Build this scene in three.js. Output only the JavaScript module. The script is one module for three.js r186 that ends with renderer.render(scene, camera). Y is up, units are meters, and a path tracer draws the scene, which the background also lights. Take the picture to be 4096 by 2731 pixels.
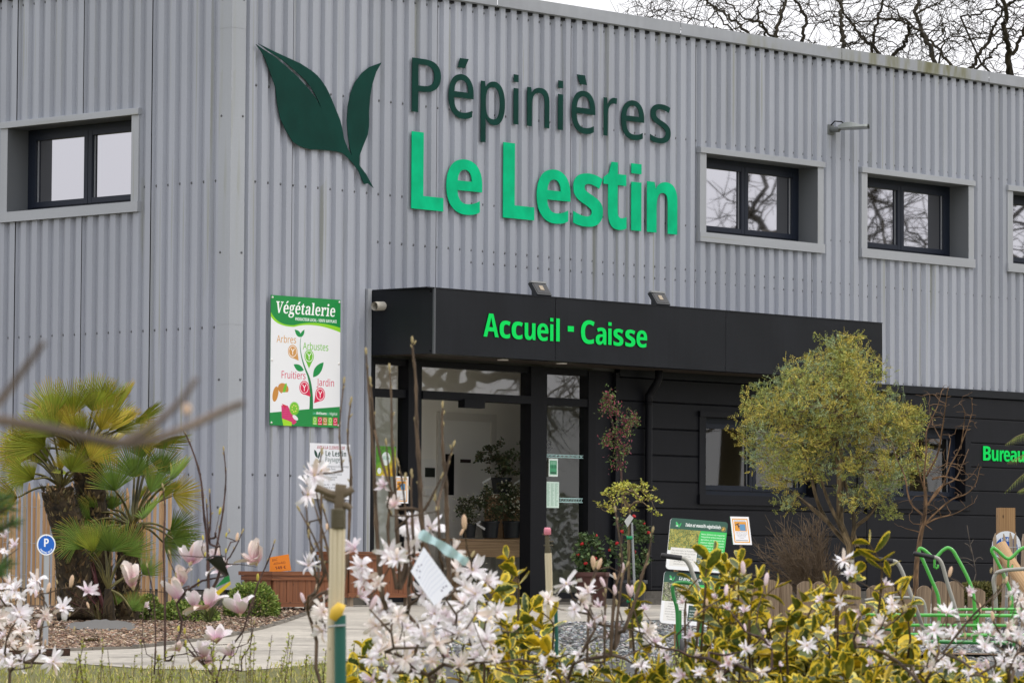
import * as THREE from 'three';
import { mergeGeometries } from 'three/addons/utils/BufferGeometryUtils.js';
import { FontLoader } from 'three/addons/loaders/FontLoader.js';
import { TextGeometry } from 'three/addons/geometries/TextGeometry.js';
import { ImprovedNoise } from 'three/addons/math/ImprovedNoise.js';

// ---------------------------------------------------------------- camera, sky, sun, exposure
const scene = new THREE.Scene();
const V = (x, y, z) => new THREE.Vector3(x, y, z);
const EYE = V(-28.32778, 0.41, 30.07206), YAW = 0.8254593, PITCH = 0.0555874, ROLL = 0.0060191, FOCAL = 16199.77;
const FWD = V(Math.sin(YAW) * Math.cos(PITCH), Math.sin(PITCH), -Math.cos(YAW) * Math.cos(PITCH));
const R0 = V(Math.cos(YAW), 0, Math.sin(YAW)), U0 = R0.clone().cross(FWD);
const RIGHT = R0.clone().multiplyScalar(Math.cos(ROLL)).addScaledVector(U0, Math.sin(ROLL));
const UP = U0.clone().multiplyScalar(Math.cos(ROLL)).addScaledVector(R0, -Math.sin(ROLL));
const FH = V(Math.sin(YAW), 0, -Math.cos(YAW));            // level direction of view
const camera = new THREE.PerspectiveCamera(2 * Math.atan(1365.5 / FOCAL) * 180 / Math.PI, 1024 / 682, 0.1, 900);
camera.position.copy(EYE);
camera.quaternion.setFromRotationMatrix(new THREE.Matrix4().makeBasis(RIGHT, UP, FWD.clone().negate()));
camera.focus = 41; camera.userData.fStop = 19;
scene.add(camera);
const renderer = new THREE.WebGLRenderer();
renderer.toneMapping = THREE.LinearToneMapping;
renderer.toneMappingExposure = 1.08;
renderer.shadowMap.enabled = true;
const perlin = new ImprovedNoise();
const fbm = (x, y, z, o = 4) => { let s = 0, a = 0.5; for (let i = 0; i < o; i++) { s += a * perlin.noise(x, y, z); x *= 2.03; y *= 2.03; z *= 2.03; a *= 0.5; } return s; };
{ // even overcast: a little brighter towards the zenith, soft cloud mottling everywhere
  const w = 256, h = 128, d = new Float32Array(w * h * 4);
  for (let j = 0; j < h; j++) for (let i = 0; i < w; i++) {
    const th = (j + 0.5) / h * Math.PI - Math.PI / 2, ph = (i + 0.5) / w * 2 * Math.PI, s = Math.max(0, Math.sin(th));
    const x = Math.cos(th) * Math.cos(ph), z = Math.cos(th) * Math.sin(ph);
    const L = (1.0 + 0.62 * s) * (1 + 0.16 * fbm(x * 2.2, s * 3, z * 2.2, 4)), k = (j * w + i) * 4;
    d[k] = L * 0.985; d[k + 1] = L * 0.985; d[k + 2] = L * 1.02; d[k + 3] = 1;
  }
  const t = new THREE.DataTexture(d, w, h, THREE.RGBAFormat, THREE.FloatType);
  t.mapping = THREE.EquirectangularReflectionMapping; t.magFilter = THREE.LinearFilter; t.needsUpdate = true;
  scene.background = t; scene.environment = t;
}
const sun = new THREE.DirectionalLight(0xfff4e2, 0.8);
sun.position.set(22, 40, 30); sun.target.position.set(2, 0, 2); sun.castShadow = true; sun.shadow.radius = 26;
sun.shadow.mapSize.set(2048, 2048);
Object.assign(sun.shadow.camera, { left: -45, right: 45, top: 45, bottom: -45, near: 1, far: 150 });
scene.add(sun, sun.target);

// ---------------------------------------------------------------- helpers
let seed = 7;
const reseed = (s) => { seed = s; };
const rnd = (a = 1, b) => { seed = (seed + 0x6D2B79F5) | 0; let t = Math.imul(seed ^ seed >>> 15, 1 | seed); t = t + Math.imul(t ^ t >>> 7, 61 | t) ^ t; t = ((t ^ t >>> 14) >>> 0) / 4294967296; return b === undefined ? t * a : a + t * (b - a); };
const PX = 4096 / 2352;
const ray = (u, v) => FWD.clone().addScaledVector(RIGHT, (u * PX - 2048) / FOCAL).addScaledVector(UP, (1365.5 - v * PX) / FOCAL);
const at = (u, v, d) => EYE.clone().addScaledVector(ray(u, v), d);                // a surveyed point at distance d
const atS = (u, v, s) => { const r = ray(u, v); return at(u, v, s / r.dot(FH)); };      // the same, s measured level
const onZ = (u, v, z) => { const r = ray(u, v); return at(u, v, (z - EYE.z) / r.z); };
const onX = (u, v, x) => { const r = ray(u, v); return at(u, v, (x - EYE.x) / r.x); };
const ahead = (x, z) => (x - EYE.x) * FH.x + (z - EYE.z) * FH.z;
const ground = (x, z) => { const s = ahead(x, z); return s > 38 ? 0 : s < 0 ? -0.76 : (s - 38) * 0.02; };
const onG = (u, v) => { const r = ray(u, v); let lo = 1, hi = 200; for (let i = 0; i < 60; i++) { const m = (lo + hi) / 2, p = EYE.clone().addScaledVector(r, m); if (p.y > ground(p.x, p.z)) lo = m; else hi = m; } return at(u, v, lo); };
const foot = (u, v, d) => { const p = at(u, v, d); p.y = ground(p.x, p.z); return p; };
const pxm = (d) => FOCAL / PX / d;                                            // picture units per metre at distance d

class B { // collects faces into one geometry
  constructor() { this.p = []; this.u = []; this.i = []; this.c = []; this.col = null; }
  v(x, y, z, a = 0, b = 0) { this.p.push(x, y, z); this.u.push(a, b); if (this.col) this.c.push(this.col[0], this.col[1], this.col[2]); return this.p.length / 3 - 1; }
  quad(a, b, c, d, uv) { const t = uv || [0, 0, 1, 0, 1, 1, 0, 1], n = this.v(a.x, a.y, a.z, t[0], t[1]); this.v(b.x, b.y, b.z, t[2], t[3]); this.v(c.x, c.y, c.z, t[4], t[5]); this.v(d.x, d.y, d.z, t[6], t[7]); this.i.push(n, n + 1, n + 2, n, n + 2, n + 3); return this; }
  tri(a, b, c) { const n = this.v(a.x, a.y, a.z, 0, 0); this.v(b.x, b.y, b.z, 1, 0); this.v(c.x, c.y, c.z, 0.5, 1); this.i.push(n, n + 1, n + 2); return this; }
  // box between two corners, or with a rotation about its middle
  box(x0, y0, z0, x1, y1, z1, q) {
    const cx = (x0 + x1) / 2, cy = (y0 + y1) / 2, cz = (z0 + z1) / 2, h = [(x1 - x0) / 2, (y1 - y0) / 2, (z1 - z0) / 2];
    const P = (sx, sy, sz) => { const w = V(sx * h[0], sy * h[1], sz * h[2]); if (q) w.applyQuaternion(q); return w.add(V(cx, cy, cz)); };
    const F = (a, b, c, d, s, t) => { const o = (cx * 1.7 + cy * 2.3 + cz * 3.1) % 3; if (s > t) this.quad(a, b, c, d, [o, o, o, o + s, o + t, o + s, o + t, o]); else this.quad(a, b, c, d, [o, o, o + s, o, o + s, o + t, o, o + t]); };
    const [X, Y, Z] = h.map((k) => 2 * k);
    F(P(-1, -1, 1), P(1, -1, 1), P(1, 1, 1), P(-1, 1, 1), X, Y); F(P(1, -1, -1), P(-1, -1, -1), P(-1, 1, -1), P(1, 1, -1), X, Y);
    F(P(1, -1, 1), P(1, -1, -1), P(1, 1, -1), P(1, 1, 1), Z, Y); F(P(-1, -1, -1), P(-1, -1, 1), P(-1, 1, 1), P(-1, 1, -1), Z, Y);
    F(P(-1, 1, 1), P(1, 1, 1), P(1, 1, -1), P(-1, 1, -1), X, Z); F(P(-1, -1, -1), P(1, -1, -1), P(1, -1, 1), P(-1, -1, 1), X, Z);
    return this;
  }
  tube(pts, rad, sides = 6, cap = true) {
    const n = pts.length; if (n < 2) return this; let prev = null, t0 = null, len = 0; const start = this.p.length / 3;
    let nx = V(0, 0, 0), bx;
    for (let k = 0; k < n; k++) {
      const t = pts[Math.min(k + 1, n - 1)].clone().sub(pts[Math.max(k - 1, 0)]).normalize();
      if (k === 0) nx = (Math.abs(t.y) < 0.9 ? V(0, 1, 0) : V(1, 0, 0)).cross(t).normalize(); else { nx.addScaledVector(t, -nx.dot(t)); if (nx.lengthSq() < 1e-8) nx = V(1, 0, 0).cross(t); nx.normalize(); len += pts[k].distanceTo(pts[k - 1]); }
      bx = t.clone().cross(nx); const r = typeof rad === 'number' ? rad : rad[k];
      for (let s = 0; s <= sides; s++) { const a = s / sides * 2 * Math.PI, c = Math.cos(a) * r, d = Math.sin(a) * r; this.v(pts[k].x + nx.x * c + bx.x * d, pts[k].y + nx.y * c + bx.y * d, pts[k].z + nx.z * c + bx.z * d, s / sides * Math.max(0.03, r * 6.28), len); }
    }
    const m = sides + 1;
    for (let k = 0; k < n - 1; k++) for (let s = 0; s < sides; s++) { const a = start + k * m + s; this.i.push(a, a + 1, a + m + 1, a, a + m + 1, a + m); }
    if (cap) for (const k of [0, n - 1]) { const c = this.v(pts[k].x, pts[k].y, pts[k].z, 0, 0); for (let s = 0; s < sides; s++) { const a = start + k * m + s; if (k) this.i.push(a, a + 1, c); else this.i.push(a + 1, a, c); } }
    return this;
  }
  ball(c, rx, ry, rz, nu = 8, nv = 6, wob = 0) {
    const start = this.p.length / 3;
    for (let j = 0; j <= nv; j++) for (let i = 0; i <= nu; i++) { const th = j / nv * Math.PI, ph = i / nu * 2 * Math.PI, x = Math.sin(th) * Math.cos(ph), y = Math.cos(th), z = Math.sin(th) * Math.sin(ph), k = 1 + wob * perlin.noise(x * 2 + c.x * 9, y * 2 + c.y * 9, z * 2 + c.z * 9); this.v(c.x + x * rx * k, c.y + y * ry * k, c.z + z * rz * k, i / nu, j / nv); }
    const m = nu + 1;
    for (let j = 0; j < nv; j++) for (let i = 0; i < nu; i++) { const a = start + j * m + i; this.i.push(a, a + 1, a + m + 1, a, a + m + 1, a + m); }
    return this;
  }
  geo() {
    const g = new THREE.BufferGeometry(); g.setAttribute('position', new THREE.Float32BufferAttribute(this.p, 3)); g.setAttribute('uv', new THREE.Float32BufferAttribute(this.u, 2));
    if (this.c.length) g.setAttribute('color', new THREE.Float32BufferAttribute(this.c, 3));
    g.setIndex(this.i); g.computeVertexNormals(); return g;
  }
}
const used = {};
const numbered = (n) => { if (!(n in used)) { used[n] = 0; return n; } used[n]++; return n + '_' + String(used[n]).padStart(3, '0'); };
const setup = (o) => { o.castShadow = true; o.receiveShadow = true; return o; };
const mesh = (name, b, m, parent) => { const o = setup(new THREE.Mesh(b instanceof B ? b.geo() : b, m)); o.name = parent ? name : numbered(name); (parent || scene).add(o); return o; };
const tag = (o, label, category, group, kind) => { if (label) o.userData.label = label; if (category) o.userData.category = category; if (group) o.userData.group = group; if (kind) o.userData.kind = kind; return o; };
const thing = (name, label, category, pos, group) => { const o = new THREE.Group(); o.name = numbered(name); if (pos) o.position.copy(pos); scene.add(o); return tag(o, label, category, group); };
const sub = (name, parent) => { const o = new THREE.Group(); o.name = name; parent.add(o); return o; };
const stuff = (o) => { o.userData.kind = 'stuff'; return o; };
const structure = (o) => { o.userData.kind = 'structure'; return o; };
// a mesh whose faces are given in world space, put under a group that stands elsewhere
const local = (g, root) => { g.translate(-root.position.x, -root.position.y, -root.position.z); return g; };
const part = (name, b, m, root) => mesh(name, local(b.geo(), root), m, root);
const piece = (name, b, m, root, group) => mesh(name, local(b.geo(), root), m, group);

// ---------------------------------------------------------------- textures and materials
const wrap = (v, n) => ((v % n) + n) % n;
const hash2 = (x, y, s) => { let h = Math.imul(x | 0, 374761393) + Math.imul(y | 0, 668265263) + Math.imul(s | 0, 2147483647 ^ 0x5bd1e995); h = Math.imul(h ^ h >>> 13, 1274126177); return ((h ^ h >>> 16) >>> 0) / 4294967296; };
const vn = (x, y, nx, ny, s) => { const xi = Math.floor(x), yi = Math.floor(y), fx = x - xi, fy = y - yi, a = fx * fx * (3 - 2 * fx), b = fy * fy * (3 - 2 * fy); const h = (i, j) => hash2(wrap(i, nx), wrap(j, ny), s); return (h(xi, yi) * (1 - a) + h(xi + 1, yi) * a) * (1 - b) + (h(xi, yi + 1) * (1 - a) + h(xi + 1, yi + 1) * a) * b; };
const tfbm = (u, v, nx, ny, s, o = 4) => { let t = 0, a = 0.5, k = 1; for (let i = 0; i < o; i++) { t += a * vn(u * nx * k, v * ny * k, nx * k, ny * k, s + i); a *= 0.5; k *= 2; } return t / (1 - Math.pow(0.5, o)); };
const tex = (w, h, fn, rx = 1, ry = 1, srgb = true) => {
  const d = new Uint8Array(w * h * 4);
  for (let j = 0; j < h; j++) for (let i = 0; i < w; i++) { const c = fn((i + 0.5) / w, (j + 0.5) / h), k = (j * w + i) * 4; for (let q = 0; q < 3; q++) d[k + q] = Math.max(0, Math.min(255, c[q] * 255)); d[k + 3] = 255; }
  const t = new THREE.DataTexture(d, w, h); t.wrapS = t.wrapT = THREE.RepeatWrapping; t.magFilter = THREE.LinearFilter; t.minFilter = THREE.LinearMipmapLinearFilter; t.generateMipmaps = true; t.repeat.set(rx, ry); if (srgb) t.colorSpace = THREE.SRGBColorSpace; t.needsUpdate = true; return t;
};
const canvasTex = (w, h, draw) => { const c = document.createElement('canvas'); c.width = w; c.height = h; draw(c.getContext('2d'), w, h); const t = new THREE.CanvasTexture(c); t.colorSpace = THREE.SRGBColorSpace; t.anisotropy = 8; return t; };
const std = (color, roughness = 0.7, o = {}) => { const m = new THREE.MeshStandardMaterial({ roughness, ...o }); if (Array.isArray(color)) m.color.setRGB(...color); else m.color.set(color); return m; };
const two = { side: THREE.DoubleSide };
const mixc = (a, b, t) => [0, 1, 2].map((k) => a[k] + (b[k] - a[k]) * t);
// coated steel sheet: chalking blotches and thin run-off streaks with algae
const steelMap = tex(1024, 1024, (u, v) => {
  const blot = tfbm(u, v, 5, 4, 3, 5), st = tfbm(u, v, 90, 2, 11, 3), run = Math.pow(Math.max(0, tfbm(u, v, 120, 3, 21, 3) - 0.66) * 3.2, 1.4) * (tfbm(u, v, 9, 3, 31, 2) > 0.52 ? 1 : 0.25), g = hash2(u * 1024, v * 1024, 5) - 0.5;
  let c = 0.94 + (blot - 0.5) * 0.07 + (st - 0.5) * 0.045 + g * 0.03; return mixc([c, c, c], [0.72, 0.70, 0.50], Math.min(0.38, run * 0.7));
}, 1 / 5.3, 1 / 5.9);
const M = {};
M.steel = std([0.395, 0.42, 0.482], 0.42, { map: steelMap, side: THREE.DoubleSide });
M.steelTrim = std([0.41, 0.43, 0.465], 0.42, { map: steelMap });
const parapetMap = tex(1024, 256, (u, v) => { const a = tfbm(u, v, 12, 6, 41, 5), st = tfbm(u, v, 160, 3, 44, 3), al = Math.max(0, (tfbm(u, v, 5, 1, 47, 3) - 0.62) * 4) * Math.max(0, st - 0.35) * 2.4, c = 0.92 + (a - 0.5) * 0.1 + (st - 0.5) * 0.06; return mixc([c, c, c], [0.55, 0.52, 0.24], Math.min(0.75, al)); }, 1 / 12, 1);
M.parapet = std([0.36, 0.375, 0.41], 0.42, { map: parapetMap });
const darkMap = tex(512, 512, (u, v) => { const a = tfbm(u, v, 6, 5, 61, 5), s = tfbm(u, v, 80, 3, 63, 3), g = hash2(u * 512, v * 512, 9); const c = 0.80 + (a - 0.5) * 0.2 + (s - 0.5) * 0.12 + (g - 0.5) * 0.06 + (g > 0.9965 ? 0.5 : 0); return [c, c, c * 1.01]; }, 1 / 2.3, 1 / 2.1);
const phys = (color, roughness, o = {}) => { const m = new THREE.MeshPhysicalMaterial({ roughness, ...o }); m.color.setRGB(...color); return m; };
M.dark = phys([0.0105, 0.0115, 0.0165], 0.5, { map: darkMap, specularIntensity: 0.42 });
M.fascia = phys([0.0105, 0.0125, 0.0175], 0.36, { map: darkMap, specularIntensity: 0.5 });
M.frame = phys([0.012, 0.0165, 0.029], 0.42, { specularIntensity: 0.5 });
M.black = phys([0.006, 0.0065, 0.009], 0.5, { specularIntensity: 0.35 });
M.pane = new THREE.MeshPhysicalMaterial({ color: 0xffffff, roughness: 0.015, transmission: 1, thickness: 0, ior: 2.2 });
M.paneLow = new THREE.MeshPhysicalMaterial({ color: 0xf2f0e6, roughness: 0.015, transmission: 1, thickness: 0, ior: 1.75 });
M.office = std([0.30, 0.26, 0.18], 0.8);
M.solarPane = phys([0.52, 0.515, 0.545], 0.02, { metalness: 1 });
M.paneClear = new THREE.MeshPhysicalMaterial({ color: 0xeef6f2, roughness: 0.015, transmission: 1, thickness: 0, ior: 1.62 });
M.reveal = std([0.13, 0.14, 0.15], 0.5);
M.white = std([0.85, 0.83, 0.79], 0.75);
M.roomWall = std([0.92, 0.885, 0.82], 0.8);
M.roomFloor = std([0.16, 0.15, 0.14], 0.6);
const conMap = tex(1024, 1024, (u, v) => { const a = tfbm(u, v, 7, 7, 71, 6), f = tfbm(u, v, 90, 90, 74, 3), g = hash2(u * 1024, v * 1024, 3), st = Math.max(0, tfbm(u, v, 14, 14, 77, 4) - 0.6) * 1.6; const c = 0.80 + (a - 0.5) * 0.28 + (f - 0.5) * 0.16 + (g - 0.5) * 0.12 - st * 0.5; return [c, c * 0.975, c * 0.94]; }, 1 / 4.1, 1 / 4.1);
M.concrete = std([0.60, 0.58, 0.54], 0.9, { map: conMap, bumpMap: conMap, bumpScale: 0.004 });
M.plinth = std([0.17, 0.165, 0.155], 0.92, { map: conMap, bumpMap: conMap, bumpScale: 0.004 });
const woodTex = (a, b, s, rx, ry) => tex(256, 1024, (u, v) => { const w = tfbm(u, v, 3, 2, s, 3) * 3, r = Math.abs(Math.sin((u * 9 + w) * 6.28)), f = tfbm(u, v, 60, 4, s + 3, 3), k = Math.hypot(((u * 2) % 1 - 0.5) * 1.3, (v * 5 % 1 - hash2(Math.floor(v * 5), Math.floor(u * 2), s)) * 1.4); let c = mixc(a, b, 0.25 * r + 0.85 * f); if (k < 0.09 && hash2(Math.floor(v * 5), Math.floor(u * 2) + 7, s) > 0.6) c = mixc(c, [a[0] * 0.45, a[1] * 0.4, a[2] * 0.35], 1 - k / 0.09); return c; }, rx, ry);
M.planter = std(0xffffff, 0.62, { map: woodTex([0.30, 0.165, 0.09], [0.60, 0.37, 0.22], 81, 4, 0.8) });
M.table = std(0xffffff, 0.8, { map: woodTex([0.40, 0.31, 0.22], [0.70, 0.58, 0.45], 84, 4, 0.8) });
M.paling = std(0xffffff, 0.8, { map: woodTex([0.50, 0.36, 0.23], [0.87, 0.74, 0.57], 87, 6, 0.9) });
M.greyWood = std(0xffffff, 0.9, { map: woodTex([0.42, 0.36, 0.31], [0.74, 0.67, 0.58], 90, 5, 0.9) });
M.postWood = std(0xffffff, 0.85, { map: woodTex([0.46, 0.34, 0.21], [0.70, 0.56, 0.40], 93, 4, 0.7) });
M.galv = std([0.42, 0.44, 0.46], 0.42, { metalness: 0.6 });

// ---------------------------------------------------------------- ground
const drape = (poly, lift, step = 1.2) => { // poly: [x, z] list; follows the ground
  const sh = new THREE.Shape(poly.map(([x, z]) => new THREE.Vector2(x, -z))), g0 = new THREE.ShapeGeometry(sh).toNonIndexed(), a = g0.attributes.position.array; let T = [];
  for (let i = 0; i < a.length; i += 9) T.push([[a[i], a[i + 1]], [a[i + 3], a[i + 4]], [a[i + 6], a[i + 7]]]);
  const L = (p, q) => Math.hypot(p[0] - q[0], p[1] - q[1]), mid = (p, q) => [(p[0] + q[0]) / 2, (p[1] + q[1]) / 2];
  for (let pass = 0; pass < 9; pass++) { const N = []; let cut = false; for (const [p, q, r] of T) { const e = [L(p, q), L(q, r), L(r, p)], m = Math.max(...e); if (m < step) { N.push([p, q, r]); continue; } cut = true; const k = e.indexOf(m), t = [p, q, r], A = t[k], Bq = t[(k + 1) % 3], C = t[(k + 2) % 3], h = mid(A, Bq); N.push([A, h, C], [h, Bq, C]); } T = N; if (!cut) break; }
  const b = new B(); for (const t of T) { const n = t.map(([x, y]) => b.v(x, ground(x, -y) + lift, -y, x, -y)); b.i.push(...n); } return b;
};
const grassMap = tex(1024, 1024, (u, v) => { const a = tfbm(u, v, 9, 9, 101, 5), f = tfbm(u, v, 120, 120, 104, 3), c = mixc([0.30, 0.32, 0.13], [0.55, 0.53, 0.27], a * 0.7 + f * 0.5); return c; }, 1 / 3, 1 / 3);
M.grassGround = std([0.62, 0.62, 0.62], 0.95, { map: grassMap, bumpMap: grassMap, bumpScale: 0.02 });
const soilMap = tex(512, 512, (u, v) => { const a = tfbm(u, v, 12, 12, 111, 5), f = hash2(u * 256, v * 256, 8); return mixc([0.22, 0.16, 0.12], [0.45, 0.36, 0.29], a * 0.7 + f * 0.4); }, 1 / 1.3, 1 / 1.3);
M.soil = std([0.6, 0.6, 0.6], 0.95, { map: soilMap, bumpMap: soilMap, bumpScale: 0.015 });
const slateMap = tex(512, 512, (u, v) => { const a = tfbm(u, v, 30, 40, 121, 3), f = tfbm(u, v, 70, 90, 124, 2); return mixc([0.2, 0.2, 0.2], [0.55, 0.55, 0.54], a * 0.6 + f * 0.6 - 0.1); }, 1 / 1.5, 1 / 1.5);
M.slateBed = std([0.5, 0.5, 0.5], 0.9, { map: slateMap, bumpMap: slateMap, bumpScale: 0.02 });
{ const b = new B(), R = 420, n = 84; // one sheet to the horizon, finer where the camera looks
  const q = (t) => Math.sign(t) * (30 * Math.abs(t) + (R - 30) * Math.pow(Math.abs(t), 4));
  for (let j = 0; j <= n; j++) for (let i = 0; i <= n; i++) { const x = q(i / n * 2 - 1) - 8, z = q(j / n * 2 - 1) + 8; b.v(x, ground(x, z) - 0.004, z, x, z); }
  for (let j = 0; j < n; j++) for (let i = 0; i < n; i++) { const a = j * (n + 1) + i; b.i.push(a, a + n + 1, a + n + 2, a, a + n + 2, a + 1); }
  structure(mesh('ground', b, M.grassGround)); }
const G2 = (u, v) => { const p = onG(u, v); return [p.x, p.z]; };
const kerbLine = [[-60, 1502], [100, 1497], [310, 1489], [420, 1476], [520, 1462], [600, 1444], [660, 1426], [715, 1406]].map(([u, v]) => G2(u, v));
structure(mesh('pavement', drape([...kerbLine, [-0.6, 1.6], [0.3, 0.2], [2, -0.1], [24, -0.1], [24, 3.2], G2(2352, 1408), G2(1960, 1412), G2(1700, 1420), G2(1450, 1424), G2(1190, 1434), G2(1080, 1475), G2(960, 1500), G2(700, 1528), G2(560, 1540), G2(330, 1535), G2(180, 1524), G2(60, 1520), G2(-60, 1520)], 0), M.concrete));
structure(mesh('slate_bed_ground', drape([G2(1080, 1476), G2(1190, 1435), G2(1450, 1425), G2(1700, 1421), G2(1960, 1413), G2(2352, 1409), G2(2460, 1440), G2(2480, 1560), G2(1700, 1600), G2(1000, 1590), G2(960, 1502)], 0.002), M.slateBed));
const bedPoly = [...kerbLine, [-0.6, 1.6], [0.2, 0.2], [-0.02, -0.1], [-0.02, -9], [-7, -9], G2(-200, 1460)];
structure(mesh('planting_bed', drape(bedPoly, 0.004), M.soil));

// ---------------------------------------------------------------- building
const bld = thing('garden_centre_building', 'two-storey grey ribbed metal building with black lower wall and entrance', 'building', V(0, 0, 0));
const PITCHM = 0.18, OR = 0.1643, OL = 0.2208, DEP = 0.04, TOPY = 6.56;
// one trapezoidal pitch, from the middle of a trough: [offset, out]
const profile = (t) => { const d = wrap(t + 0.09, 0.18) - 0.09, a = Math.abs(d); return a < 0.024 ? 0 : a < 0.049 ? (a - 0.024) / 0.025 * DEP : DEP; };
const nodesIn = (a0, a1, o) => { const s = [a0, a1]; for (let k = Math.floor((a0 - o) / PITCHM) - 1; k < (a1 - o) / PITCHM + 2; k++) for (const e of [-0.049, -0.024, 0.024, 0.049]) { const x = o + k * PITCHM + e; if (x > a0 && x < a1) s.push(x); } return s.sort((p, q) => p - q); };
function sheet(a0, a1, o, y0, y1, holes, P) {
  const b = new B(); let xs = nodesIn(a0, a1, o); for (const h of holes) for (const e of [h[0], h[1]]) if (e > a0 && e < a1) xs.push(e); xs = [...new Set(xs)].sort((p, q) => p - q);
  for (let k = 0; k + 1 < xs.length; k++) {
    const p = xs[k], q = xs[k + 1], m = (p + q) / 2, op = profile(p - o), oq = profile(q - o); let iv = [[y0, y1]];
    for (const h of holes) if (m > h[0] && m < h[1]) iv = iv.flatMap(([s, t]) => h[3] <= s || h[2] >= t ? [[s, t]] : [[s, h[2]], [h[3], t]].filter(([c, d]) => d - c > 1e-4));
    for (const [s, t] of iv) b.quad(P(p, s, op), P(q, s, oq), P(q, t, oq), P(p, t, op), [p, s, q, s, q, t, p, t]);
  }
  return b;
}
const PR = (a, y, o) => V(a, y, o), PL = (a, y, o) => V(-o, y, -a);           // street wall, gable wall
const upR = [[7.50, 9.57, 4.28, 5.20], [10.54, 12.60, 4.28, 5.20], [13.55, 15.61, 4.28, 5.20]], upL = [[1.46, 3.45, 4.19, 5.10]];
const lowR = [[7.53, 9.58, 1.25, 2.15], [10.50, 12.56, 1.25, 2.15]];
{ // cladding sheets, six ribs each
  const laps = [0.128]; for (let k = 4; k < 110; k += 6) laps.push(OR + k * PITCHM - 0.049); laps[laps.length - 1] = 19.4; const SM = [M.steel, M.steel.clone(), M.steel.clone()]; SM[1].color.multiplyScalar(0.965); SM[2].color.multiplyScalar(1.035); let sk_ = 0; const steelOf = () => SM[[0, 2, 1, 0, 1, 2, 0][sk_++ % 7]];
  for (let k = 0; k + 1 < laps.length; k++) { const a = laps[k], c = laps[k + 1] - 0.005; if (a > 18) break; const lift = (k % 2) * 0.003;
    const P = (p, y, o) => PR(p, y, o + lift + (p - a) / (c - a) * 0.0012);
    if (c < 1.9) mesh('cladding_sheet', sheet(a, c, OR, 0.16, TOPY, upR, P), steelOf(), bld);
    else if (a < 1.95) { mesh('cladding_sheet', sheet(a, 1.95, OR, 0.16, TOPY, upR, P), steelOf(), bld); mesh('cladding_sheet', sheet(1.95, c, OR, 2.645, TOPY, upR, P), steelOf(), bld); }
    else { const e = Math.min(c, 18), h = upR.find((q) => q[0] <= a && q[1] >= e); if (h) { mesh('cladding_sheet', sheet(a, e, OR, 2.645, h[2], [], P), steelOf(), bld); mesh('cladding_sheet', sheet(a, e, OR, h[3], TOPY, [], P), steelOf(), bld); } else mesh('cladding_sheet', sheet(a, e, OR, 2.645, TOPY, upR, P), steelOf(), bld); } }
  const lapL = [0.11]; for (let k = 5; k < 60; k += 6) lapL.push(OL + k * PITCHM + 0.049);
  for (let k = 0; k + 1 < lapL.length; k++) mesh('cladding_sheet', sheet(lapL[k], lapL[k + 1] - 0.005, OL, 0.16, TOPY, upL, (p, y, o) => PL(p, y, o + (k % 2) * 0.0016)), steelOf(), bld);
  // screws in the troughs
  const s = new B(); const dot = (c, n) => { const t = V(n.z, 0, -n.x); s.tube([c.clone().addScaledVector(n, -0.002), c.clone().addScaledVector(n, 0.007), c.clone().addScaledVector(n, 0.010)], [0.0145, 0.013, 0.005], 7); };
  const inHole = (x, y, H) => H.some((h) => x > h[0] - 0.1 && x < h[1] + 0.1 && y > h[2] - 0.12 && y < h[3] + 0.1);
  for (const y of [6.444, 5.344, 4.348, 3.84, 2.675]) for (let k = 0; k < 99; k++) { const x = OR + k * PITCHM; if (y < 4.3 && y > 2.7 ? x > 2.0 || y > 3.9 : true) if (!inHole(x, y, upR) && x < 17.9 && (y !== 2.675 || x > 9.9)) dot(V(x, y, 0), V(0, 0, 1)); }
  for (const y of [1.338]) for (let k = 0; k < 10; k++) dot(V(OR + k * PITCHM, y, 0), V(0, 0, 1));
  for (let k = 19; k < 60; k++) dot(V(OR + k * PITCHM, 3.348 + 0.36, 0), V(0, 0, 1));
  for (const y of [6.43, 5.344 - 1.0 + 0.0, 2.84, 1.338]) for (let k = 0; k < 44; k++) { const a = OL + k * PITCHM; if (!inHole(a, y, upL)) dot(V(0, y, -a), V(-1, 0, 0)); }
  for (const y of [1.0, 2.3, 3.6, 5.0, 6.2]) { dot(V(-0.046, y, -0.095), V(-1, 0, 0)); dot(V(0.115, y, 0.046), V(0, 0, 1)); }
  stuff(mesh('screws', s, std([0.11, 0.115, 0.125], 0.5), bld)); }
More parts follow.
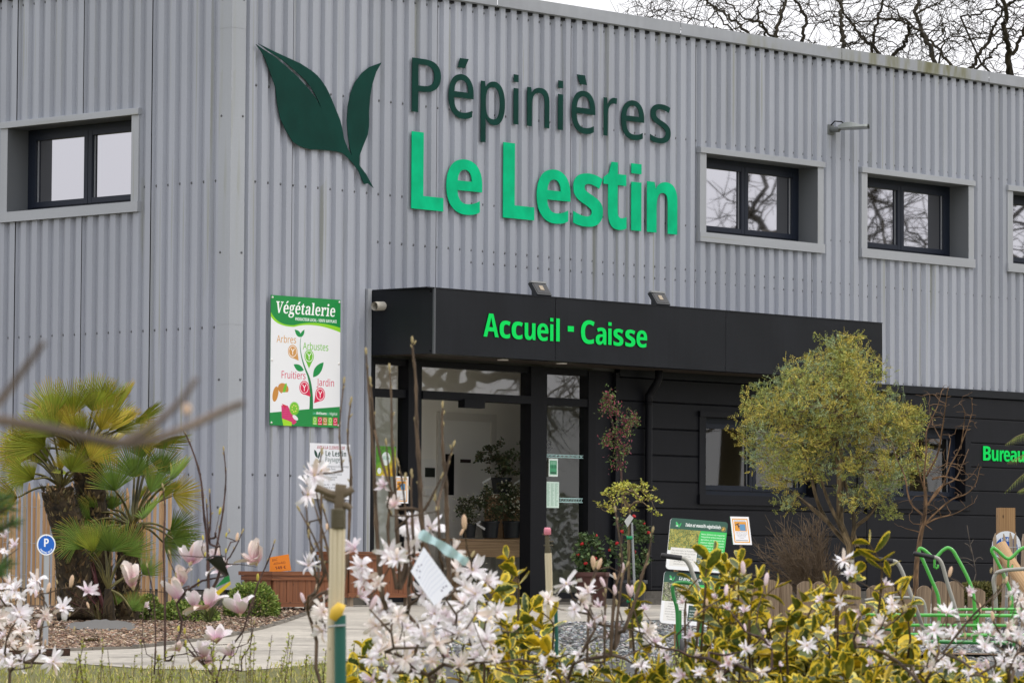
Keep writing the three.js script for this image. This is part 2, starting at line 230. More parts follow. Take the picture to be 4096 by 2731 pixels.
{ // backing walls with the openings, floors, roof
  const wallShape = (w, h, holes) => { const sh = new THREE.Shape([[0.06, 0.0], [w, 0.0], [w, h], [0.06, h]].map(([x, y]) => new THREE.Vector2(x, y))); for (const [a, c, y0, y1] of holes) sh.holes.push(new THREE.Path([[a, y0], [c, y0], [c, y1], [a, y1]].map(([x, y]) => new THREE.Vector2(x, y)))); return sh; };
  const e = 0.012, grow = (h) => [h[0] - e, h[1] + e, h[2] - e, h[3] + e];
  const gr = new THREE.ExtrudeGeometry(wallShape(18, 6.5, [...upR.map(grow), ...lowR.map(grow), [2.03, 5.94, 0.02, 2.6]]), { depth: 0.32, bevelEnabled: false }); gr.translate(0, 0, -0.35);
  mesh('street_wall', gr, M.plinthPaint = std([0.10, 0.10, 0.105], 0.8), bld);
  const gl = new THREE.ExtrudeGeometry(wallShape(8.7, 6.5, upL.map(grow)), { depth: 0.32, bevelEnabled: false }); gl.rotateY(Math.PI / 2); gl.translate(0.03, 0, 0);
  mesh('gable_wall', gl, M.plinthPaint, bld);
  const room = new B(); room.box(0.3, 3.0, -8.9, 17.9, 3.1, -0.26); mesh('upper_floor', room, M.roomFloor, bld);
  const roof = new B(); roof.box(0.01, 6.40, -9, 18, 6.49, -0.02); mesh('roof', roof, std([0.2, 0.2, 0.2], 0.9), bld);
  const back = new B(); back.box(0.3, 0, -9.1, 18, 6.5, -8.95); mesh('rear_wall', back, M.plinthPaint, bld);
  const fl = new B(); fl.box(0.3, 0.0, -8.9, 17.9, 0.03, -0.26); mesh('ground_floor', fl, M.roomFloor, bld);
  const side = new B(); side.box(17.9, 0, -9, 18, 6.5, -0.26); mesh('end_wall', side, M.plinthPaint, bld);
  const iw = new B(); iw.box(0.3, 3.1, -4.3, 17.9, 6.4, -4.2); mesh('inner_wall', iw, M.roomWall, bld);
  // plinth, below the cladding
  const pl = new B(); pl.box(5.95, -0.1, -0.24, 18, 0.145, 0.012); mesh('plinth', pl, M.plinth, bld);
  const p2 = new B(); p2.box(0.05, -0.1, -0.03, 2.0, 0.15, -0.005); mesh('plinth', p2, M.plinth, bld);
  const p3 = new B(); p3.box(-0.005, -0.1, -9, 0.03, 0.15, -0.04); mesh('plinth', p3, M.plinth, bld);
  const st = new B(); st.box(2.0, -0.1, -0.26, 5.95, 0.028, 0.25); mesh('door_sill', st, M.plinth, bld);
  const kb = new B(); kb.box(5.0, -0.1, 0.03, 18, 0.062, 0.62); mesh('kerb_step', kb, M.plinth, bld); }
{ // corner angle, in three lengths lapped one over the next
  for (const [y0, y1, k] of [[0.16, 2.86, 0], [2.86, 5.9, 1], [5.9, 6.56, 2]]) { const o = 0.047 + k * 0.0018, b = new B(); const pr = [V(-o, 0, -0.135), V(-o, 0, o), V(0.15, 0, o)];
    for (let i = 0; i < 2; i++) { const p = pr[i], q = pr[i + 1]; b.quad(V(p.x, y0, p.z), V(q.x, y0, q.z), V(q.x, y1, q.z), V(p.x, y1, p.z), [0, y0, 0.18, y0, 0.18, y1, 0, y1]); }
    b.quad(V(-o, y0, -0.135), V(-o, y1, -0.135), V(-0.005, y1, -0.135), V(-0.005, y0, -0.135)); b.quad(V(0.15, y0, o), V(0.15, y0, 0.005), V(0.15, y1, 0.005), V(0.15, y1, o));
    mesh('corner_trim', b, std([0.41, 0.435, 0.475], 0.40, { map: steelMap, side: THREE.DoubleSide }), bld); }
  // parapet cap, in lengths
  const cap = (name, P, a0, a1, y0) => { const b = new B(), y1 = y0 + 0.135; const pr = [[0.052, y0 - 0.012], [0.082, y0], [0.082, y1], [-0.25, y1 + 0.01]];
    for (let i = 0; i < 3; i++) { const [o, y] = pr[i], [o2, y2] = pr[i + 1]; b.quad(P(a0, y, o), P(a1, y, o), P(a1, y2, o2), P(a0, y2, o2), [a0, y, a1, y, a1, y2, a0, y2]); }
    b.quad(P(a0, y0 - 0.012, 0.052), P(a0, y0 + 0.03, -0.2), P(a1, y0 + 0.03, -0.2), P(a1, y0 - 0.012, 0.052));
    const m = std([0.39, 0.41, 0.45], 0.42, { map: parapetMap, side: THREE.DoubleSide }); return mesh(name, b, capM || (capM = m), bld); };
  let capM = null; const js = [-0.09, 3.9, 7.0, 10.0, 13.0, 16.0, 18.05]; for (let k = 0; k + 1 < js.length; k++) cap('parapet_cap', PR, js[k] + 0.004, js[k + 1] - 0.004, 6.535 + (k % 2) * 0.002);
  const jl = [-0.09, 3.1, 6.1, 9]; for (let k = 0; k + 1 < jl.length; k++) cap('parapet_cap', PL, jl[k] + 0.004, jl[k + 1] - 0.004, 6.535 + (k % 2) * 0.002);
  const bd = new B(); bd.box(0.05, 6.497, -0.02, 18, 6.532, 0.03); mesh('closure_shade_strip', bd, M.black, bld); const bl = new B(); bl.box(-0.03, 6.497, -9, 0.02, 6.532, -0.05); mesh('closure_shade_strip', bl, M.black, bld); }  // black trough fillers that stand in for the shadow under the cap
// a two-light window set back in the wall; f maps (along, up, out) to the world
function windowUnit(f, h, trim, sash, sill, back, proud, glass) {
  const w = sub('window', bld), [a0, a1, y0, y1] = h, bx = (b, p0, q0, o0, p1, q1, o1) => { const A = f(p0, q0, o0), C = f(p1, q1, o1); return b.box(Math.min(A.x, C.x), Math.min(A.y, C.y), Math.min(A.z, C.z), Math.max(A.x, C.x), Math.max(A.y, C.y), Math.max(A.z, C.z)); };
  const T = (name, ...r) => mesh(name, bx(new B(), ...r), trim, w), S = (name, ...r) => mesh(name, bx(new B(), ...r), sash, w);
  // reveals, then the flashings in front
  const V_ = (name, ...r) => mesh(name, bx(new B(), ...r), sill ? M.reveal : trim, w); V_('reveal', a0 - 0.01, y0, -back - 0.04, a0, y1, proud); V_('reveal', a1, y0, -back - 0.04, a1 + 0.01, y1, proud);
  V_('reveal', a0 - 0.01, y1, -back - 0.04, a1 + 0.01, y1 + 0.01, proud); T('sill', a0 - 0.01, y0 - 0.02, -back - 0.04, a1 + 0.01, y0, proud);
  T('jamb_flashing', a0 - 0.115, y0 + 0.002, -0.02, a0 - 0.002, y1 + 0.005, proud + 0.002); T('jamb_flashing', a1 + 0.002, y0 + 0.002, -0.02, a1 + 0.115, y1 + 0.005, proud + 0.002);
  T('head_flashing', a0 - 0.125, y1 + 0.004, -0.03, a1 + 0.125, y1 + 0.066, proud + 0.022); T('sill_flashing', a0 - 0.125, y0 - 0.105, -0.03, a1 + 0.125, y0 + 0.004, proud + 0.018);
  if (sill) { T('head_lip', a0 - 0.12, y1 + 0.064, -0.02, a1 + 0.12, y1 + 0.075, proud + 0.006); }
  const m = (a0 + a1) / 2, o1 = -back, o0 = -back - 0.07;
  S('frame', a0, y0 + 0.02, o0, a0 + 0.075, y1, o1); S('frame', a1 - 0.075, y0 + 0.02, o0, a1, y1, o1); S('frame', a0 + 0.075, y1 - 0.06, o0, a1 - 0.075, y1, o1); S('frame', a0 + 0.075, y0 + 0.02, o0, a1 - 0.075, y0 + 0.06, o1);
  S('frame_sill', a0, y0 + 0.001, o0, a1, y0 + 0.02, o1 + 0.05);
  for (const [l, r] of [[a0 + 0.078, m - 0.004], [m + 0.004, a1 - 0.078]]) { const yb = y0 + 0.063, yt = y1 - 0.062, s = 0.058, c0 = o0 + 0.01, c1 = o1 + 0.016;
    S('sash', l, yb, c0, l + s, yt, c1); S('sash', r - s, yb, c0, r, yt, c1); S('sash', l + s, yb, c0, r - s, yb + s, c1 - 0.002); S('sash', l + s, yt - s, c0, r - s, yt, c1 - 0.002);
    const q = new B(); q.quad(f(l + s, yb + s, o0 + 0.045), f(r - s, yb + s, o0 + 0.045), f(r - s, yt - s, o0 + 0.045), f(l + s, yt - s, o0 + 0.045)); mesh('pane', q, glass, w); 
    const bead = new B(); bx(bead, r - s - 0.012, yb + s, o0 + 0.047, r - s - 0.001, yt - s, o0 + 0.052); mesh('glazing_bead', bead, M.galv, w); }
  const ms = new B(); bx(ms, m - 0.003, y0 + 0.063, o0 + 0.012, m + 0.003, y1 - 0.062, o1 + 0.01); mesh('meeting_gap', ms, M.black, w);
  return w;
}
for (const h of upR) windowUnit(PR, h, M.steelTrim, M.frame, true, 0.235, 0.055, M.solarPane);
for (const h of upL) windowUnit(PL, h, M.steelTrim, M.frame, true, 0.235, 0.055, M.solarPane);
for (const h of lowR) windowUnit(PR, h, M.dark, M.frame, false, 0.12, 0.035, M.paneLow);
{ // black sandwich panels, one piece each, with a chamfer that catches the sky at every joint
  const rows = [0.15, 0.49 - 0.3, 0.49, 0.79, 1.085, 1.39, 1.69, 1.99, 2.295, 2.56], jointsAt = (y) => y < 1.2 ? [6.0, 10.58, 15.2, 18] : [6.0, 10.03, 14.6, 18];
  const pan = (x0, x1, y0, y1) => { const b = new B(), z = 0.022, c = 0.012, pr = [[y0 + 0.004, -0.028], [y0 + 0.004, z - 0.006], [y0 + 0.01, z], [y1 - c - 0.002, z], [y1 - 0.002, z - c], [y1 - 0.002, -0.028]];
    for (let i = 0; i + 1 < pr.length; i++) { const [y, o] = pr[i], [y2, o2] = pr[i + 1]; b.quad(V(x0, y, o), V(x1, y, o), V(x1, y2, o2), V(x0, y2, o2), [x0, y + o, x1, y + o, x1, y2 + o2, x0, y2 + o2]); }
    for (const x of [x0, x1]) { const n = pr.map(([y, o]) => b.v(x, y, o, o, y)); for (let i = 1; i + 1 < n.length; i++) b.i.push(n[0], n[i], n[i + 1]); }
    mesh('facade_panel', b, M.darkTwo || (M.darkTwo = (() => { const m = M.dark.clone(); m.side = THREE.DoubleSide; return m; })()), bld); };
  for (let r = 0; r + 1 < rows.length; r++) { const joints = jointsAt(rows[r]); for (let j = 0; j + 1 < joints.length; j++) { let iv = [[joints[j] + (j ? 0.007 : 0), joints[j + 1] - 0.007]]; const y0 = rows[r], y1 = rows[r + 1];
    for (const h of lowR) { const H = [h[0] - 0.05, h[1] + 0.05, h[2] - 0.05, h[3] + 0.03]; if (y1 > H[2] && y0 < H[3]) iv = iv.flatMap(([s, t]) => H[1] <= s || H[0] >= t ? [[s, t]] : [[s, H[0]], [H[1], t]].filter(([c, d]) => d - c > 0.02)); }
    for (const [s, t] of iv) { const partial = lowR.some((h) => y1 > h[2] - 0.05 && y0 < h[3] + 0.03 && (y0 < h[2] - 0.05 || y1 > h[3] + 0.03)); pan(s, t, y0, y1); } 
    for (const h of lowR) if (h[0] > joints[j] - 0.2 && h[1] < joints[j + 1] + 0.2) { const l = Math.max(h[0] - 0.05, joints[j] + 0.01), q = Math.min(h[1] + 0.05, joints[j + 1] - 0.01); if (y0 < h[2] - 0.05 && y1 > h[2] - 0.05) pan(l, q, y0, h[2] - 0.05); if (y0 < h[3] + 0.03 && y1 > h[3] + 0.03) pan(l, q, h[3] + 0.03, y1); } } }
  const fs = new B(); fs.box(6.0, 2.562, -0.03, 18, 2.655, 0.05); mesh('base_flashing', fs, M.fascia, bld);
  const jt = new B(); jt.box(10.572, 0.15, -0.03, 10.588, 1.09, 0.004); mesh('joint', jt, M.black, bld);
  const cp = new B(); cp.box(5.94, 0.03, -0.03, 6.0, 2.6, 0.045); mesh('corner_post', cp, M.dark, bld);
  const et = new B(); et.box(1.945, 0.16, -0.02, 2.0, 3.33, 0.062); mesh('edge_trim', et, M.steelTrim, bld); }
{ // entrance canopy
  const c = sub('canopy', bld), y0 = 2.63, y1 = 3.31, zf = 0.856, xs = [2.15, 4.04, 6.92, 9.82];
  for (let k = 0; k < 3; k++) { const b = new B(), x0 = xs[k] + (k ? 0.003 : 0), x1 = xs[k + 1] - 0.003, n = 14, zz = (x, t) => zf - 0.02 + 0.0018 * Math.sin(x * 3.1 + k) * Math.sin(t * 3.1) + 0.001 * Math.sin(x * 7 + t * 5);
    for (let i = 0; i < n; i++) for (let j = 0; j < 5; j++) { const a = x0 + (x1 - x0) * i / n, d = x0 + (x1 - x0) * (i + 1) / n, p = j / 5, q = (j + 1) / 5, Y = (t) => y0 + (y1 - y0) * t; b.quad(V(a, Y(p), zz(a, p)), V(d, Y(p), zz(d, p)), V(d, Y(q), zz(d, q)), V(a, Y(q), zz(a, q)), [a, Y(p), d, Y(p), d, Y(q), a, Y(q)]); }
    b.box(x0, y0, zf - 0.2, x1, y0 + 0.004, zf - 0.024); b.box(x0, y1 - 0.004, zf - 0.9, x1, y1, zf - 0.024); mesh('fascia_panel', b, M.fasciaTwo || (M.fasciaTwo = (() => { const m = M.fascia.clone(); m.side = THREE.DoubleSide; return m; })()), c); }
  const s = new B(); s.quad(V(2.0, y0, 0.0), V(2.143, y0, zf - 0.02), V(2.143, y1, zf - 0.02), V(2.0, y1, 0.0), [0, y0, 0.87, y0, 0.87, y1, 0, y1]); s.quad(V(2.02, y0, 0.0), V(2.02, y1, 0.0), V(2.163, y1, zf - 0.03), V(2.163, y0, zf - 0.03)); mesh('side_panel', s, M.fasciaTwo, c);
  const r = new B(); r.box(9.80, y0, 0, 9.82, y1, zf - 0.024); mesh('side_panel', r, M.fascia, c);
  const e = new B(); e.box(2.135, y0 - 0.004, zf - 0.03, 2.158, y1 + 0.006, zf - 0.008); mesh('edge_angle', e, std([0.10, 0.105, 0.115], 0.35, { metalness: 0.3 }), c);
  const tp = new B(); tp.box(2.03, y1 + 0.001, 0.0, 9.815, y1 + 0.012, zf - 0.012); mesh('top_cap', tp, M.fascia, c);
  const ws = std([0.075, 0.055, 0.04], 0.6, { map: darkMap }); for (let k = 0; k < 9; k++) { const b = new B(), z0 = 0.02 + k * 0.09; b.box(2.17, y0 + 0.012, z0, 9.79, y0 + 0.03, z0 + 0.078); mesh('soffit_slat', b, ws, c); }
  const bk = new B(); bk.box(2.16, y0 + 0.032, 0.0, 9.8, y0 + 0.05, zf - 0.05); mesh('soffit_board', bk, M.black, c);
  for (const [u, v] of [[1155, 824], [1290, 838]]) { const b = new B(), p = V(onZ(u, v, 0.42).x, y0 + 0.008, 0.42); b.tube([V(p.x, p.y + 0.01, p.z), V(p.x, p.y - 0.006, p.z)], [0.065, 0.06], 20); mesh('downlight', b, M.white, c); }
  const d = onX(878, 702, 2.03), pv = std([0.52, 0.49, 0.43], 0.5, two), sp = new B(); sp.tube([d.clone().add(V(0.06, 0, 0)), d.clone().add(V(-0.13, -0.012, 0.01))], 0.048, 20, false); sp.tube([d.clone().add(V(-0.13, -0.012, 0.01)), d.clone().add(V(0.06, 0, 0))], 0.043, 20, false); mesh('drain_spout', sp, pv, c);
  const rg = new B(); for (const [yy, zz] of [[y0 + 0.03, 0.03], [y1 - 0.03, 0.03], [y0 + 0.03, zf - 0.06], [y1 - 0.03, zf - 0.06]]) { const x = 2.0 + 0.143 * zz / zf; rg.tube([V(x, yy, zz), V(x - 0.008, yy, zz)], [0.01, 0.008], 8); } mesh('rivets', rg, M.black, c); }
{ // glazed entrance
  const c = sub('entrance', bld), bx = (name, x0, y0, z0, x1, y1, z1, m = M.black) => { const b = new B(); b.box(x0, y0, z0, x1, y1, z1); return mesh(name, b, m, c); }, X = (n) => onZ(n / PX, 1000, 0).x;
  const p1 = X(1491), p2 = X(1622), p3 = X(1675), p4 = X(2113), p5 = X(2177), p6 = X(2349), p7 = X(2378), z0 = -0.12, z1 = 0.01;
  bx('post', 2.002, 0.03, z0, p1, 2.61, z1 + 0.02); bx('post', p2, 0.03, z0, p3, 2.61, z1 + 0.03); bx('post', p4, 0.03, z0, p5, 2.61, z1 + 0.03); bx('post', p6, 0.03, z0, p7, 2.61, z1 + 0.01);
  for (const [l, r] of [[p1, p2], [p3, p4], [p5, p6]]) { bx('head_rail', l, 2.545, z0, r, 2.61, z1); bx('transom_bar', l, 2.20, z0, r, 2.285, z1 + (l === p3 ? 0.05 : 0)); const q = new B(); q.quad(V(l, 2.285, -0.05), V(r, 2.285, -0.05), V(r, 2.545, -0.05), V(l, 2.545, -0.05)); mesh('transom_pane', q, M.pane, c); }
  for (const [l, r] of [[p1, p2], [p5, p6]]) { bx('bottom_rail', l, 0.03, z0, r, 0.13, z1); const q = new B(); q.quad(V(l, 0.13, -0.05), V(r, 0.13, -0.05), V(r, 2.20, -0.05), V(l, 2.20, -0.05)); mesh('side_pane', q, M.paneClear, c); }
  bx('side_panel', p7, 0.03, -0.06, 5.94, 2.61, -0.012, M.dark);
  const s = onZ(1889 / PX, 1615 / PX, 0.06); bx('door_sensor', s.x - 0.16, s.y - 0.045, 0.0, s.x + 0.16, s.y + 0.045, 0.1);
  // lobby behind it
  const L = sub('lobby', bld), lb = (name, x0, y0, z0_, x1, y1, z1_, m = M.roomWall) => { const b = new B(); b.box(x0, y0, z0_, x1, y1, z1_); return mesh(name, b, m, L); };
  const zb = -1.8; lb('back_wall', 1.2, 0.03, zb - 0.1, 7.6, 2.9, zb); lb('side_wall', 1.1, 0.03, zb, 1.2, 2.9, -0.36); lb('side_wall', 7.6, 0.03, zb - 0.1, 7.7, 2.9, -0.26); lb('ceiling', 1.1, 2.65, zb - 0.1, 7.7, 2.75, -0.26, M.white);
  lb('floor', 1.2, 0.031, zb, 7.6, 0.04, -0.26, std([0.55, 0.52, 0.46], 0.5));
  const Z = (n, y) => onZ(n / PX, y / PX, zb + 0.03), a = Z(1752, 1700), d = Z(1985, 1700), top = Z(1860, 1652).y, dk = std([0.7, 0.67, 0.62], 0.7);
  lb('door_casing', a.x, 0.04, zb, a.x + 0.09, top, zb + 0.035, dk); lb('door_casing', d.x - 0.09, 0.04, zb, d.x, top, zb + 0.035, dk); lb('door_casing', a.x + 0.09, top - 0.09, zb, d.x - 0.09, top, zb + 0.035, dk);
  lb('inner_door', a.x + 0.09, 0.05, zb, d.x - 0.09, top - 0.09, zb + 0.018, M.white);
  const w0 = Z(1784, 1815), w1 = Z(1817, 1980); lb('door_window', w0.x, w1.y, zb + 0.018, w1.x, w0.y, zb + 0.024, M.black);
  const n0 = Z(1844, 1836), n1 = Z(1885, 1851); lb('door_plate', n0.x, n1.y, zb + 0.018, n1.x, n0.y, zb + 0.023, std([0.05, 0.03, 0.03], 0.5));
  const f0 = Z(1705, 1870), f1 = Z(1742, 1908); lb('picture', f0.x, f1.y, zb, f1.x, f0.y, zb + 0.02, std([0.03, 0.035, 0.03], 0.3)); lb('picture_mount', f0.x - 0.09, f1.y - 0.1, zb, f1.x + 0.05, f0.y + 0.1, zb + 0.008, M.white);
  const g0 = Z(1698, 1955), g1 = Z(1722, 1982); lb('switch_box', g0.x, g1.y, zb, g1.x, g0.y, zb + 0.05, M.white);
  // offices behind the two black windows
  for (const h of lowR) { const o = sub('office', bld), ob = (name, ...r) => { const b = new B(); b.box(...r.slice(0, 6)); return mesh(name, b, r[6], o); }; const x0 = h[0] - 0.15, x1 = h[1] + 0.25; if (x0 < 7.8) { ob('back_wall', 7.71, 0.03, -3.1, 10.0, 2.9, -3.0, M.office); } else ob('back_wall', 10.1, 0.03, -3.1, 13.4, 2.9, -3.0, M.office); ob('partition', x1 + 0.2, 0.03, -3.0, x1 + 0.3, 2.9, -0.26, M.office); ob('ceiling', x0 + 0.05, 2.65, -3.1, x1 + 0.2, 2.75, -0.26, M.white); } }

// ---------------------------------------------------------------- lettering and signs on the walls
const loader = new FontLoader();
const fontBold = await loader.loadAsync('fonts/droid/droid_sans_bold.typeface.json'), fontReg = await loader.loadAsync('fonts/droid/droid_sans_regular.typeface.json');
// one glyph stretched to its surveyed box, standing off the wall
const flat = (polys, z, depth, m, root) => { const g = mergeGeometries(polys.map((p) => new THREE.ExtrudeGeometry(new THREE.Shape(p.map(([x, y]) => new THREE.Vector2(x, y))), { depth, bevelEnabled: false }))); g.translate(-root.position.x, -root.position.y, z - root.position.z); return mesh('letter', g, m, root); };
const glyph = (ch, font, x0, x1, y0, y1, z, depth, m, root) => {
  const R = (a, b, c, d) => [[a, b], [c, b], [c, d], [a, d]], h = y1 - y0, w = x1 - x0;
  if (ch === 'i') return flat([R(x0, y0, x1, y0 + h * 0.725), R(x0, y1 - h * 0.15, x1, y1)], z, depth, m, root);
  if (ch === 'l') return flat([R(x0, y0, x1, y1)], z, depth, m, root);
  if (ch === 'é' || ch === 'è') { const ex = y0 + h * 0.735, c = (x0 + x1) / 2, s = ch === 'é' ? 1 : -1; glyph('e', font, x0, x1, y0, ex, z, depth, m, root); const t = [[c - s * 0.0 - 0.055 * s + 0.0, ex + h * 0.105], [c + 0.055 * s, ex + h * 0.105], [c + 0.115 * s, y1], [c - 0.02 * s, y1]]; return flat([s > 0 ? t : t.slice().reverse()], z, depth, m, root); } const g = new TextGeometry(ch, { font, size: 1, depth, curveSegments: 6, bevelEnabled: false }); g.computeBoundingBox(); const b = g.boundingBox, sx = (x1 - x0) / (b.max.x - b.min.x), sy = (y1 - y0) / (b.max.y - b.min.y); g.translate(-b.min.x, -b.min.y, 0); g.scale(sx, sy, 1); g.translate(x0 - root.position.x, y0 - root.position.y, z - root.position.z); return mesh('letter', g, m, root); };
const glossTex = tex(256, 256, (u, v) => { const a = tfbm(u, v, 5, 4, 131, 4); return [0.9 + (a - 0.5) * 0.25, 0.9 + (a - 0.5) * 0.25, 0.9 + (a - 0.5) * 0.25]; }, 1, 1);
M.deepGreen = phys([0.002, 0.050, 0.038], 0.32, { map: glossTex, specularIntensity: 0.22 });
M.brightGreen = phys([0.001, 0.62, 0.28], 0.45, { map: glossTex, specularIntensity: 0.15 });
M.vinylGreen = phys([0.002, 0.74, 0.115], 0.5, { specularIntensity: 0.2 });
const ZS = 0.064, lz = (zx, zy) => onZ((1600 + zx * 0.5102) / PX, (180 + zy * 0.5102) / PX, ZS + 0.008);
{ const w1 = thing('sign_lettering', 'large dark green raised lettering reading Pépinières high on the ribbed wall', 'sign', lz(95, 520)), base = lz(95, 520).y, cap = lz(98, 97).y, xh = lz(1020, 333).y, desc = lz(650, 760).y, acc = lz(515, 107).y;
  const xo = (p) => lz(p, 450).x, o = 0.012;
  for (const [ch, a, b, y0, y1] of [['P', 95, 320, base, cap], ['é', 382, 578, base - o, acc], ['p', 636, 824, desc, xh + o], ['i', 893, 930, base, cap - 0.03], ['n', 1000, 1173, base, xh + o], ['i', 1243, 1280, base, cap - 0.03], ['è', 1348, 1533, base - o, acc], ['r', 1600, 1704, base, xh + o], ['e', 1738, 1917, base - o, xh + o], ['s', 1966, 2126, base - o, xh + o]]) glyph(ch, fontReg, xo(a), xo(b), y0, y1, ZS, 0.007, M.deepGreen, w1);
  const w2 = thing('sign_lettering', 'bright green bold raised lettering reading Le Lestin under the dark green word', 'sign', lz(90, 1280)), B2 = lz(90, 1280).y, C2 = lz(95, 675).y, X2 = lz(1940, 1067).y + 0.012, T2 = lz(1680, 917).y, xp = (p) => lz(p, 1100).x;
  for (const [ch, a, b, y0, y1] of [['L', 90, 341, B2, C2], ['e', 365, 645, B2 - o, X2], ['L', 810, 1055, B2, C2], ['e', 1075, 1338, B2 - o, X2], ['s', 1361, 1594, B2 - o, X2], ['t', 1598, 1779, B2 - o, T2], ['i', 1816, 1895, B2, T2 + 0.01], ['n', 1940, 2177, B2, X2]]) glyph(ch, fontBold, xp(a), xp(b), y0, y1, ZS, 0.008, M.brightGreen, w2);
  const lf = (zx, zy) => { const p = onZ((950 + zx * 0.4464) / PX, (100 + zy * 0.4464) / PX, ZS); return new THREE.Vector2(p.x, p.y); };
  const leafA = [[160, 172], [205, 235], [240, 300], [290, 430], [335, 560], [350, 700], [375, 830], [430, 950], [490, 1045], [540, 1080], [590, 1100], [650, 1115], [740, 1117], [820, 1125], [880, 1133], [930, 1145], [970, 1175], [1035, 1245], [1080, 1310], [1105, 1370], [1130, 1425], [1165, 1418], [1215, 1460], [1150, 1340], [1090, 1260], [1040, 1205], [985, 1110], [950, 1020], [935, 930], [915, 850], [870, 740], [820, 620], [790, 560], [750, 500], [710, 452], [660, 410], [560, 345], [440, 290], [330, 240], [180, 165], [270, 232], [390, 310], [500, 400], [600, 490], [650, 555], [690, 620], [720, 680], [750, 755], [700, 660], [640, 580], [540, 470], [430, 370], [330, 285], [220, 215]];
  const leafB = [[1288, 336], [1240, 420], [1205, 530], [1185, 640], [1175, 770], [1175, 900], [1165, 980], [1120, 1090], [1090, 1170], [1088, 1255], [1060, 1240], [1030, 1200], [1000, 1090], [985, 980], [977, 860], [985, 730], [1010, 610], [1050, 510], [1110, 430], [1180, 375]];
  const em = thing('leaf_emblem', 'dark green emblem of two joined leaves on the ribbed wall', 'emblem', onZ(740, 300, ZS));
  for (const [pts, z] of [[leafA, ZS], [leafB, ZS - 0.002]]) { const g = new THREE.ExtrudeGeometry(new THREE.Shape(pts.map((p) => lf(...p))), { depth: 0.007, bevelEnabled: false }); g.translate(0, 0, z); mesh('leaf', local(g, em), M.deepGreen, em); }
}
{ const zf = 0.842, az = (x, y) => onZ((1440 + x * 0.5102) / PX, (1120 + y * 0.5102) / PX, zf), base = az(1020, 445).y, cap = az(1030, 263).y, xh = az(1135, 318).y, X = (p) => az(p, 400).x, w = thing('canopy_lettering', 'green lettering reading Accueil - Caisse on the black canopy', 'sign', az(967, 445)), o = 0.006;
  for (const [ch, a, b, y0, y1] of [['A', 967, 1085, base, cap], ['c', 1093, 1178, base - o, xh], ['c', 1188, 1275, base - o, xh], ['u', 1290, 1374, base - o, xh - o], ['e', 1389, 1475, base - o, xh], ['i', 1490, 1514, base, cap], ['l', 1537, 1564, base, cap], ['-', 1628, 1675, base + 0.115, base + 0.175], ['C', 1732, 1838, base - o, cap + o], ['a', 1848, 1930, base - o, xh], ['i', 1946, 1971, base, cap], ['s', 1987, 2064, base - o, xh], ['s', 2080, 2158, base - o, xh], ['e', 2168, 2250, base - o, xh]]) glyph(ch, fontBold, X(a), X(b), y0, y1, zf, 0.004, M.vinylGreen, w);
  const bz = (x, y) => onZ((3500 + x * 0.5742) / PX, (1400 + y * 0.5742) / PX, 0.03), b0 = bz(757, 768).y, b1 = bz(757, 668).y, bh = b0 + (b1 - b0) * 0.76, XB = (p) => bz(p, 720).x, wb = thing('wall_lettering', 'green lettering reading Bureau on the black wall panels', 'sign', bz(757, 768));
  for (const [ch, a, b, y1] of [['B', 757, 809, b1], ['u', 817, 862, bh], ['r', 872, 900, bh], ['e', 900, 943, bh], ['a', 945, 990, bh], ['u', 998, 1042, bh]]) glyph(ch, fontBold, XB(a), XB(b), b0 - (ch === 'B' ? 0 : 0.004), y1, 0.026, 0.008, M.vinylGreen, wb); }
// a flat printed board: four corners clockwise from the upper left, with thickness
const board = (name, label, category, tl, tr, br, bl, t, map, edge, rough = 0.45) => {
  const pos = tl.clone().add(br).multiplyScalar(0.5), root = thing(name, label, category, pos), n = tr.clone().sub(tl).cross(bl.clone().sub(tl)).normalize().multiplyScalar(-t);
  const f = new B(); f.quad(bl, br, tr, tl); part('printed_face', f, std(0xffffff, rough, { map }), root);
  const e = new B(), q = [tl, tr, br, bl].map((p) => p.clone().sub(n.clone().multiplyScalar(0.02))), w = q.map((p) => p.clone().sub(n)); for (let k = 0; k < 4; k++) e.quad(q[k], q[(k + 1) % 4], w[(k + 1) % 4], w[k]); e.quad(w[0], w[1], w[2], w[3]); part('backing', e, edge, root); return root; };
const whiteEdge = std([0.7, 0.7, 0.7], 0.6, two), greenEdge = std([0.02, 0.2, 0.08], 0.6, two);
const lobes = (x, pts) => { x.beginPath(); pts.forEach((p, i) => { if (!i) x.moveTo(p[0], p[1]); else if (p.length === 2) x.lineTo(p[0], p[1]); else if (p.length === 4) x.quadraticCurveTo(...p); else x.bezierCurveTo(...p); }); x.closePath(); x.fill(); };
const fit = (x, s, cx, y, w, font, px) => { x.font = font.replace('#', px); x.save(); x.translate(cx, y); const m = x.measureText(s).width; x.scale(w / m, 1); x.textAlign = 'left'; x.fillText(s, 0, 0); x.restore(); };
const leafPair = (x, cx, cy, s, c1, c2) => { x.fillStyle = c1; lobes(x, [[cx - s, cy - s], [cx - s * 0.1, cy - s * 0.8, cx + s * 0.02, cy + s * 0.6], [cx - s * 0.95, cy + s * 0.5, cx - s, cy - s]]); x.fillStyle = c2; lobes(x, [[cx + s * 0.75, cy - s * 0.75], [cx + s * 0.7, cy + s * 0.2, cx + s * 0.06, cy + s * 0.9], [cx + s * 0.0, cy - s * 0.5, cx + s * 0.75, cy - s * 0.75]]); };
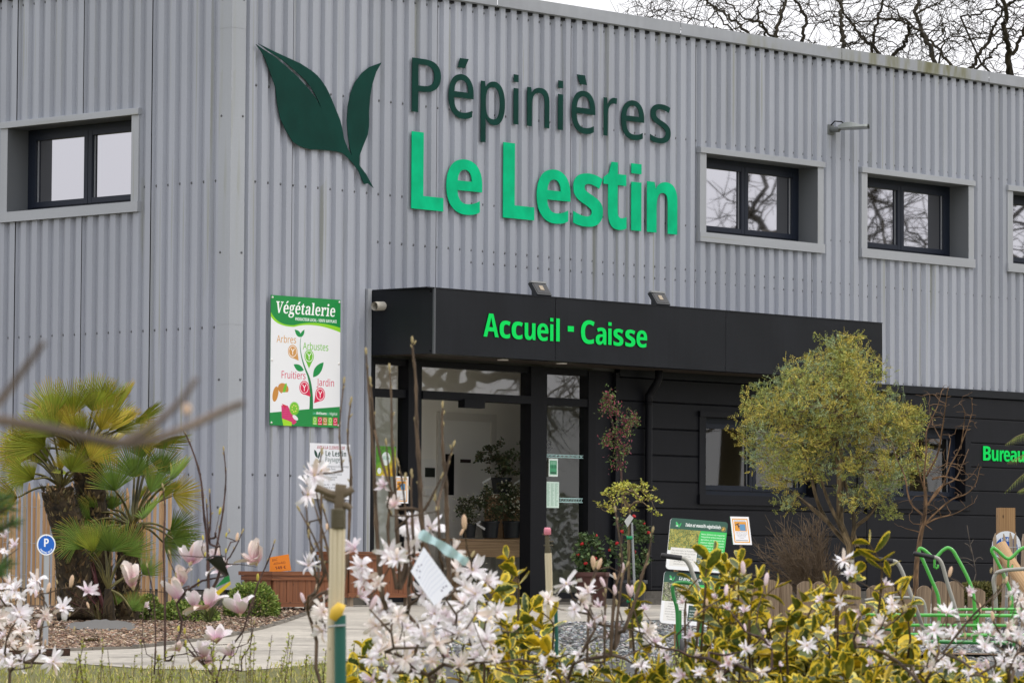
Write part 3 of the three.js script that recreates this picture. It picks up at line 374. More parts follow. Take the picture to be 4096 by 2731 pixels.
{ // the tall poster
  const map = canvasTex(768, 1024, (x, W, H) => {
    const pz = (a, b) => [(a - 110) / 722 * W, (b - 72 - (a - 110) * 0.055) / 1342 * H]; // measured off the board
    x.fillStyle = '#eef0f3'; x.fillRect(0, 0, W, H);
    x.fillStyle = '#8fd622'; lobes(x, [[0, 0], [W, 0], [W, 0.255 * H], [W * 0.62, 0.18 * H, W * 0.33, 0.235 * H], [W * 0.08, 0.24 * H, 0, 0.165 * H]]);
    x.fillStyle = '#008a3c'; lobes(x, [[0, 0], [W, 0], [W, 0.218 * H], [W * 0.62, 0.165 * H, W * 0.33, 0.222 * H], [W * 0.09, 0.235 * H, 0, 0.13 * H]]);
    x.fillStyle = '#ffffff'; x.save(); x.transform(1, 0, -0.12, 1, 22, 0); fit(x, 'Végétalerie', 42, 0.135 * H, W * 0.86, 'bold #px serif', 128); x.restore();
    fit(x, 'PRODUCTEUR LOCAL - VENTE SUR PLACE', W * 0.345, 0.183 * H, W * 0.6, 'bold #px sans-serif', 34);
    // stem with leaves
    x.fillStyle = '#00793a'; lobes(x, [[W * 0.435, H * 0.31], [W * 0.39, H * 0.42, W * 0.53, H * 0.58], [W * 0.63, H * 0.68, W * 0.61, H * 0.93], [W * 0.55, H * 0.93], [W * 0.59, H * 0.7, W * 0.52, H * 0.6], [W * 0.38, H * 0.42, W * 0.43, H * 0.31]]);
    x.fillStyle = '#008f43'; lobes(x, [[W * 0.34, H * 0.255], [W * 0.44, H * 0.26, W * 0.425, H * 0.31], [W * 0.36, H * 0.315, W * 0.34, H * 0.255]]); lobes(x, [[W * 0.48, H * 0.25], [W * 0.40, H * 0.28, W * 0.43, H * 0.31], [W * 0.48, H * 0.30, W * 0.48, H * 0.25]]);
    lobes(x, [[W * 0.33, H * 0.525], [W * 0.43, H * 0.51, W * 0.475, H * 0.565], [W * 0.38, H * 0.60, W * 0.33, H * 0.525]]); lobes(x, [[W * 0.76, H * 0.495], [W * 0.60, H * 0.52, W * 0.61, H * 0.615], [W * 0.74, H * 0.60, W * 0.76, H * 0.495]]);
    const word = (s, a, y, w, c) => { x.fillStyle = c; fit(x, s, W * a, H * y, W * w, '#px sans-serif', 78); };
    word('Arbres', 0.085, 0.362, 0.28, '#d39a52'); word('Arbustes', 0.46, 0.405, 0.37, '#6cc02a'); word('Fruitiers', 0.15, 0.635, 0.355, '#d2214f'); word('Jardin', 0.67, 0.68, 0.25, '#d2214f');
    const pin = (a, y, r, c, ang) => { const X = W * a, Y = H * y; x.fillStyle = c; x.beginPath(); x.arc(X, Y, r, 0, 7); x.fill(); x.save(); x.translate(X, Y); x.rotate(ang); lobes(x, [[-r * 0.95, r * 0.3], [0, r * 1.85], [r * 0.95, r * 0.3]]); x.restore(); x.strokeStyle = '#fff'; x.lineWidth = 5; x.beginPath(); x.arc(X, Y, r * 0.8, 0, 7); x.stroke(); x.lineWidth = 7; x.beginPath(); x.moveTo(X, Y + r * 0.5); x.lineTo(X, Y - r * 0.1); x.moveTo(X - r * 0.35, Y - r * 0.45); x.lineTo(X, Y); x.lineTo(X + r * 0.35, Y - r * 0.45); x.stroke(); };
    pin(0.315, 0.425, 52, '#d39a52', -0.75); pin(0.55, 0.455, 52, '#6cc02a', 0); pin(0.485, 0.70, 54, '#d8164c', -0.8); pin(0.715, 0.745, 54, '#d8164c', 0.75);
    x.fillStyle = '#008a3c'; lobes(x, [[0, H * 0.905], [W * 0.5, H * 0.868], [W, H * 0.835], [W, H], [0, H]]);
    // a customer in a checked shirt carrying a plant
    x.fillStyle = '#c98a3c'; x.beginPath(); x.ellipse(W * 0.075, H * 0.76, 30, 62, 0.25, 0, 7); x.fill(); x.beginPath(); x.ellipse(W * 0.185, H * 0.715, 58, 42, 0.2, 0, 7); x.fill();
    x.fillStyle = '#6cc02a'; x.beginPath(); x.ellipse(W * 0.205, H * 0.72, 14, 52, 0.35, 0, 7); x.fill(); x.fillStyle = '#eef0f3'; lobes(x, [[W * 0.165, H * 0.745], [W * 0.27, H * 0.74], [W * 0.275, H * 0.80], [W * 0.22, H * 0.83], [W * 0.18, H * 0.80]]);
    x.save(); x.fillStyle = '#ef5d94'; x.beginPath(); x.moveTo(W * 0.16, H * 0.845); x.lineTo(W * 0.25, H * 0.845); x.lineTo(W * 0.38, H * 0.97); x.lineTo(W * 0.34, H * 0.99); x.lineTo(W * 0.17, H * 0.95); x.closePath(); x.fill(); x.clip(); x.strokeStyle = 'rgba(190,20,90,0.6)'; x.lineWidth = 9; for (let k = 0; k < 26; k++) { x.beginPath(); x.moveTo(W * 0.1 + k * 14, H * 0.8); x.lineTo(W * 0.1 + k * 14 + 30, H); x.stroke(); x.beginPath(); x.moveTo(0, H * 0.8 + k * 14); x.lineTo(W * 0.5, H * 0.8 + k * 14); x.stroke(); } x.restore();
    x.fillStyle = '#a3dc1e'; lobes(x, [[W * 0.17, H * 0.945], [W * 0.31, H * 0.97], [W * 0.31, H], [W * 0.19, H]]); x.fillStyle = '#d0203f'; lobes(x, [[W * 0.165, H * 0.832], [W * 0.235, H * 0.845], [W * 0.21, H * 0.87]]);
    x.fillStyle = '#77c62c'; for (let k = 0; k < 26; k++) { const a = k / 26 * 6.28; lobes(x, [[W * 0.345 + Math.cos(a) * 58, H * 0.865 + Math.sin(a) * 58], [W * 0.345 + Math.cos(a + 0.35) * 36, H * 0.865 + Math.sin(a + 0.35) * 36], [W * 0.345, H * 0.865], [W * 0.345 + Math.cos(a - 0.35) * 36, H * 0.865 + Math.sin(a - 0.35) * 36]]); } x.fillStyle = '#f4e37a'; for (let k = 0; k < 7; k++) { x.beginPath(); x.arc(W * 0.345 + Math.cos(k * 0.9) * 26, H * 0.865 + Math.sin(k * 0.9) * 26, 6, 0, 7); x.fill(); }
    x.fillStyle = '#e9e9ec'; x.beginPath(); x.ellipse(W * 0.36, H * 0.935, 34, 16, 0.5, 0, 7); x.fill();
    x.fillStyle = '#7fe0c8'; fit(x, 'Les', W * 0.61, H * 0.903, W * 0.045, '#px sans-serif', 27); fit(x, 'du', W * 0.815, H * 0.903, W * 0.03, '#px sans-serif', 27); x.fillStyle = '#fff'; fit(x, 'Artisans', W * 0.66, H * 0.903, W * 0.15, 'bold #px sans-serif', 31); fit(x, 'Végétal', W * 0.85, H * 0.903, W * 0.115, '#px sans-serif', 31);
    ['#7fc52b', '#d31548', '#bb8a3e', '#7fc52b', '#d31548'].forEach((c, k) => { x.fillStyle = c; x.fillRect(W * (0.61 + k * 0.074), H * 0.922, W * 0.062, H * 0.062); x.strokeStyle = '#fff'; x.lineWidth = 3; x.beginPath(); x.ellipse(W * (0.641 + k * 0.074), H * 0.944, 12, 17, k, 0, 7); x.stroke(); x.fillStyle = '#fff'; x.fillRect(W * (0.618 + k * 0.074), H * 0.973, W * 0.046, 4); });
  });
  const z = 0.058, p = board('poster_board', 'tall green and white poster board with a leafy stem, beside the canopy', 'poster', V(onZ(622, 677, z).x, onZ(622, 677, z).y, z), V(onZ(782, 687, z).x, onZ(622, 677, z).y, z), V(onZ(782, 687, z).x, onZ(620, 976, z).y, z), V(onZ(622, 677, z).x, onZ(620, 976, z).y, z), 0.008, map, greenEdge);
  const sc = new B(), q = p.position; for (const [dx, dy] of [[-0.485, 0.645], [0.485, 0.645], [-0.485, -0.645], [0.485, -0.645], [-0.485, 0], [0.485, 0]]) sc.tube([V(q.x + dx, q.y + dy, z - 0.02), V(q.x + dx, q.y + dy, z + 0.006)], [0.014, 0.011], 8); part('screw_heads', sc, M.white, p);
  const map2 = canvasTex(512, 512, (x, W, H) => { x.fillStyle = '#eceef4'; x.fillRect(0, 0, W, H); x.fillStyle = '#a83a48'; x.save(); x.transform(1, 0, -0.15, 1, 10, 0); fit(x, 'AVIS A LA CLIENTÈLE DE', W * 0.17, H * 0.10, W * 0.69, 'bold #px sans-serif', 40); x.restore(); leafPair(x, W * 0.2, H * 0.21, 46, '#123f33', '#123f33'); x.fillStyle = '#123a34'; fit(x, 'Le Lestin', W * 0.38, H * 0.225, W * 0.53, 'bold #px sans-serif', 68); fit(x, 'Paysage', W * 0.38, H * 0.325, W * 0.37, '#px sans-serif', 58);
    x.fillStyle = '#4c4f5a'; const L = (s, y, a, w) => fit(x, s, W * a, H * y, W * w, '#px sans-serif', 27); L("L'accueil physique de l'entreprise LE LESTIN PAYSAGE", 0.43, 0.04, 0.93); L('pour les clients', 0.475, 0.36, 0.28); L('SE FAIT SUR RENDEZ-VOUS', 0.57, 0.2, 0.6); L('du lundi au vendredi', 0.62, 0.3, 0.38); L('de 9h à 12h10', 0.665, 0.33, 0.3); L('au 02 ... 09', 0.76, 0.36, 0.26); L('paysage de accueil', 0.81, 0.3, 0.36); });
  board('customer_notice', 'white customer notice sheet fixed to the grey wall below the poster', 'notice', V(onZ(711, 1017, 0.05).x, onZ(711, 1017, 0.05).y, 0.05), V(onZ(804, 1021, 0.05).x, onZ(711, 1017, 0.05).y, 0.05), V(onZ(804, 1021, 0.05).x, onZ(709, 1145, 0.05).y, 0.05), V(onZ(711, 1017, 0.05).x, onZ(709, 1145, 0.05).y, 0.05), 0.005, map2, whiteEdge, 0.3); }
const warning = (x, W, H) => { x.fillStyle = '#f2f1f4'; x.fillRect(0, 0, W, H); x.strokeStyle = '#e6a021'; x.lineWidth = W * 0.05; x.strokeRect(W * 0.11, H * 0.09, W * 0.78, H * 0.82); x.fillStyle = '#4a4a52'; for (let k = 0; k < 12; k++) for (const y of [0.13, 0.83]) { x.save(); x.transform(1, 0, -0.4, 1, W * (0.2 + k * 0.052), H * y); x.fillRect(0, 0, W * 0.026, H * 0.035); x.restore(); } x.fillStyle = '#e39a1e'; x.fillRect(W * 0.18, H * 0.18, W * 0.64, H * 0.34); x.fillStyle = '#5d93bd'; x.fillRect(W * 0.45, H * 0.27, W * 0.31, H * 0.23); x.strokeStyle = '#2b2a33'; x.lineWidth = W * 0.045; x.beginPath(); x.moveTo(W * 0.22, H * 0.3); x.lineTo(W * 0.34, H * 0.27); x.lineTo(W * 0.45, H * 0.36); x.moveTo(W * 0.34, H * 0.27); x.lineTo(W * 0.44, H * 0.24); x.moveTo(W * 0.34, H * 0.28); x.lineTo(W * 0.42, H * 0.42); x.stroke(); x.fillStyle = '#555'; ['LES DALLES PRÉSENTES SUR', 'LE SITE PEUVENT CAUSER DES', 'CHUTES. MERCI DE FAIRE', 'ATTENTION À VOTRE', 'MARCHE'].forEach((s, k) => fit(x, s, W * [0.2, 0.19, 0.24, 0.28, 0.38][k], H * (0.575 + k * 0.05), W * [0.6, 0.62, 0.52, 0.44, 0.24][k], '#px sans-serif', H * 0.036)); };
const warnMap = canvasTex(256, 360, warning);
{ // papers on the glass
  const dz = (x, y, z) => onZ((1440 + x * 0.6378) / PX, (1400 + y * 0.6378) / PX, z), rect = (name, label, cat, x0, y0, x1, y1, map, z = 0.0) => { const a = dz(x0, y0, z), c = dz(x1, y1, z); return board(name, label, cat, V(a.x, a.y, z), V(c.x, a.y, z), V(c.x, c.y, z), V(a.x, c.y, z), 0.002, map, whiteEdge, 0.5); };
  rect('window_sticker', 'green leafy sticker with round white spots on the narrow entrance pane', 'sticker', 100, 600, 224, 792, canvasTex(256, 384, (x, W, H) => { for (let j = 0; j < 96; j++) for (let i = 0; i < 64; i++) { const n = tfbm(i / 64, j / 96, 9, 12, 141, 4), t = Math.min(1, Math.max(0, (j / 96 - 0.35) * 1.6 + (i / 64 - 0.4))); x.fillStyle = `rgb(${60 + t * 150 + n * 40},${110 + n * 70 + t * 40},${24 + n * 18})`; x.fillRect(i * 4, j * 4, 4, 4); } x.strokeStyle = 'rgba(235,245,225,.6)'; for (let k = 0; k < 40; k++) { const a = k / 40 * 6.28; x.beginPath(); x.moveTo(W * 0.5 + Math.cos(a) * 70, H * 0.42 + Math.sin(a) * 105); x.lineTo(W * 0.5 + Math.cos(a) * 84, H * 0.42 + Math.sin(a) * 126); x.stroke(); } x.fillStyle = '#e8f2ee'; x.beginPath(); x.ellipse(W * 0.5, H * 0.42, 58, 88, 0, 0, 7); x.fill(); x.beginPath(); x.ellipse(W * 0.17, H * 0.83, 25, 40, 0, 0, 7); x.fill(); x.fillStyle = '#79b58f'; fit(x, 'ENTREZ', W * 0.36, H * 0.38, W * 0.28, '#px sans-serif', 30); fit(x, 'CÔTÉ JARDIN', W * 0.32, H * 0.45, W * 0.36, 'bold #px sans-serif', 38); }));
  rect('warning_notice', 'orange and white warning sheet taped to the entrance post', 'notice', 216, 790, 302, 962, warnMap, 0.05);
  rect('opening_hours_card', 'small green and white card on the wide entrance pane, upper of two', 'notice', 1184, 679, 1241, 794, canvasTex(128, 256, (x, W, H) => { x.fillStyle = '#dfeee6'; x.fillRect(0, 0, W, H); x.fillStyle = '#46a173'; x.fillRect(W * 0.12, H * 0.12, W * 0.76, H * 0.76); x.fillStyle = '#1f6f4b'; for (let k = 0; k < 4; k++) x.fillRect(W * (0.2 + k * 0.17), H * 0.38, W * 0.1, H * 0.16); x.fillStyle = '#2a6148'; x.fillRect(W * 0.2, H * 0.74, W * 0.6, H * 0.1); x.fillStyle = '#bfe6d2'; for (let k = 0; k < 4; k++) x.fillRect(W * 0.2, H * (0.17 + k * 0.045), W * 0.6, 4); }));
  rect('price_list_sheet', 'pale printed list sheet on the wide entrance pane, lower of two', 'notice', 1166, 824, 1248, 990, canvasTex(256, 512, (x, W, H) => { x.fillStyle = '#cfe6da'; x.fillRect(0, 0, W, H); x.fillStyle = '#7aa892'; for (let k = 0; k < 44; k++) for (let c = 0; c < 3; c++) x.fillRect(W * (0.08 + c * 0.3), H * (0.06 + k * 0.02), W * (0.12 + 0.14 * hash2(k, c, 3)), 4); }));
  for (const [x0, y0, x1, y1, l] of [[1160, 652, 1400, 680, 'upper'], [1250, 926, 1396, 958, 'lower']]) { const a = dz(x0, y0, -0.046), c = dz(x1, y1, -0.046), m = thing('safety_band', `${l} pale lattice safety band stuck on the wide entrance pane`, 'sticker', a); const b = new B(); b.box(a.x, c.y, -0.047, c.x, c.y + 0.008, -0.044); b.box(a.x, a.y - 0.008, -0.047, c.x, a.y, -0.044); for (let k = 0; k < 9; k++) for (const s of [0, 1]) { const p = a.x + (c.x - a.x) * k / 9, q = a.x + (c.x - a.x) * (k + 1) / 9; b.tube([V(p, s ? c.y : a.y, -0.0455), V(q, s ? a.y : c.y, -0.0455)], 0.003, 4); } part('band', b, std([0.45, 0.68, 0.66], 0.5), m); } }
// ---------------------------------------------------------------- lamps, pipe, table inside
M.lampBody = phys([0.03, 0.033, 0.036], 0.4);
function floodlight(u, v, label) { const p = onZ(u, v, 0.62); p.y = 3.322; const r = thing('floodlight', label, 'floodlight', p, 'floodlights on the canopy'); const q = new THREE.Quaternion().setFromEuler(new THREE.Euler(-0.62, 0, 0)), c = p.clone().add(V(0.0, 0.085, 0.02));
  const b = new B(); b.box(c.x - 0.115, c.y - 0.09, c.z - 0.025, c.x + 0.115, c.y + 0.09, c.z + 0.025, q); part('housing', b, M.lampBody, r);
  const g = new B(), c2 = c.clone().add(V(0, 0, 0.022).applyQuaternion(q)); g.box(c2.x - 0.095, c2.y - 0.07, c2.z - 0.006, c2.x + 0.095, c2.y + 0.07, c2.z + 0.006, q); part('lens', g, phys([0.02, 0.02, 0.02], 0.12), r);
  const l = new B(), c3 = c.clone().add(V(0, 0.0, 0.03).applyQuaternion(q)); l.box(c3.x - 0.03, c3.y - 0.03, c3.z - 0.002, c3.x + 0.03, c3.y + 0.03, c3.z + 0.002, q); part('led_panel', l, std([0.4, 0.33, 0.24], 0.6), r);
  const f = new B(); f.box(c.x - 0.122, c.y + 0.072, c.z - 0.05, c.x + 0.122, c.y + 0.09, c.z - 0.01); part('rim', f, std([0.35, 0.36, 0.37], 0.4), r);
  const s = new B(); s.box(p.x - 0.09, p.y - 0.004, p.z - 0.02, p.x - 0.07, p.y + 0.09, p.z + 0.02); s.box(p.x + 0.07, p.y - 0.004, p.z - 0.02, p.x + 0.09, p.y + 0.09, p.z + 0.02); part('bracket', s, M.lampBody, r); }
floodlight(1237, 672, 'black floodlight tilted up on the canopy edge, above the word Accueil'); floodlight(1511, 692, 'black floodlight tilted up on the canopy edge, beyond the last letter of Caisse');
{ const p = onZ(1908, 298, 0.04), r = thing('wall_lamp', 'grey street-type lamp head on a short arm above the upper windows', 'lamp', p), b = new B(); b.tube([p.clone().add(V(0, 0, -0.02)), p.clone().add(V(0.02, 0.0, 0.12))], 0.035, 10); b.box(p.x - 0.06, p.y - 0.06, p.z - 0.03, p.x + 0.06, p.y + 0.06, p.z + 0.01); part('bracket', b, std([0.12, 0.13, 0.13], 0.5), r);
  const d = V(0.5, -0.02, 0.86).normalize(), s = V(0.86, 0, -0.5), h = new B(), n = 10, at2 = (t, w, y) => p.clone().addScaledVector(d, 0.1 + t * 0.36).addScaledVector(s, w).add(V(0, y, 0)); const W = (t) => 0.05 + 0.08 * Math.sin(Math.min(1, t * 1.25 + 0.15) * 1.6) * (t > 0.9 ? 0.75 : 1), Hh = (t) => 0.035 + 0.05 * Math.sin(Math.PI * Math.min(1, t * 1.3 + 0.05)) * (1 - t * 0.5);
  const ring = []; for (let i = 0; i <= n; i++) { const t = i / n, w = W(t), k = Hh(t), y = 0.015 + t * 0.02; ring.push([at2(t, -w, y), at2(t, -w * 0.7, y + k * 0.8), at2(t, 0, y + k), at2(t, w * 0.7, y + k * 0.8), at2(t, w, y)]); }
  for (let i = 0; i < n; i++) for (let j = 0; j < 4; j++) h.quad(ring[i][j], ring[i][j + 1], ring[i + 1][j + 1], ring[i + 1][j]); part('housing', h, std([0.25, 0.27, 0.26], 0.45, two), r);
  const gl = new B(); for (let i = 0; i < n; i++) gl.quad(ring[i][0].clone().add(V(0, -0.012, 0)), ring[i + 1][0].clone().add(V(0, -0.012, 0)), ring[i + 1][4].clone().add(V(0, -0.012, 0)), ring[i][4].clone().add(V(0, -0.012, 0))); for (let i = 0; i < n; i++) for (const j of [0, 4]) gl.quad(ring[i][j], ring[i + 1][j], ring[i + 1][j].clone().add(V(0, -0.012, 0)), ring[i][j].clone().add(V(0, -0.012, 0))); part('glass', gl, std([0.16, 0.17, 0.16], 0.3, two), r);
  const wr = new B(); wr.tube([p.clone().add(V(0, 0.05, 0)), p.clone().add(V(0.01, 0.1, 0.06)), p.clone().add(V(0.03, 0.09, 0.15)), p.clone().add(V(0.04, 0.05, 0.19))], 0.008, 6); part('cable', wr, M.black, r); }
{ const x = onZ(1490, 1100, 0.08).x, r = thing('downpipe', 'black round downpipe running down the dark wall beside the entrance', 'downpipe', V(x, 0.15, 0.08)), t = onZ(1512, 862, 0.2); const b = new B(), y = onZ(1490, 905, 0.08).y; b.tube([V(x, 0.16, 0.08), V(x, 0.9, 0.08), V(x, 1.6, 0.08), V(x, y - 0.06, 0.08)], 0.042, 14); part('pipe', b, M.dark, r);
  const e = new B(); e.tube([V(x, y - 0.1, 0.08), V(x, y - 0.02, 0.08), V(x + 0.02, y + 0.03, 0.1), V(t.x - 0.02, t.y - 0.1, 0.19), V(t.x, t.y - 0.04, 0.21), V(t.x, 2.64, 0.21)], 0.045, 14); part('elbow', e, M.dark, r);
  for (const yy of [0.52, y - 0.12, 1.3]) { const c = new B(); c.tube([V(x, yy, 0.08), V(x, yy + 0.03, 0.08)], 0.047, 14); c.box(x + 0.03, yy + 0.005, 0.0, x + 0.09, yy + 0.025, 0.06); part('collar', c, M.dark, r); } }

// ---------------------------------------------------------------- garden furniture and signs
// planters of upright boards
function planter(p, lx, lz, h, feet, label) { // p: the corner nearest the camera, on the ground
  const r = thing('wooden_planter', label, 'planter', p, 'planters by the entrance'), y0 = p.y + feet, x0 = p.x, x1 = p.x + lx, z1 = p.z, z0 = p.z - lz;
  const bd = (x, z, x2, z2) => { const b = new B(); b.box(x, y0 + 0.012 + rnd(0.004), z, x2, y0 + h - 0.03, z2); part('board', b, M.planter, r); };
  const nx = Math.round(lx / 0.085), nz = Math.round(lz / 0.085);
  for (let k = 0; k < nx; k++) { const a = x0 + 0.02 + k * (lx - 0.04) / nx, c = a + (lx - 0.04) / nx - 0.004, o = rnd(0.003); bd(a, z1 - 0.02 + o, c, z1 - 0.002 + o); bd(a, z0 + 0.002, c, z0 + 0.02); }
  for (let k = 0; k < nz; k++) { const a = z0 + 0.022 + k * (lz - 0.044) / nz, c = a + (lz - 0.044) / nz - 0.004, o = rnd(0.003); bd(x0 + 0.002 - o, a, x0 + 0.02 - o, c); bd(x1 - 0.02, a, x1 - 0.002, c); }
  for (const [a, c, d, e, y] of [[x0 - 0.025, z1 - 0.03, x1 + 0.025, z1 + 0.025, h - 0.03], [x0 - 0.025, z0 - 0.025, x1 + 0.025, z0 + 0.03, h - 0.03], [x0 - 0.025, z0 + 0.032, x0 + 0.03, z1 - 0.032, h - 0.03], [x1 - 0.03, z0 + 0.032, x1 + 0.025, z1 - 0.032, h - 0.03]]) { const b = new B(); b.box(a, y0 + y, c, d, y0 + y + 0.035, e); part('rim_board', b, M.planter, r); }
  for (const [a, c, d, e] of [[x0 - 0.012, z1 - 0.002, x1 + 0.012, z1 + 0.014], [x0 - 0.014, z0, x0 + 0.002, z1]]) { const b = new B(); b.box(a, y0, c, d, y0 + 0.045, e); part('base_rail', b, M.planter, r); const t = new B(); t.box(a, y0 + h - 0.075, c, d, y0 + h - 0.032, e); part('top_rail', t, M.planter, r); }
  const s = new B(); s.box(x0 + 0.025, y0 + 0.02, z0 + 0.025, x1 - 0.025, y0 + h - 0.06, z1 - 0.025); part('soil', s, M.soil, r);
  for (const [a, c] of [[x0 + 0.06, z1 - 0.08], [x1 - 0.1, z1 - 0.08], [x0 + 0.06, z0 + 0.04], [x1 - 0.1, z0 + 0.04]]) { const b = new B(); b.box(a, p.y, c, a + 0.045, y0, c + 0.045); part('foot', b, M.greyWood, r); }
  return r; }
reseed(21);
const pA = onG(624, 1405); planter(pA, 0.86, 0.4, 0.32, 0.045, 'reddish brown planter of upright boards nearest the green shrub');
{ const q = onZ(800, 1372, 1.05); planter(V(q.x, 0, 1.05), 0.98, 0.42, 0.46, 0.09, 'taller reddish brown planter of upright boards against the entrance'); }
{ const r = thing('orange_price_tag', 'orange handwritten price tag standing in the nearer planter', 'price tag', V(pA.x + 0.2, pA.y + 0.33, pA.z - 0.1)), p = r.position; const map = canvasTex(128, 128, (x, W, H) => { x.fillStyle = '#f08a24'; x.fillRect(0, 0, W, H); x.fillStyle = '#7a2f1a'; fit(x, 'BAC', W * 0.12, H * 0.3, W * 0.3, '#px sans-serif', 30); fit(x, '40x40', W * 0.2, H * 0.55, W * 0.6, '#px sans-serif', 26); fit(x, '149 €', W * 0.28, H * 0.85, W * 0.5, 'bold #px sans-serif', 32); });
  const b = new B(), w = 0.1, s = R0, P = (a, y) => p.clone().addScaledVector(s, a).add(V(0, y, 0)); b.quad(P(-w, 0.03), P(w, 0.05), P(w * 0.75, 0.2), P(-w, 0.17)); b.quad(P(-w * 0.5, -0.02), P(w * 0.6, -0.02), P(w * 0.3, 0.04), P(-w * 0.4, 0.04), [0, 0, 0.05, 0, 0.05, 0.05, 0, 0.05]); part('card', b, std(0xffffff, 0.6, { map, side: THREE.DoubleSide }), r); }
// chestnut paling fence in front of the gable wall: split pales wired together
function pale(root, x, z, w, h, lean, m, g) { const b = new B(), t = 0.022, n = 4, dx = lean, pts = []; const base = ground(x, z) - 0.03; const dirx = g.x, dirz = g.z;
  for (let k = 0; k <= n; k++) { const y = base + h * k / n, o = (k / n) * dx + rnd(-0.006, 0.006), ww = w * (k === n ? 0.25 : 1) * rnd(0.85, 1.1) / 2, tt = t * (k === n ? 0.3 : 1) / 2; pts.push([[x + dirx * (o - ww) - dirz * tt, y, z + dirz * (o - ww) + dirx * tt], [x + dirx * (o + ww) - dirz * tt, y, z + dirz * (o + ww) + dirx * tt], [x + dirx * (o + ww) + dirz * tt, y, z + dirz * (o + ww) - dirx * tt], [x + dirx * (o - ww) + dirz * tt, y, z + dirz * (o - ww) - dirx * tt]].map((a) => V(...a))); if (k === n - 1) { const q = pts.pop(); const f = 0.92 / ((n - 1) / n) ; pts.push(q.map((c) => V(c.x, base + h * 0.94, c.z))); } }
  const u0 = rnd(3); for (let k = 0; k < n; k++) for (let s = 0; s < 4; s++) { const A = pts[k][s], C = pts[k][(s + 1) % 4], D = pts[k + 1][(s + 1) % 4], E = pts[k + 1][s], a = u0 + s * 0.03, c = a + 0.03; b.quad(A, C, D, E, [a, A.y + u0, c, A.y + u0, c, D.y + u0, a, D.y + u0]); } b.quad(...pts[n]);
  part('pale', b, m, root); }
reseed(31);
{ const A = foot(-40, 1300, 41), C = foot(400, 1300, 38), d = C.clone().sub(A); d.y = 0; const L = d.length(); d.normalize(); const r = thing('paling_fence', 'split chestnut paling fence standing behind the palms', 'fence', A.clone()); let s = 0;
  const cols = [M.paling, std([0.8, 0.74, 0.68], 0.85, { map: M.paling.map }), std([1.1, 1.0, 0.9].map((v) => Math.min(1, v)), 0.8, { map: M.greyWood.map })];
  while (s < L) { const p = A.clone().addScaledVector(d, s) ; pale(r, p.x, p.z, rnd(0.022, 0.038), rnd(1.12, 1.25), rnd(-0.03, 0.03), cols[Math.floor(rnd(2.3))], d); s += rnd(0.078, 0.112); }
  for (const y of [0.3, 0.62, 0.98]) { const w = new B(), w2 = new B(); const pts = [], p2 = []; for (let k = 0; k <= 60; k++) { const p = A.clone().addScaledVector(d, L * k / 60); pts.push(V(p.x - d.z * 0.018 * Math.sin(k * 2), ground(p.x, p.z) + y + 0.006 * Math.sin(k), p.z + d.x * 0.018 * Math.sin(k * 2))); } w.tube(pts, 0.0025, 4); part('wire', w, M.galv, r); } }
// round parking sign on a flat post
{ const p = onG(103, 1488), D = ahead(p.x, p.z), c = atS(103, 1251, D), r = thing('parking_sign', 'round blue and white parking sign on a grey flat post', 'sign', p), post = new B(), q = new THREE.Quaternion().setFromAxisAngle(V(0, 1, 0), -YAW + 0.62);
  const w = 0.017; { const k = V(w, 0, 0).applyQuaternion(q); post.box(p.x - 0.019, p.y - 0.05, p.z - 0.006, p.x + 0.019, c.y + 0.02, p.z + 0.006, q); } part('post', post, M.galv, r);
  const map = canvasTex(256, 256, (x, W) => { x.fillStyle = '#f1f3f6'; x.fillRect(0, 0, W, W); x.fillStyle = '#0f62c4'; x.beginPath(); x.arc(128, 128, 112, 0, 7); x.fill(); x.fillStyle = '#f4f6fa'; x.font = 'bold 140px sans-serif'; x.textAlign = 'center'; x.fillText('P', 126, 152); const s = 'PARKING PRIVÉ'; x.font = 'bold 28px sans-serif'; for (let k = 0; k < s.length; k++) { const a = Math.PI / 2 + 0.95 - k * 0.158; x.save(); x.translate(128 + Math.cos(a) * 104, 128 + Math.sin(a) * 104); x.rotate(a - Math.PI / 2); x.fillText(s[k], 0, 0); x.restore(); } });
  const n = V(0, 0, 1).applyQuaternion(q), sd = V(1, 0, 0).applyQuaternion(q), R = 0.075, f = new B(), cc = c.clone().addScaledVector(n, 0.014); const o = f.v(cc.x, cc.y, cc.z, 0.5, 0.5); for (let k = 0; k <= 36; k++) { const a = k / 36 * 6.2832, P = cc.clone().addScaledVector(sd, Math.cos(a) * R).add(V(0, Math.sin(a) * R, 0)); f.v(P.x, P.y, P.z, 0.5 + Math.cos(a) / 2, 0.5 + Math.sin(a) / 2); if (k) f.i.push(o, o + k, o + k + 1); } part('disc_face', f, std(0xffffff, 0.35, { map }), r);
  const e = new B(); e.tube([cc.clone().addScaledVector(n, -0.001), cc.clone().addScaledVector(n, -0.006)], R, 36); part('disc', e, M.white, r); const bt = new B(); bt.tube([cc.clone().add(V(0, 0.062, 0)), cc.clone().add(V(0, 0.062, 0)).addScaledVector(n, 0.003)], 0.004, 8); part('bolt', bt, M.galv, r); }
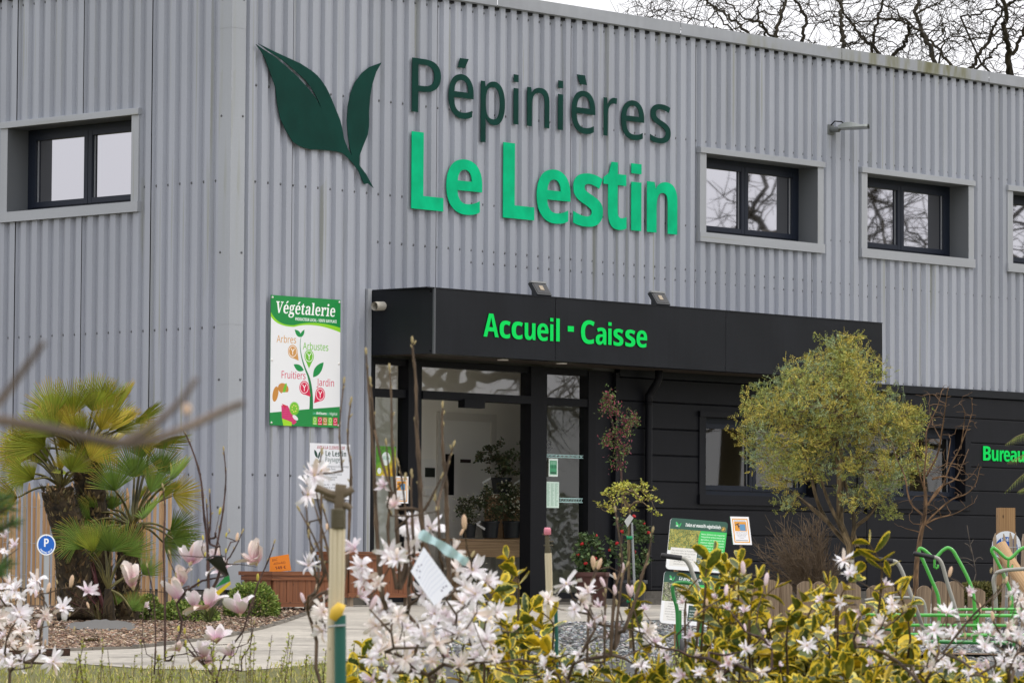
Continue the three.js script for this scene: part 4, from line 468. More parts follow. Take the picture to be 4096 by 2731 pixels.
// two information boards on posts, one above the other
{ const z8 = (x, y, d) => at((2580 + x * 0.2805) / PX, (2040 + y * 0.2805) / PX, d), head = (x, W, H, no, title, tw) => { x.fillStyle = '#f0f1f2'; x.fillRect(0, 0, W, H); x.fillStyle = '#1b5240'; x.fillRect(0, 0, W, H * 0.21); leafPair(x, W * 0.15, H * 0.13, 44, '#3fc36a', '#2fae5b'); x.fillStyle = '#fff'; x.font = 'bold 26px sans-serif'; x.fillText(no, W * 0.1, H * 0.16); x.save(); x.transform(1, 0, -0.18, 1, 16, 0); fit(x, title, W * 0.26, H * 0.145, W * tw, 'bold #px sans-serif', 62); x.restore(); };
  const photoBlock = (x, X, Y, w, h, s, c1, c2, c3) => { const n = 6; for (let j = 0; j < h; j += n) for (let i = 0; i < w; i += n) { const a = tfbm(i / w, j / h, 14, 9, s, 4), f = hash2(i, j, s); const c = f > 0.86 ? c3 : mixc(c1, c2, Math.min(1, Math.max(0, a * 1.6 - 0.3 + (f - 0.5) * 0.5))); x.fillStyle = `rgb(${c.map((v) => Math.round(v)).join(',')})`; x.fillRect(X + i, Y + j, n, n); } };
  const lines = (x, arr, a, y, w, st, px, c) => { x.fillStyle = c; arr.forEach((s, k) => { const W = Math.min(w, s.length * px * 0.5); fit(x, s, a + (w - W) / 2, y + k * st, W, '#px sans-serif', px); }); };
  const rounded = (name, label, tl, tr, br, bl, map, foots) => { const root = thing(name, label, 'information board', foots[0].clone(), 'information boards'); const P = (u, v) => tl.clone().lerp(tr, u).lerp(bl.clone().lerp(br, u), v), ring = [], rr = 0.06; for (const [cx, cy, a0] of [[rr, rr, 2], [rr, 1 - rr, 1], [1 - rr, 1 - rr, 0], [1 - rr, rr, 3]]) for (let k = 0; k <= 5; k++) { const a = (a0 + k / 5 * -1 + 1) * Math.PI / 2; ring.push([cx + Math.cos(a) * rr, cy + Math.sin(a) * rr]); }
    const pts = [[0.5, 0.5]]; const c4 = [[rr, rr, Math.PI, 1.5 * Math.PI], [1 - rr, rr, 1.5 * Math.PI, 2 * Math.PI], [1 - rr, 1 - rr, 0, 0.5 * Math.PI], [rr, 1 - rr, 0.5 * Math.PI, Math.PI]]; for (const [cx, cy, a, c] of c4) for (let k = 0; k <= 5; k++) { const t = a + (c - a) * k / 5; pts.push([cx + Math.cos(t) * rr, cy + Math.sin(t) * rr]); }
    const f = new B(), n = tr.clone().sub(tl).cross(bl.clone().sub(tl)).normalize(); pts.forEach(([u, v]) => { const p = P(u, v); f.v(p.x, p.y, p.z, u, 1 - v); }); for (let k = 1; k < pts.length; k++) f.i.push(0, k, k + 1 < pts.length ? k + 1 : 1); part('printed_face', f, std(0xffffff, 0.4, { map, side: THREE.DoubleSide }), root);
    const e = new B(); for (let k = 1; k < pts.length; k++) { const a = P(...pts[k]).addScaledVector(n, 0.0006), c = P(...pts[k + 1 < pts.length ? k + 1 : 1]).addScaledVector(n, 0.0006); e.quad(a, c, c.clone().addScaledVector(n, 0.004), a.clone().addScaledVector(n, 0.004)); } part('board_edge', e, whiteEdge, root); return [root, n]; };
  const m1 = canvasTex(768, 700, (x, W, H) => { head(x, W, H, '03', 'Talus et massifs végétalisés', 0.62); photoBlock(x, 0, H * 0.21, W * 0.56, H * 0.42, 151, [62, 84, 26], [176, 176, 92], [226, 196, 74]); x.strokeStyle = '#caa43a'; x.lineWidth = 5; x.beginPath(); x.arc(W * 0.93, H * 0.145, 30, 0, 7); x.stroke(); x.fillStyle = '#e0a72c'; x.beginPath(); x.ellipse(W * 0.93, H * 0.145, 14, 20, 0.6, 0, 7); x.fill(); x.fillStyle = '#2fc455'; lobes(x, [[W * 0.54, H * 0.21], [W, H * 0.21], [W, H * 0.63], [W * 0.56, H * 0.63], [W * 0.48, H * 0.42, W * 0.54, H * 0.21]]); lines(x, ['Nous tâchons de respecter', "l'équilibre entre nature et", 'agriculture, en conservant des', 'espaces végétalisés, plantés', "d'arbustes présentant un intérêt", 'ornemental, économique', '(pied-mère) et surtout technique'], W * 0.555, H * 0.285, W * 0.42, H * 0.054, 29, '#f3fff5'); x.fillStyle = '#e7e5df'; x.fillRect(W * 0.05, H * 0.57, W * 0.46, H * 0.36); lines(x, ['Par exemple la Potentilla', 'fruticosa attire des punaises', 'qui mangent les', 'acariens, pucerons et', 'protègent ainsi de', 'nombreux nuisibles'], W * 0.07, H * 0.64, W * 0.42, H * 0.052, 27, '#8c8b88'); x.fillStyle = '#163f33'; x.fillRect(W * 0.52, H * 0.64, W * 0.46, H * 0.24); lines(x, ['Ces zones naturelles accueillent', "une faune dense et d'insectes", 'très divers qui maintient', "l'équilibre des cultures"], W * 0.54, H * 0.70, W * 0.42, H * 0.052, 28, '#eef4f0'); leafPair(x, W * 0.8, H * 0.94, 16, '#143f33', '#143f33'); x.fillStyle = '#2fae5b'; fit(x, 'Le Lestin', W * 0.83, H * 0.96, W * 0.12, 'bold #px sans-serif', 26); });
  const m2 = canvasTex(768, 700, (x, W, H) => { head(x, W, H, '04', 'La prophylaxie', 0.4); photoBlock(x, 0, H * 0.21, W * 0.56, H * 0.36, 161, [26, 24, 20], [140, 156, 92], [222, 216, 196]); x.fillStyle = '#c79a63'; x.save(); x.translate(W * 0.33, H * 0.33); x.rotate(0.4); x.fillRect(-8, -40, 16, 90); x.restore(); x.fillStyle = '#2fc455'; lobes(x, [[W * 0.54, H * 0.21], [W, H * 0.21], [W, H * 0.60], [W * 0.56, H * 0.60], [W * 0.48, H * 0.42, W * 0.54, H * 0.21]]); lines(x, ['Derrière ce mot savant', 'une pratique pleine de', 'bon sens : anticiper les', 'problèmes phytosanitaires', 'par la prévention et la mise en', 'place de soins préventifs'], W * 0.555, H * 0.28, W * 0.42, H * 0.055, 29, '#f3fff5'); x.fillStyle = '#e9e7e2'; x.fillRect(W * 0.05, H * 0.57, W * 0.40, H * 0.38); lines(x, ['Cette technique', 'depuis plusieurs', 'devient une pratique', "d'entreprise, dans un", 'intérêt des collaborateurs,', 'des clients et de', "l'environnement"], W * 0.07, H * 0.63, W * 0.36, H * 0.05, 27, '#8c8b88'); x.fillStyle = '#163f33'; x.fillRect(W * 0.48, H * 0.62, W * 0.5, H * 0.30); lines(x, ["Règles d'hygiène", 'identification précoce, élimination', 'des foyers de maladies et ravageurs', 'Éliminer rigoureusement les sources', 'Isoler les nouveaux ravageurs'], W * 0.5, H * 0.68, W * 0.46, H * 0.055, 27, '#eef4f0'); leafPair(x, W * 0.76, H * 0.955, 16, '#143f33', '#143f33'); });
  const f1 = foot(1554, 1440, 28.2), f2 = foot(1632, 1440, 28.6);
  const [r1, n1] = rounded('information_board', 'green and white information board titled Talus et massifs végétalisés', z8(372, 108, 28), z8(1190, 172, 28.35), z8(1100, 900, 28.2), z8(300, 838, 27.85), m1, [f1]);
  const q2 = (x, y, d) => at((2500 + x * 0.498) / PX, (1950 + y * 0.498) / PX, d); const [r2] = rounded('information_board', 'green and white information board titled La prophylaxie, under the other', z8(283, 866, 27.9), z8(1092, 938, 28.25), q2(732, 1122, 28.1), q2(280, 1086, 27.75), m2, [f1]);
  for (const [f, top, root] of [[f1, z8(470, 500, 28.15), r1], [f2, z8(900, 540, 28.5), r1]]) { const b = new B(), t = top.clone().addScaledVector(n1, 0.02); b.tube([f.clone().add(V(0, -0.1, 0)), t], 0.016, 6); part('post', b, M.postWood, root); } 
  // small warning sheet on a stick
  const tl = z8(1218, 90, 33), tr = z8(1482, 96, 33.15), br = z8(1530, 495, 33.1), bl = z8(1262, 490, 32.95), w = board('stick_notice', 'small orange bordered warning sheet on a thin wooden stick', 'notice', tl, tr, br, bl, 0.006, warnMap, greenEdge), sb = new B(), e = z8(1375, 480, 33.08), gq = foot((2580 + 1335 * 0.2805) / PX, 1400, 33.05); sb.tube([V(gq.x, gq.y - 0.05, gq.z), e], 0.011, 8); part('stick', sb, M.table, w); }
// trolleys with bent tube frames
M.cartGreen = phys([0.075, 0.44, 0.055], 0.35, { clearcoat: 0.4 }); M.cartGreenDark = phys([0.02, 0.22, 0.045], 0.4, { clearcoat: 0.3 }); M.cartGrey = phys([0.36, 0.35, 0.31], 0.45, { metalness: 0.25 }); M.grip = phys([0.018, 0.017, 0.02], 0.55);
const smooth = (pts, per = 5) => pts.length < 3 ? pts : new THREE.CatmullRomCurve3(pts, false, 'centripetal').getPoints((pts.length - 1) * per);
const cz = (x, y, d) => at((3200 + x * 0.498) / PX, (1950 + y * 0.498) / PX, d), ez = (x, y, d) => at((2500 + x * 0.498) / PX, (1950 + y * 0.498) / PX, d);
function trolley(label, pos, rods) { const r = thing('plant_trolley', label, 'trolley', pos, 'plant trolleys'); for (const [name, m, rad, pts, sharp] of rods) { const b = new B(); b.tube(sharp ? pts : smooth(pts), rad, 10); if (name === 'grip') { const a = pts[0], c = pts[1], d = a.clone().sub(c).normalize(); b.tube([a, a.clone().addScaledVector(d, 0.006)], [rad, rad * 0.8], 10); } part(name, b, m, r); }
  return r; }
const wheelAt = (r, p, ax) => { const b = new B(); b.tube([p.clone().addScaledVector(ax, -0.025), p.clone().addScaledVector(ax, -0.015), p.clone().addScaledVector(ax, 0.015), p.clone().addScaledVector(ax, 0.025)], [0.08, 0.1, 0.1, 0.08], 20); part('wheel', b, M.grip, r); };
{ const D = 28, g = M.cartGreen, gy = foot(2200, 1480, D).y, c = (x, y, d = D) => cz(x, y, d), T = 0.0125;
  const tA = trolley('light green tube trolley with two grey handles and black grips', foot(2180, 1480, D), [
    ['end_frame', g, T, [c(1110, 1240), c(1122, 1000), c(1112, 870), c(1060, 740), c(990, 580), c(958, 510), c(968, 488), c(1000, 500), c(1085, 562), c(1150, 505), c(1190, 484), c(1225, 500), c(1270, 570), c(1370, 770), c(1402, 900), c(1405, 1240)]],
    ['hook', g, T * 0.7, [c(1085, 562), c(1083, 640), c(1098, 650), c(1112, 640), c(1112, 618)], true],
    ['rail', g, T, [c(540, 1022, 27.2), c(1790, 1028, 28.2)]], ['rail', g, T * 0.8, [c(1122, 980), c(1780, 975, 28.6)]], ['rail', g, T * 0.9, [c(735, 1104, 27.3), c(1720, 1106, 28.2)]], ['rail', g, T * 1.1, [c(755, 1180, 27.3), c(1830, 1186, 28.2)]], ['upright', g, T, [c(762, 1012, 27.3), c(748, 1190, 27.3), c(740, 1330, 27.3)]], ['upright', g, T * 0.8, [c(1430, 1000, 28), c(1430, 1180, 28)]],
    ['rail', M.cartGreenDark, T, [c(480, 1252, 27.6), c(900, 1285, 28)]], ['rail', M.cartGreenDark, T * 1.2, [c(900, 1235, 28.4), c(1830, 1250, 28.8)]], ['rail', M.cartGreenDark, T, [c(430, 1110, 28.6), c(760, 1140, 28.4)]], ['upright', M.cartGreenDark, T, [c(1720, 1190, 28), c(1725, 1440, 28)]], ['upright', M.cartGreenDark, T, [c(460, 1250, 27.6), c(455, 1420, 27.6)]],
    ['handle', M.cartGrey, 0.014, [c(745, 588, 27.2), c(775, 597, 27.2), c(802, 630, 27.2), c(850, 740, 27.2), c(940, 985, 27.2), c(1010, 1180, 27.3)]], ['handle', M.cartGrey, 0.014, [c(1075, 556, 27.6), c(1115, 572, 27.6), c(1142, 610, 27.6), c(1180, 740, 27.6), c(1262, 1010, 27.6), c(1300, 1180, 27.6)]],
    ['grip', M.grip, 0.0165, [c(596, 570, 27.2), c(748, 590, 27.2)], true], ['grip', M.grip, 0.0165, [c(920, 530, 27.6), c(1080, 560, 27.6)], true],
    ['crossbar', M.cartGrey, 0.011, [c(525, 905, 27.9), c(620, 890, 27.9), c(900, 884, 27.9), c(975, 895, 27.9), c(1008, 950, 27.9), c(1012, 1130, 27.9)]]]);
  const dk = new B(), q = foot(2240, 1480, D); const sd = R0; { const a = c(560, 1330, 27.4), b2 = c(1850, 1345, 28.2); const dp = FH.clone().multiplyScalar(0.5); dk.quad(a, b2, b2.clone().add(dp), a.clone().add(dp)); dk.quad(a.clone().add(V(0, -0.02, 0)), a.clone().add(V(0, -0.02, 0)).add(dp), b2.clone().add(V(0, -0.02, 0)).add(dp), b2.clone().add(V(0, -0.02, 0))); part('deck', dk, std([0.5, 0.44, 0.36], 0.8, { map: M.table.map, side: THREE.DoubleSide }), tA); for (const e of [a, b2]) { const w = V(e.x, ground(e.x, e.z) + 0.1, e.z).addScaledVector(FH, 0.25); wheelAt(tA, w, FH); const s = new B(); s.tube([w, V(w.x, e.y, w.z)], 0.012, 8); part('axle_post', s, M.cartGreenDark, tA); } }
  const tB = trolley('light green tube trolley at the edge of the photo, beside the paling fence', foot(2330, 1480, 29), [
    ['end_frame', g, T, [c(1712, 1240, 29), c(1706, 1010, 29), c(1700, 860, 29), c(1640, 700, 29), c(1572, 560, 29), c(1545, 505, 29), c(1556, 484, 29), c(1590, 505, 29), c(1680, 572, 29), c(1770, 500, 29), c(1810, 482, 29), c(1850, 510, 29), c(1960, 760, 29), c(1985, 900, 29), c(1985, 1240, 29)]],
    ['hook', g, T * 0.7, [c(1680, 572, 29), c(1676, 635, 29), c(1690, 648, 29), c(1708, 642, 29), c(1710, 622, 29)], true], ['crossbar', M.cartGrey, 0.014, [c(1580, 980, 28.7), c(1572, 850, 28.7), c(1558, 740, 28.7), c(1585, 685, 28.7), c(1650, 665, 28.7), c(1850, 650, 28.7)]], ['rail', g, T, [c(1690, 1000, 29), c(1990, 1005, 29)]], ['rail', g, T, [c(1712, 1230, 29), c(1985, 1235, 29)]]]);
  { const a = c(1700, 1240, 29), b2 = c(1990, 1245, 29); for (const e of [a, b2]) { const w = V(e.x, ground(e.x, e.z) + 0.1, e.z); wheelAt(tB, w, FH); const s = new B(); s.tube([w, e], 0.012, 8); part('axle_post', s, M.cartGreenDark, tB); } }
  const e = (x, y, d = 29) => ez(x, y, d), tC = trolley('sack trolley with black grips and a darker green loop before the information boards', foot(1590, 1480, 29), [
    ['handle', M.cartGrey, 0.0145, [e(452, 566, 26), e(485, 577, 26), e(515, 615, 26), e(545, 690, 26), e(640, 945, 26), e(725, 1185, 26.1), e(770, 1330, 26.2)]], ['grip', M.grip, 0.018, [e(297, 545, 26), e(456, 566, 26)], true], ['handle', M.cartGrey, 0.0145, [e(775, 580, 26.6), e(830, 590, 26.6), e(865, 640, 26.6), e(960, 890, 26.6), e(1060, 1150, 26.6), e(1100, 1300, 26.6)]], ['grip', M.grip, 0.018, [e(628, 562, 26.6), e(780, 580, 26.6)], true],
    ['loop', M.cartGreenDark, 0.0125, [e(425, 1330, 25.8), e(424, 1180, 25.8), e(418, 970, 25.8), e(388, 850, 25.8), e(386, 790, 25.8), e(420, 766, 25.8), e(510, 766, 25.8), e(550, 790, 25.8), e(598, 920, 25.8), e(612, 1100, 25.8), e(612, 1330, 25.8)]], ['rail', M.cartGreenDark, 0.0125, [e(720, 1180, 26.1), e(1140, 1115, 27)]], ['rail', M.cartGreenDark, 0.0125, [e(425, 1325, 25.8), e(1120, 1325, 26.6)]]]);
  for (const w of [e(440, 1480, 25.9), e(1090, 1480, 26.6)]) { const q2 = V(w.x, ground(w.x, w.z) + 0.1, w.z); wheelAt(tC, q2, R0); const s = new B(); s.tube([q2, V(q2.x, q2.y + 0.28, q2.z)], 0.012, 8); part('axle_post', s, M.cartGreenDark, tC); } }
// half-log border with rounded tops
reseed(41);
{ const r = thing('log_border', 'weathered border of short rounded upright planks before the black wall', 'border', foot(2050, 1400, 31)); let u = 1700; while (u < 2262) { const w = rnd(30, 43), D = 31 + (u - 2000) * 0.0006 + rnd(-0.03, 0.03), a = at(u, 1350, D), c = at(u + w, 1350, D), top = at(u, 1330 + rnd(0, 16) + (u > 2200 ? 14 : 0), D).y, lean = rnd(-0.02, 0.02), b = new B(), n = 8, base = ground(a.x, a.z) - 0.05, t = FH.clone().multiplyScalar(0.045), d = c.clone().sub(a), P = (s, y) => V(a.x + d.x * s + R0.x * lean * (y - base) * 3, y, a.z + d.z * s + R0.z * lean * (y - base) * 3), ed = [];
    ed.push(P(0, base)); for (let k = 0; k <= n; k++) { const s = k / n; ed.push(P(s, top - 0.035 * Math.pow(Math.abs(s * 2 - 1), 2.2))); } ed.push(P(1, base)); const uo = rnd(4);
    for (let k = 1; k < ed.length - 2; k++) { const s0 = (k - 1) / n, s1 = k / n, bulge = (s) => t.clone().multiplyScalar(-0.35 * Math.sqrt(Math.max(0, 1 - Math.pow(s * 2 - 1, 2)))), p0 = P(s0, base).add(bulge(s0)), p1 = P(s1, base).add(bulge(s1)), q1 = ed[k + 1].clone().add(bulge(s1)), q0 = ed[k].clone().add(bulge(s0)); b.quad(p0, p1, q1, q0, [uo + s0 * 0.13, base, uo + s1 * 0.13, base, uo + s1 * 0.13, top, uo + s0 * 0.13, top]); b.quad(q0, q1, ed[k + 1].clone().add(t), ed[k].clone().add(t)); }
    b.quad(ed[0], ed[1], ed[1].clone().add(t), ed[0].clone().add(t)); b.quad(ed[ed.length - 2], ed[ed.length - 1], ed[ed.length - 1].clone().add(t), ed[ed.length - 2].clone().add(t)); part('plank', b, M.greyWoodTwo || (M.greyWoodTwo = std([0.78, 0.72, 0.64], 0.9, { map: M.greyWood.map, side: THREE.DoubleSide })), r); u += w + rnd(2, 7); } }
{ // paling, post, log and blue disc at the edge
  const c = (x, y, d) => cz(x, y, d), r = thing('weathered_paling', 'grey weathered paling fence with a thick square post, behind the trolleys', 'fence', foot(2310, 1400, 32)); reseed(43);
  for (const [x, w, y] of [[1562, 26, 365], [1632, 26, 370], [1695, 32, 360], [1733, 26, 360], [1792, 26, 370], [1850, 28, 364], [1905, 26, 372]]) { const p = c(x, 700, 32), top = c(x, y, 32).y, g = ground(p.x, p.z); pale(r, p.x, p.z, w * 0.498 / PX / pxm(32), top - g + 0.03, rnd(-0.015, 0.015), M.greyWood, R0); }
  const w = new B(); w.tube([c(1540, 470, 31.98), c(1700, 480, 31.95), c(1920, 470, 31.98)], 0.0025, 4); part('wire', w, M.galv, r);
  const p = c(1657, 700, 32.4), t = c(1657, 162, 32.4).y, b = new B(), q = new THREE.Quaternion().setFromAxisAngle(V(0, 1, 0), -YAW + 0.15), g = ground(p.x, p.z); b.box(p.x - 0.065, g - 0.1, p.z - 0.05, p.x + 0.065, t, p.z + 0.05, q); part('post', b, M.postWood, r);
  const l = thing('leaning_log', 'peeled pale log leaning across the weathered paling', 'log', foot(2340, 1420, 31.6)), lb = new B(); lb.tube([c(1612, 462, 31.7), c(1700, 620, 31.6), c(1780, 740, 31.5), c(1890, 900, 31.4), c(2010, 1110, 31.3), c(2040, 1190, 31.3)], [0.052, 0.054, 0.055, 0.057, 0.058, 0.055], 14); part('log', lb, M.paling, l);
  const s = thing('blue_disc_sign', 'blue and white round sign half hidden behind the weathered paling', 'sign', foot(2325, 1400, 32.2)), cc = c(1662, 465, 32.2), f = new B(), m = canvasTex(128, 128, (x, W) => { x.fillStyle = '#e9eef3'; x.fillRect(0, 0, W, W); x.fillStyle = '#1557b0'; x.beginPath(); x.arc(64, 76, 50, 0, 7); x.fill(); x.fillStyle = '#fff'; x.font = 'bold 22px sans-serif'; x.textAlign = 'center'; x.fillText('HHH', 64, 46); });
  const o = f.v(cc.x, cc.y, cc.z, 0.5, 0.5), R = 0.115; for (let k = 0; k <= 30; k++) { const a = k / 30 * 6.2832, P = cc.clone().addScaledVector(R0, Math.cos(a) * R).add(V(0, Math.sin(a) * R, 0)); f.v(P.x, P.y, P.z, 0.5 + Math.cos(a) / 2, 0.5 + Math.sin(a) / 2); if (k) f.i.push(o, o + k, o + k + 1); } part('disc', f, std(0xffffff, 0.4, { map: m, side: THREE.DoubleSide }), s); const ps = new B(); ps.tube([V(cc.x + FH.x * 0.02, ground(cc.x, cc.z) - 0.05, cc.z + FH.z * 0.02), V(cc.x + FH.x * 0.02, cc.y, cc.z + FH.z * 0.02)], 0.015, 8); part('post', ps, M.galv, s); }
// bench table in the doorway
{ const dz = (x, y, z) => onZ((1440 + x * 0.6378) / PX, (1400 + y * 0.6378) / PX, z), z0 = -1.35, z1 = -0.72, a = dz(605, 1182, z1), c = dz(1120, 1182, z1), yt = a.y, r = thing('wooden_table', 'rough wooden display table just inside the open entrance', 'table', V(a.x, 0.04, z1));
  for (let k = 0; k < 5; k++) { const b = new B(), za = z0 + (z1 - z0) * k / 5 + 0.004, zb = z0 + (z1 - z0) * (k + 1) / 5 - 0.004; b.box(a.x, yt - 0.025, za, c.x, yt, zb); part('top_board', b, M.table, r); }
  for (const [x, z] of [[a.x + 0.02, z1 - 0.09], [dz(950, 1200, z1).x, z1 - 0.09], [a.x + 0.02, z0 + 0.02], [dz(950, 1200, z1).x, z0 + 0.02]]) { const b = new B(); b.box(x, 0.041, z, x + 0.07, yt - 0.026, z + 0.07); part('leg', b, M.table, r); }
  for (const [y0, y1] of [[yt - 0.2, yt - 0.028], [0.16, 0.28]]) { const b = new B(); b.box(a.x + 0.0, y0, z1 - 0.018, c.x - 0.02, y1, z1 + 0.001); part(y0 > 0.3 ? 'apron' : 'stretcher', b, M.table, r); }
  const sh = thing('wooden_crate', 'wooden crate standing on the display table behind the front pots', 'crate', V(dz(840, 905, z0 + 0.15).x, yt, z0 + 0.15)), p = sh.position, hy = dz(840, 905, z0 + 0.25).y; for (const [x0, x1, za, zb] of [[-0.05, 0.55, 0, 0.02], [-0.05, -0.03, 0.021, 0.26], [0.53, 0.55, 0.021, 0.26], [-0.05, 0.55, 0.261, 0.281]]) { const b = new B(); b.box(p.x + x0, yt, p.z + za - 0.1, p.x + x1, hy - 0.02, p.z + zb - 0.1); part('side', b, M.table, sh); } const b = new B(); b.box(p.x - 0.06, hy - 0.019, p.z - 0.11, p.x + 0.56, hy, p.z + 0.19); part('lid', b, M.table, sh); }
// stakes in the foreground
M.stake = std(0xffffff, 0.75, { map: woodTex([0.62, 0.55, 0.42], [0.93, 0.89, 0.79], 171, 20, 1.5) }); M.rope = std([0.11, 0.095, 0.06], 0.95); M.tubeGreen = phys([0.008, 0.10, 0.075], 0.35);
const hz = (x, y, d) => at((1200 + x * 0.5618) / PX, (1850 + y * 0.5618) / PX, d);
{ const D = 9, c = (x, y) => hz(x, y, D), g = foot(770, 1500, D), r = thing('plant_stake', 'thick pale stake bound with dark rope, sleeved in a green tube', 'stake', g), b = new B(); const dz2 = FH.clone().multiplyScalar(0.02);
  for (const x of [248, 282]) b.tube([c(x - 26, 1760), c(x - 20, 1400), c(x - 4, 800), c(x, 470)], 0.0125, 10); part('stake', b, M.stake, r);
  const t = new B(); t.tube([V(c(290, 1600).x, g.y - 0.05, c(290, 1600).z).addScaledVector(FH, -0.03), c(290, 1600).addScaledVector(FH, -0.03), c(288, 1085).addScaledVector(FH, -0.03)], 0.0132, 16); part('green_sleeve', t, M.tubeGreen, r);
  const rp = new B(); for (let k = 0; k < 11; k++) rp.tube([c(238, 460 - k * 12), c(306, 456 - k * 12 + rnd(-4, 4))].map((p) => p.addScaledVector(FH, -0.014)), 0.0045, 6); rp.tube([c(272, 470), c(272, 330)], 0.017, 10); part('rope', rp, M.rope, r);
  const kn = new B(); kn.tube([c(275, 345), c(278, 260), c(285, 210), c(292, 155)], [0.011, 0.012, 0.0125, 0.013], 10); kn.tube([c(285, 235), c(220, 225), c(160, 200), c(110, 178)], [0.009, 0.009, 0.0085, 0.009], 8); kn.tube([c(285, 240), c(330, 215), c(375, 185)], [0.009, 0.0085, 0.008], 8); kn.tube([c(265, 285), c(215, 260), c(160, 240)], [0.006, 0.006, 0.005], 7); kn.tube([c(280, 300), c(330, 305), c(365, 330)], [0.008, 0.008, 0.006], 7); part('pruned_stub', kn, std([0.15, 0.115, 0.075], 0.9), r);
  const y = new B(); y.tube([c(238, 1118), c(262, 1070), c(290, 1040), c(316, 1050)].map((p) => p.addScaledVector(FH, -0.034)), [0.010, 0.016, 0.016, 0.012], 8); part('yellow_tie', y, std([0.72, 0.47, 0.05], 0.6), r); const wi = new B(); wi.tube([c(205, 1170), c(260, 1160), c(330, 1155)].map((p) => p.addScaledVector(FH, -0.045)), 0.0025, 5); part('wire_tie', wi, M.galv, r); }
{ const D = 14.5, c = (x, y) => at((1900 + x * 0.498) / PX, (1950 + y * 0.498) / PX, D), g = foot(1260, 1500, D), r = thing('plant_stake', 'slim pale stake with a pink cap in front of the wide pane', 'stake', g), b = new B(); b.tube([V(c(602, 1000).x, g.y - 0.05, c(602, 1000).z), c(602, 1000), c(588, 525)], 0.0125, 10); part('stake', b, M.stake, r); const p = new B(); p.tube([c(582, 378), c(582, 335), c(582, 322)], [0.0128, 0.0125, 0.010], 12); part('pink_cap', p, std([0.75, 0.25, 0.33], 0.5), r); const k = new B(); k.tube([c(585, 530), c(583, 450), c(578, 375)], [0.011, 0.008, 0.007], 8); for (const [y, x0, x1] of [[376, 540, 600], [410, 560, 612], [435, 560, 630], [466, 552, 628], [490, 565, 612], [510, 568, 612]]) k.tube([c(x0, y), c(x1, y - 3)], 0.0028, 5); part('rope', k, M.rope, r);
  const s = new B(); s.tube([V(c(655, 1200).x, g.y - 0.05, c(655, 1200).z), c(655, 1200), c(648, 935)], 0.007, 10); part('green_sleeve', s, M.tubeGreen, r); }

// ---------------------------------------------------------------- plants
const lerp3 = (a, b, t) => a.clone().lerp(b, t);
const rv = (s) => V(rnd(-s, s), rnd(-s, s), rnd(-s, s));
// a branching skeleton: every target is joined to the nearest wood already there; wood thickens with the number of tips it carries
function skeleton(trunk, targets, o = {}) {
  const { tip = 0.004, pow = 0.45, step = 0.12, wig = 0.12, follow = 0.4, drop = 0.6, max = 1e9 } = o, N = [], paths = [];
  trunk.forEach((p, k) => N.push({ p, up: k ? k - 1 : -1, n: 0 })); paths.push(trunk.map((_, k) => k));
  const top = trunk[trunk.length - 1];
  for (const t of [...targets].sort((a, b) => a.distanceTo(top) - b.distanceTo(top))) {
    let bi = 0, bc = 1e9; for (let k = 0; k < N.length; k++) { const q = N[k].p, dx = q.x - t.x, dy = q.y - t.y, dz = q.z - t.z, c = Math.sqrt(dx * dx + dy * dy + dz * dz) + (dy > 0 ? dy * drop : 0); if (c < bc) { bc = c; bi = k; } }
    const A = N[bi].p, len = A.distanceTo(t), n = Math.max(2, Math.ceil(len / step)), dir = N[bi].up >= 0 ? A.clone().sub(N[N[bi].up].p).normalize() : V(0, 1, 0), C = A.clone().addScaledVector(dir, len * follow).lerp(t, 0.25), path = [bi]; let up = bi;
    for (let k = 1; k <= n; k++) { const s = k / n, p = A.clone().multiplyScalar((1 - s) * (1 - s)).addScaledVector(C, 2 * s * (1 - s)).addScaledVector(t, s * s); if (k < n) p.add(rv(len / n * wig * 2)); N.push({ p, up, n: 0 }); up = N.length - 1; path.push(up); }
    paths.push(path); for (let k = up; k >= 0; k = N[k].up) N[k].n++;
  }
  const R = (k) => Math.min(max, tip * Math.pow(Math.max(1, N[k].n), pow));
  return { N, paths, R, tips: paths.slice(1).map((q) => ({ p: N[q[q.length - 1]].p, d: N[q[q.length - 1]].p.clone().sub(N[q[q.length - 2]].p).normalize() })) };
}
function wood(b, sk, sides = 5) { for (const path of sk.paths) { if (path.length < 2) continue; const rad = path.map((k, i) => i === 0 ? sk.R(path[1]) * 1.02 : sk.R(k)); rad[rad.length - 1] *= 0.6; b.tube(path.map((k) => sk.N[k].p), rad, sk.R(path[1]) > 0.02 ? 8 : sides, false); } return b; }
// rhombic leaf
const leaf = (b, p, d, w, len, wid, c) => { b.col = c; const q = p.clone().addScaledVector(d, len * 0.5), n = b.v(p.x, p.y, p.z, 0.5, 0); b.v(q.x + w.x * wid, q.y + w.y * wid, q.z + w.z * wid, 1, 0.5); const e = p.clone().addScaledVector(d, len); b.v(e.x, e.y, e.z, 0.5, 1); b.v(q.x - w.x * wid, q.y - w.y * wid, q.z - w.z * wid, 0, 0.5); b.i.push(n, n + 1, n + 2, n, n + 2, n + 3); };
const rdir = () => { const a = rnd(6.2832), z = rnd(-1, 1), s = Math.sqrt(1 - z * z); return V(s * Math.cos(a), z, s * Math.sin(a)); };
const perp = (d) => { const r = rdir(); return r.addScaledVector(d, -r.dot(d)).normalize(); };
const vary = (c, s) => { const k = 1 + rnd(-s, s); return [c[0] * k * (1 + rnd(-s, s) * 0.4), c[1] * k, c[2] * k * (1 + rnd(-s, s) * 0.4)]; };
M.leafy = new THREE.MeshPhysicalMaterial({ vertexColors: true, roughness: 0.6, side: THREE.DoubleSide, transmission: 0.25, thickness: 0, specularIntensity: 0.5 });
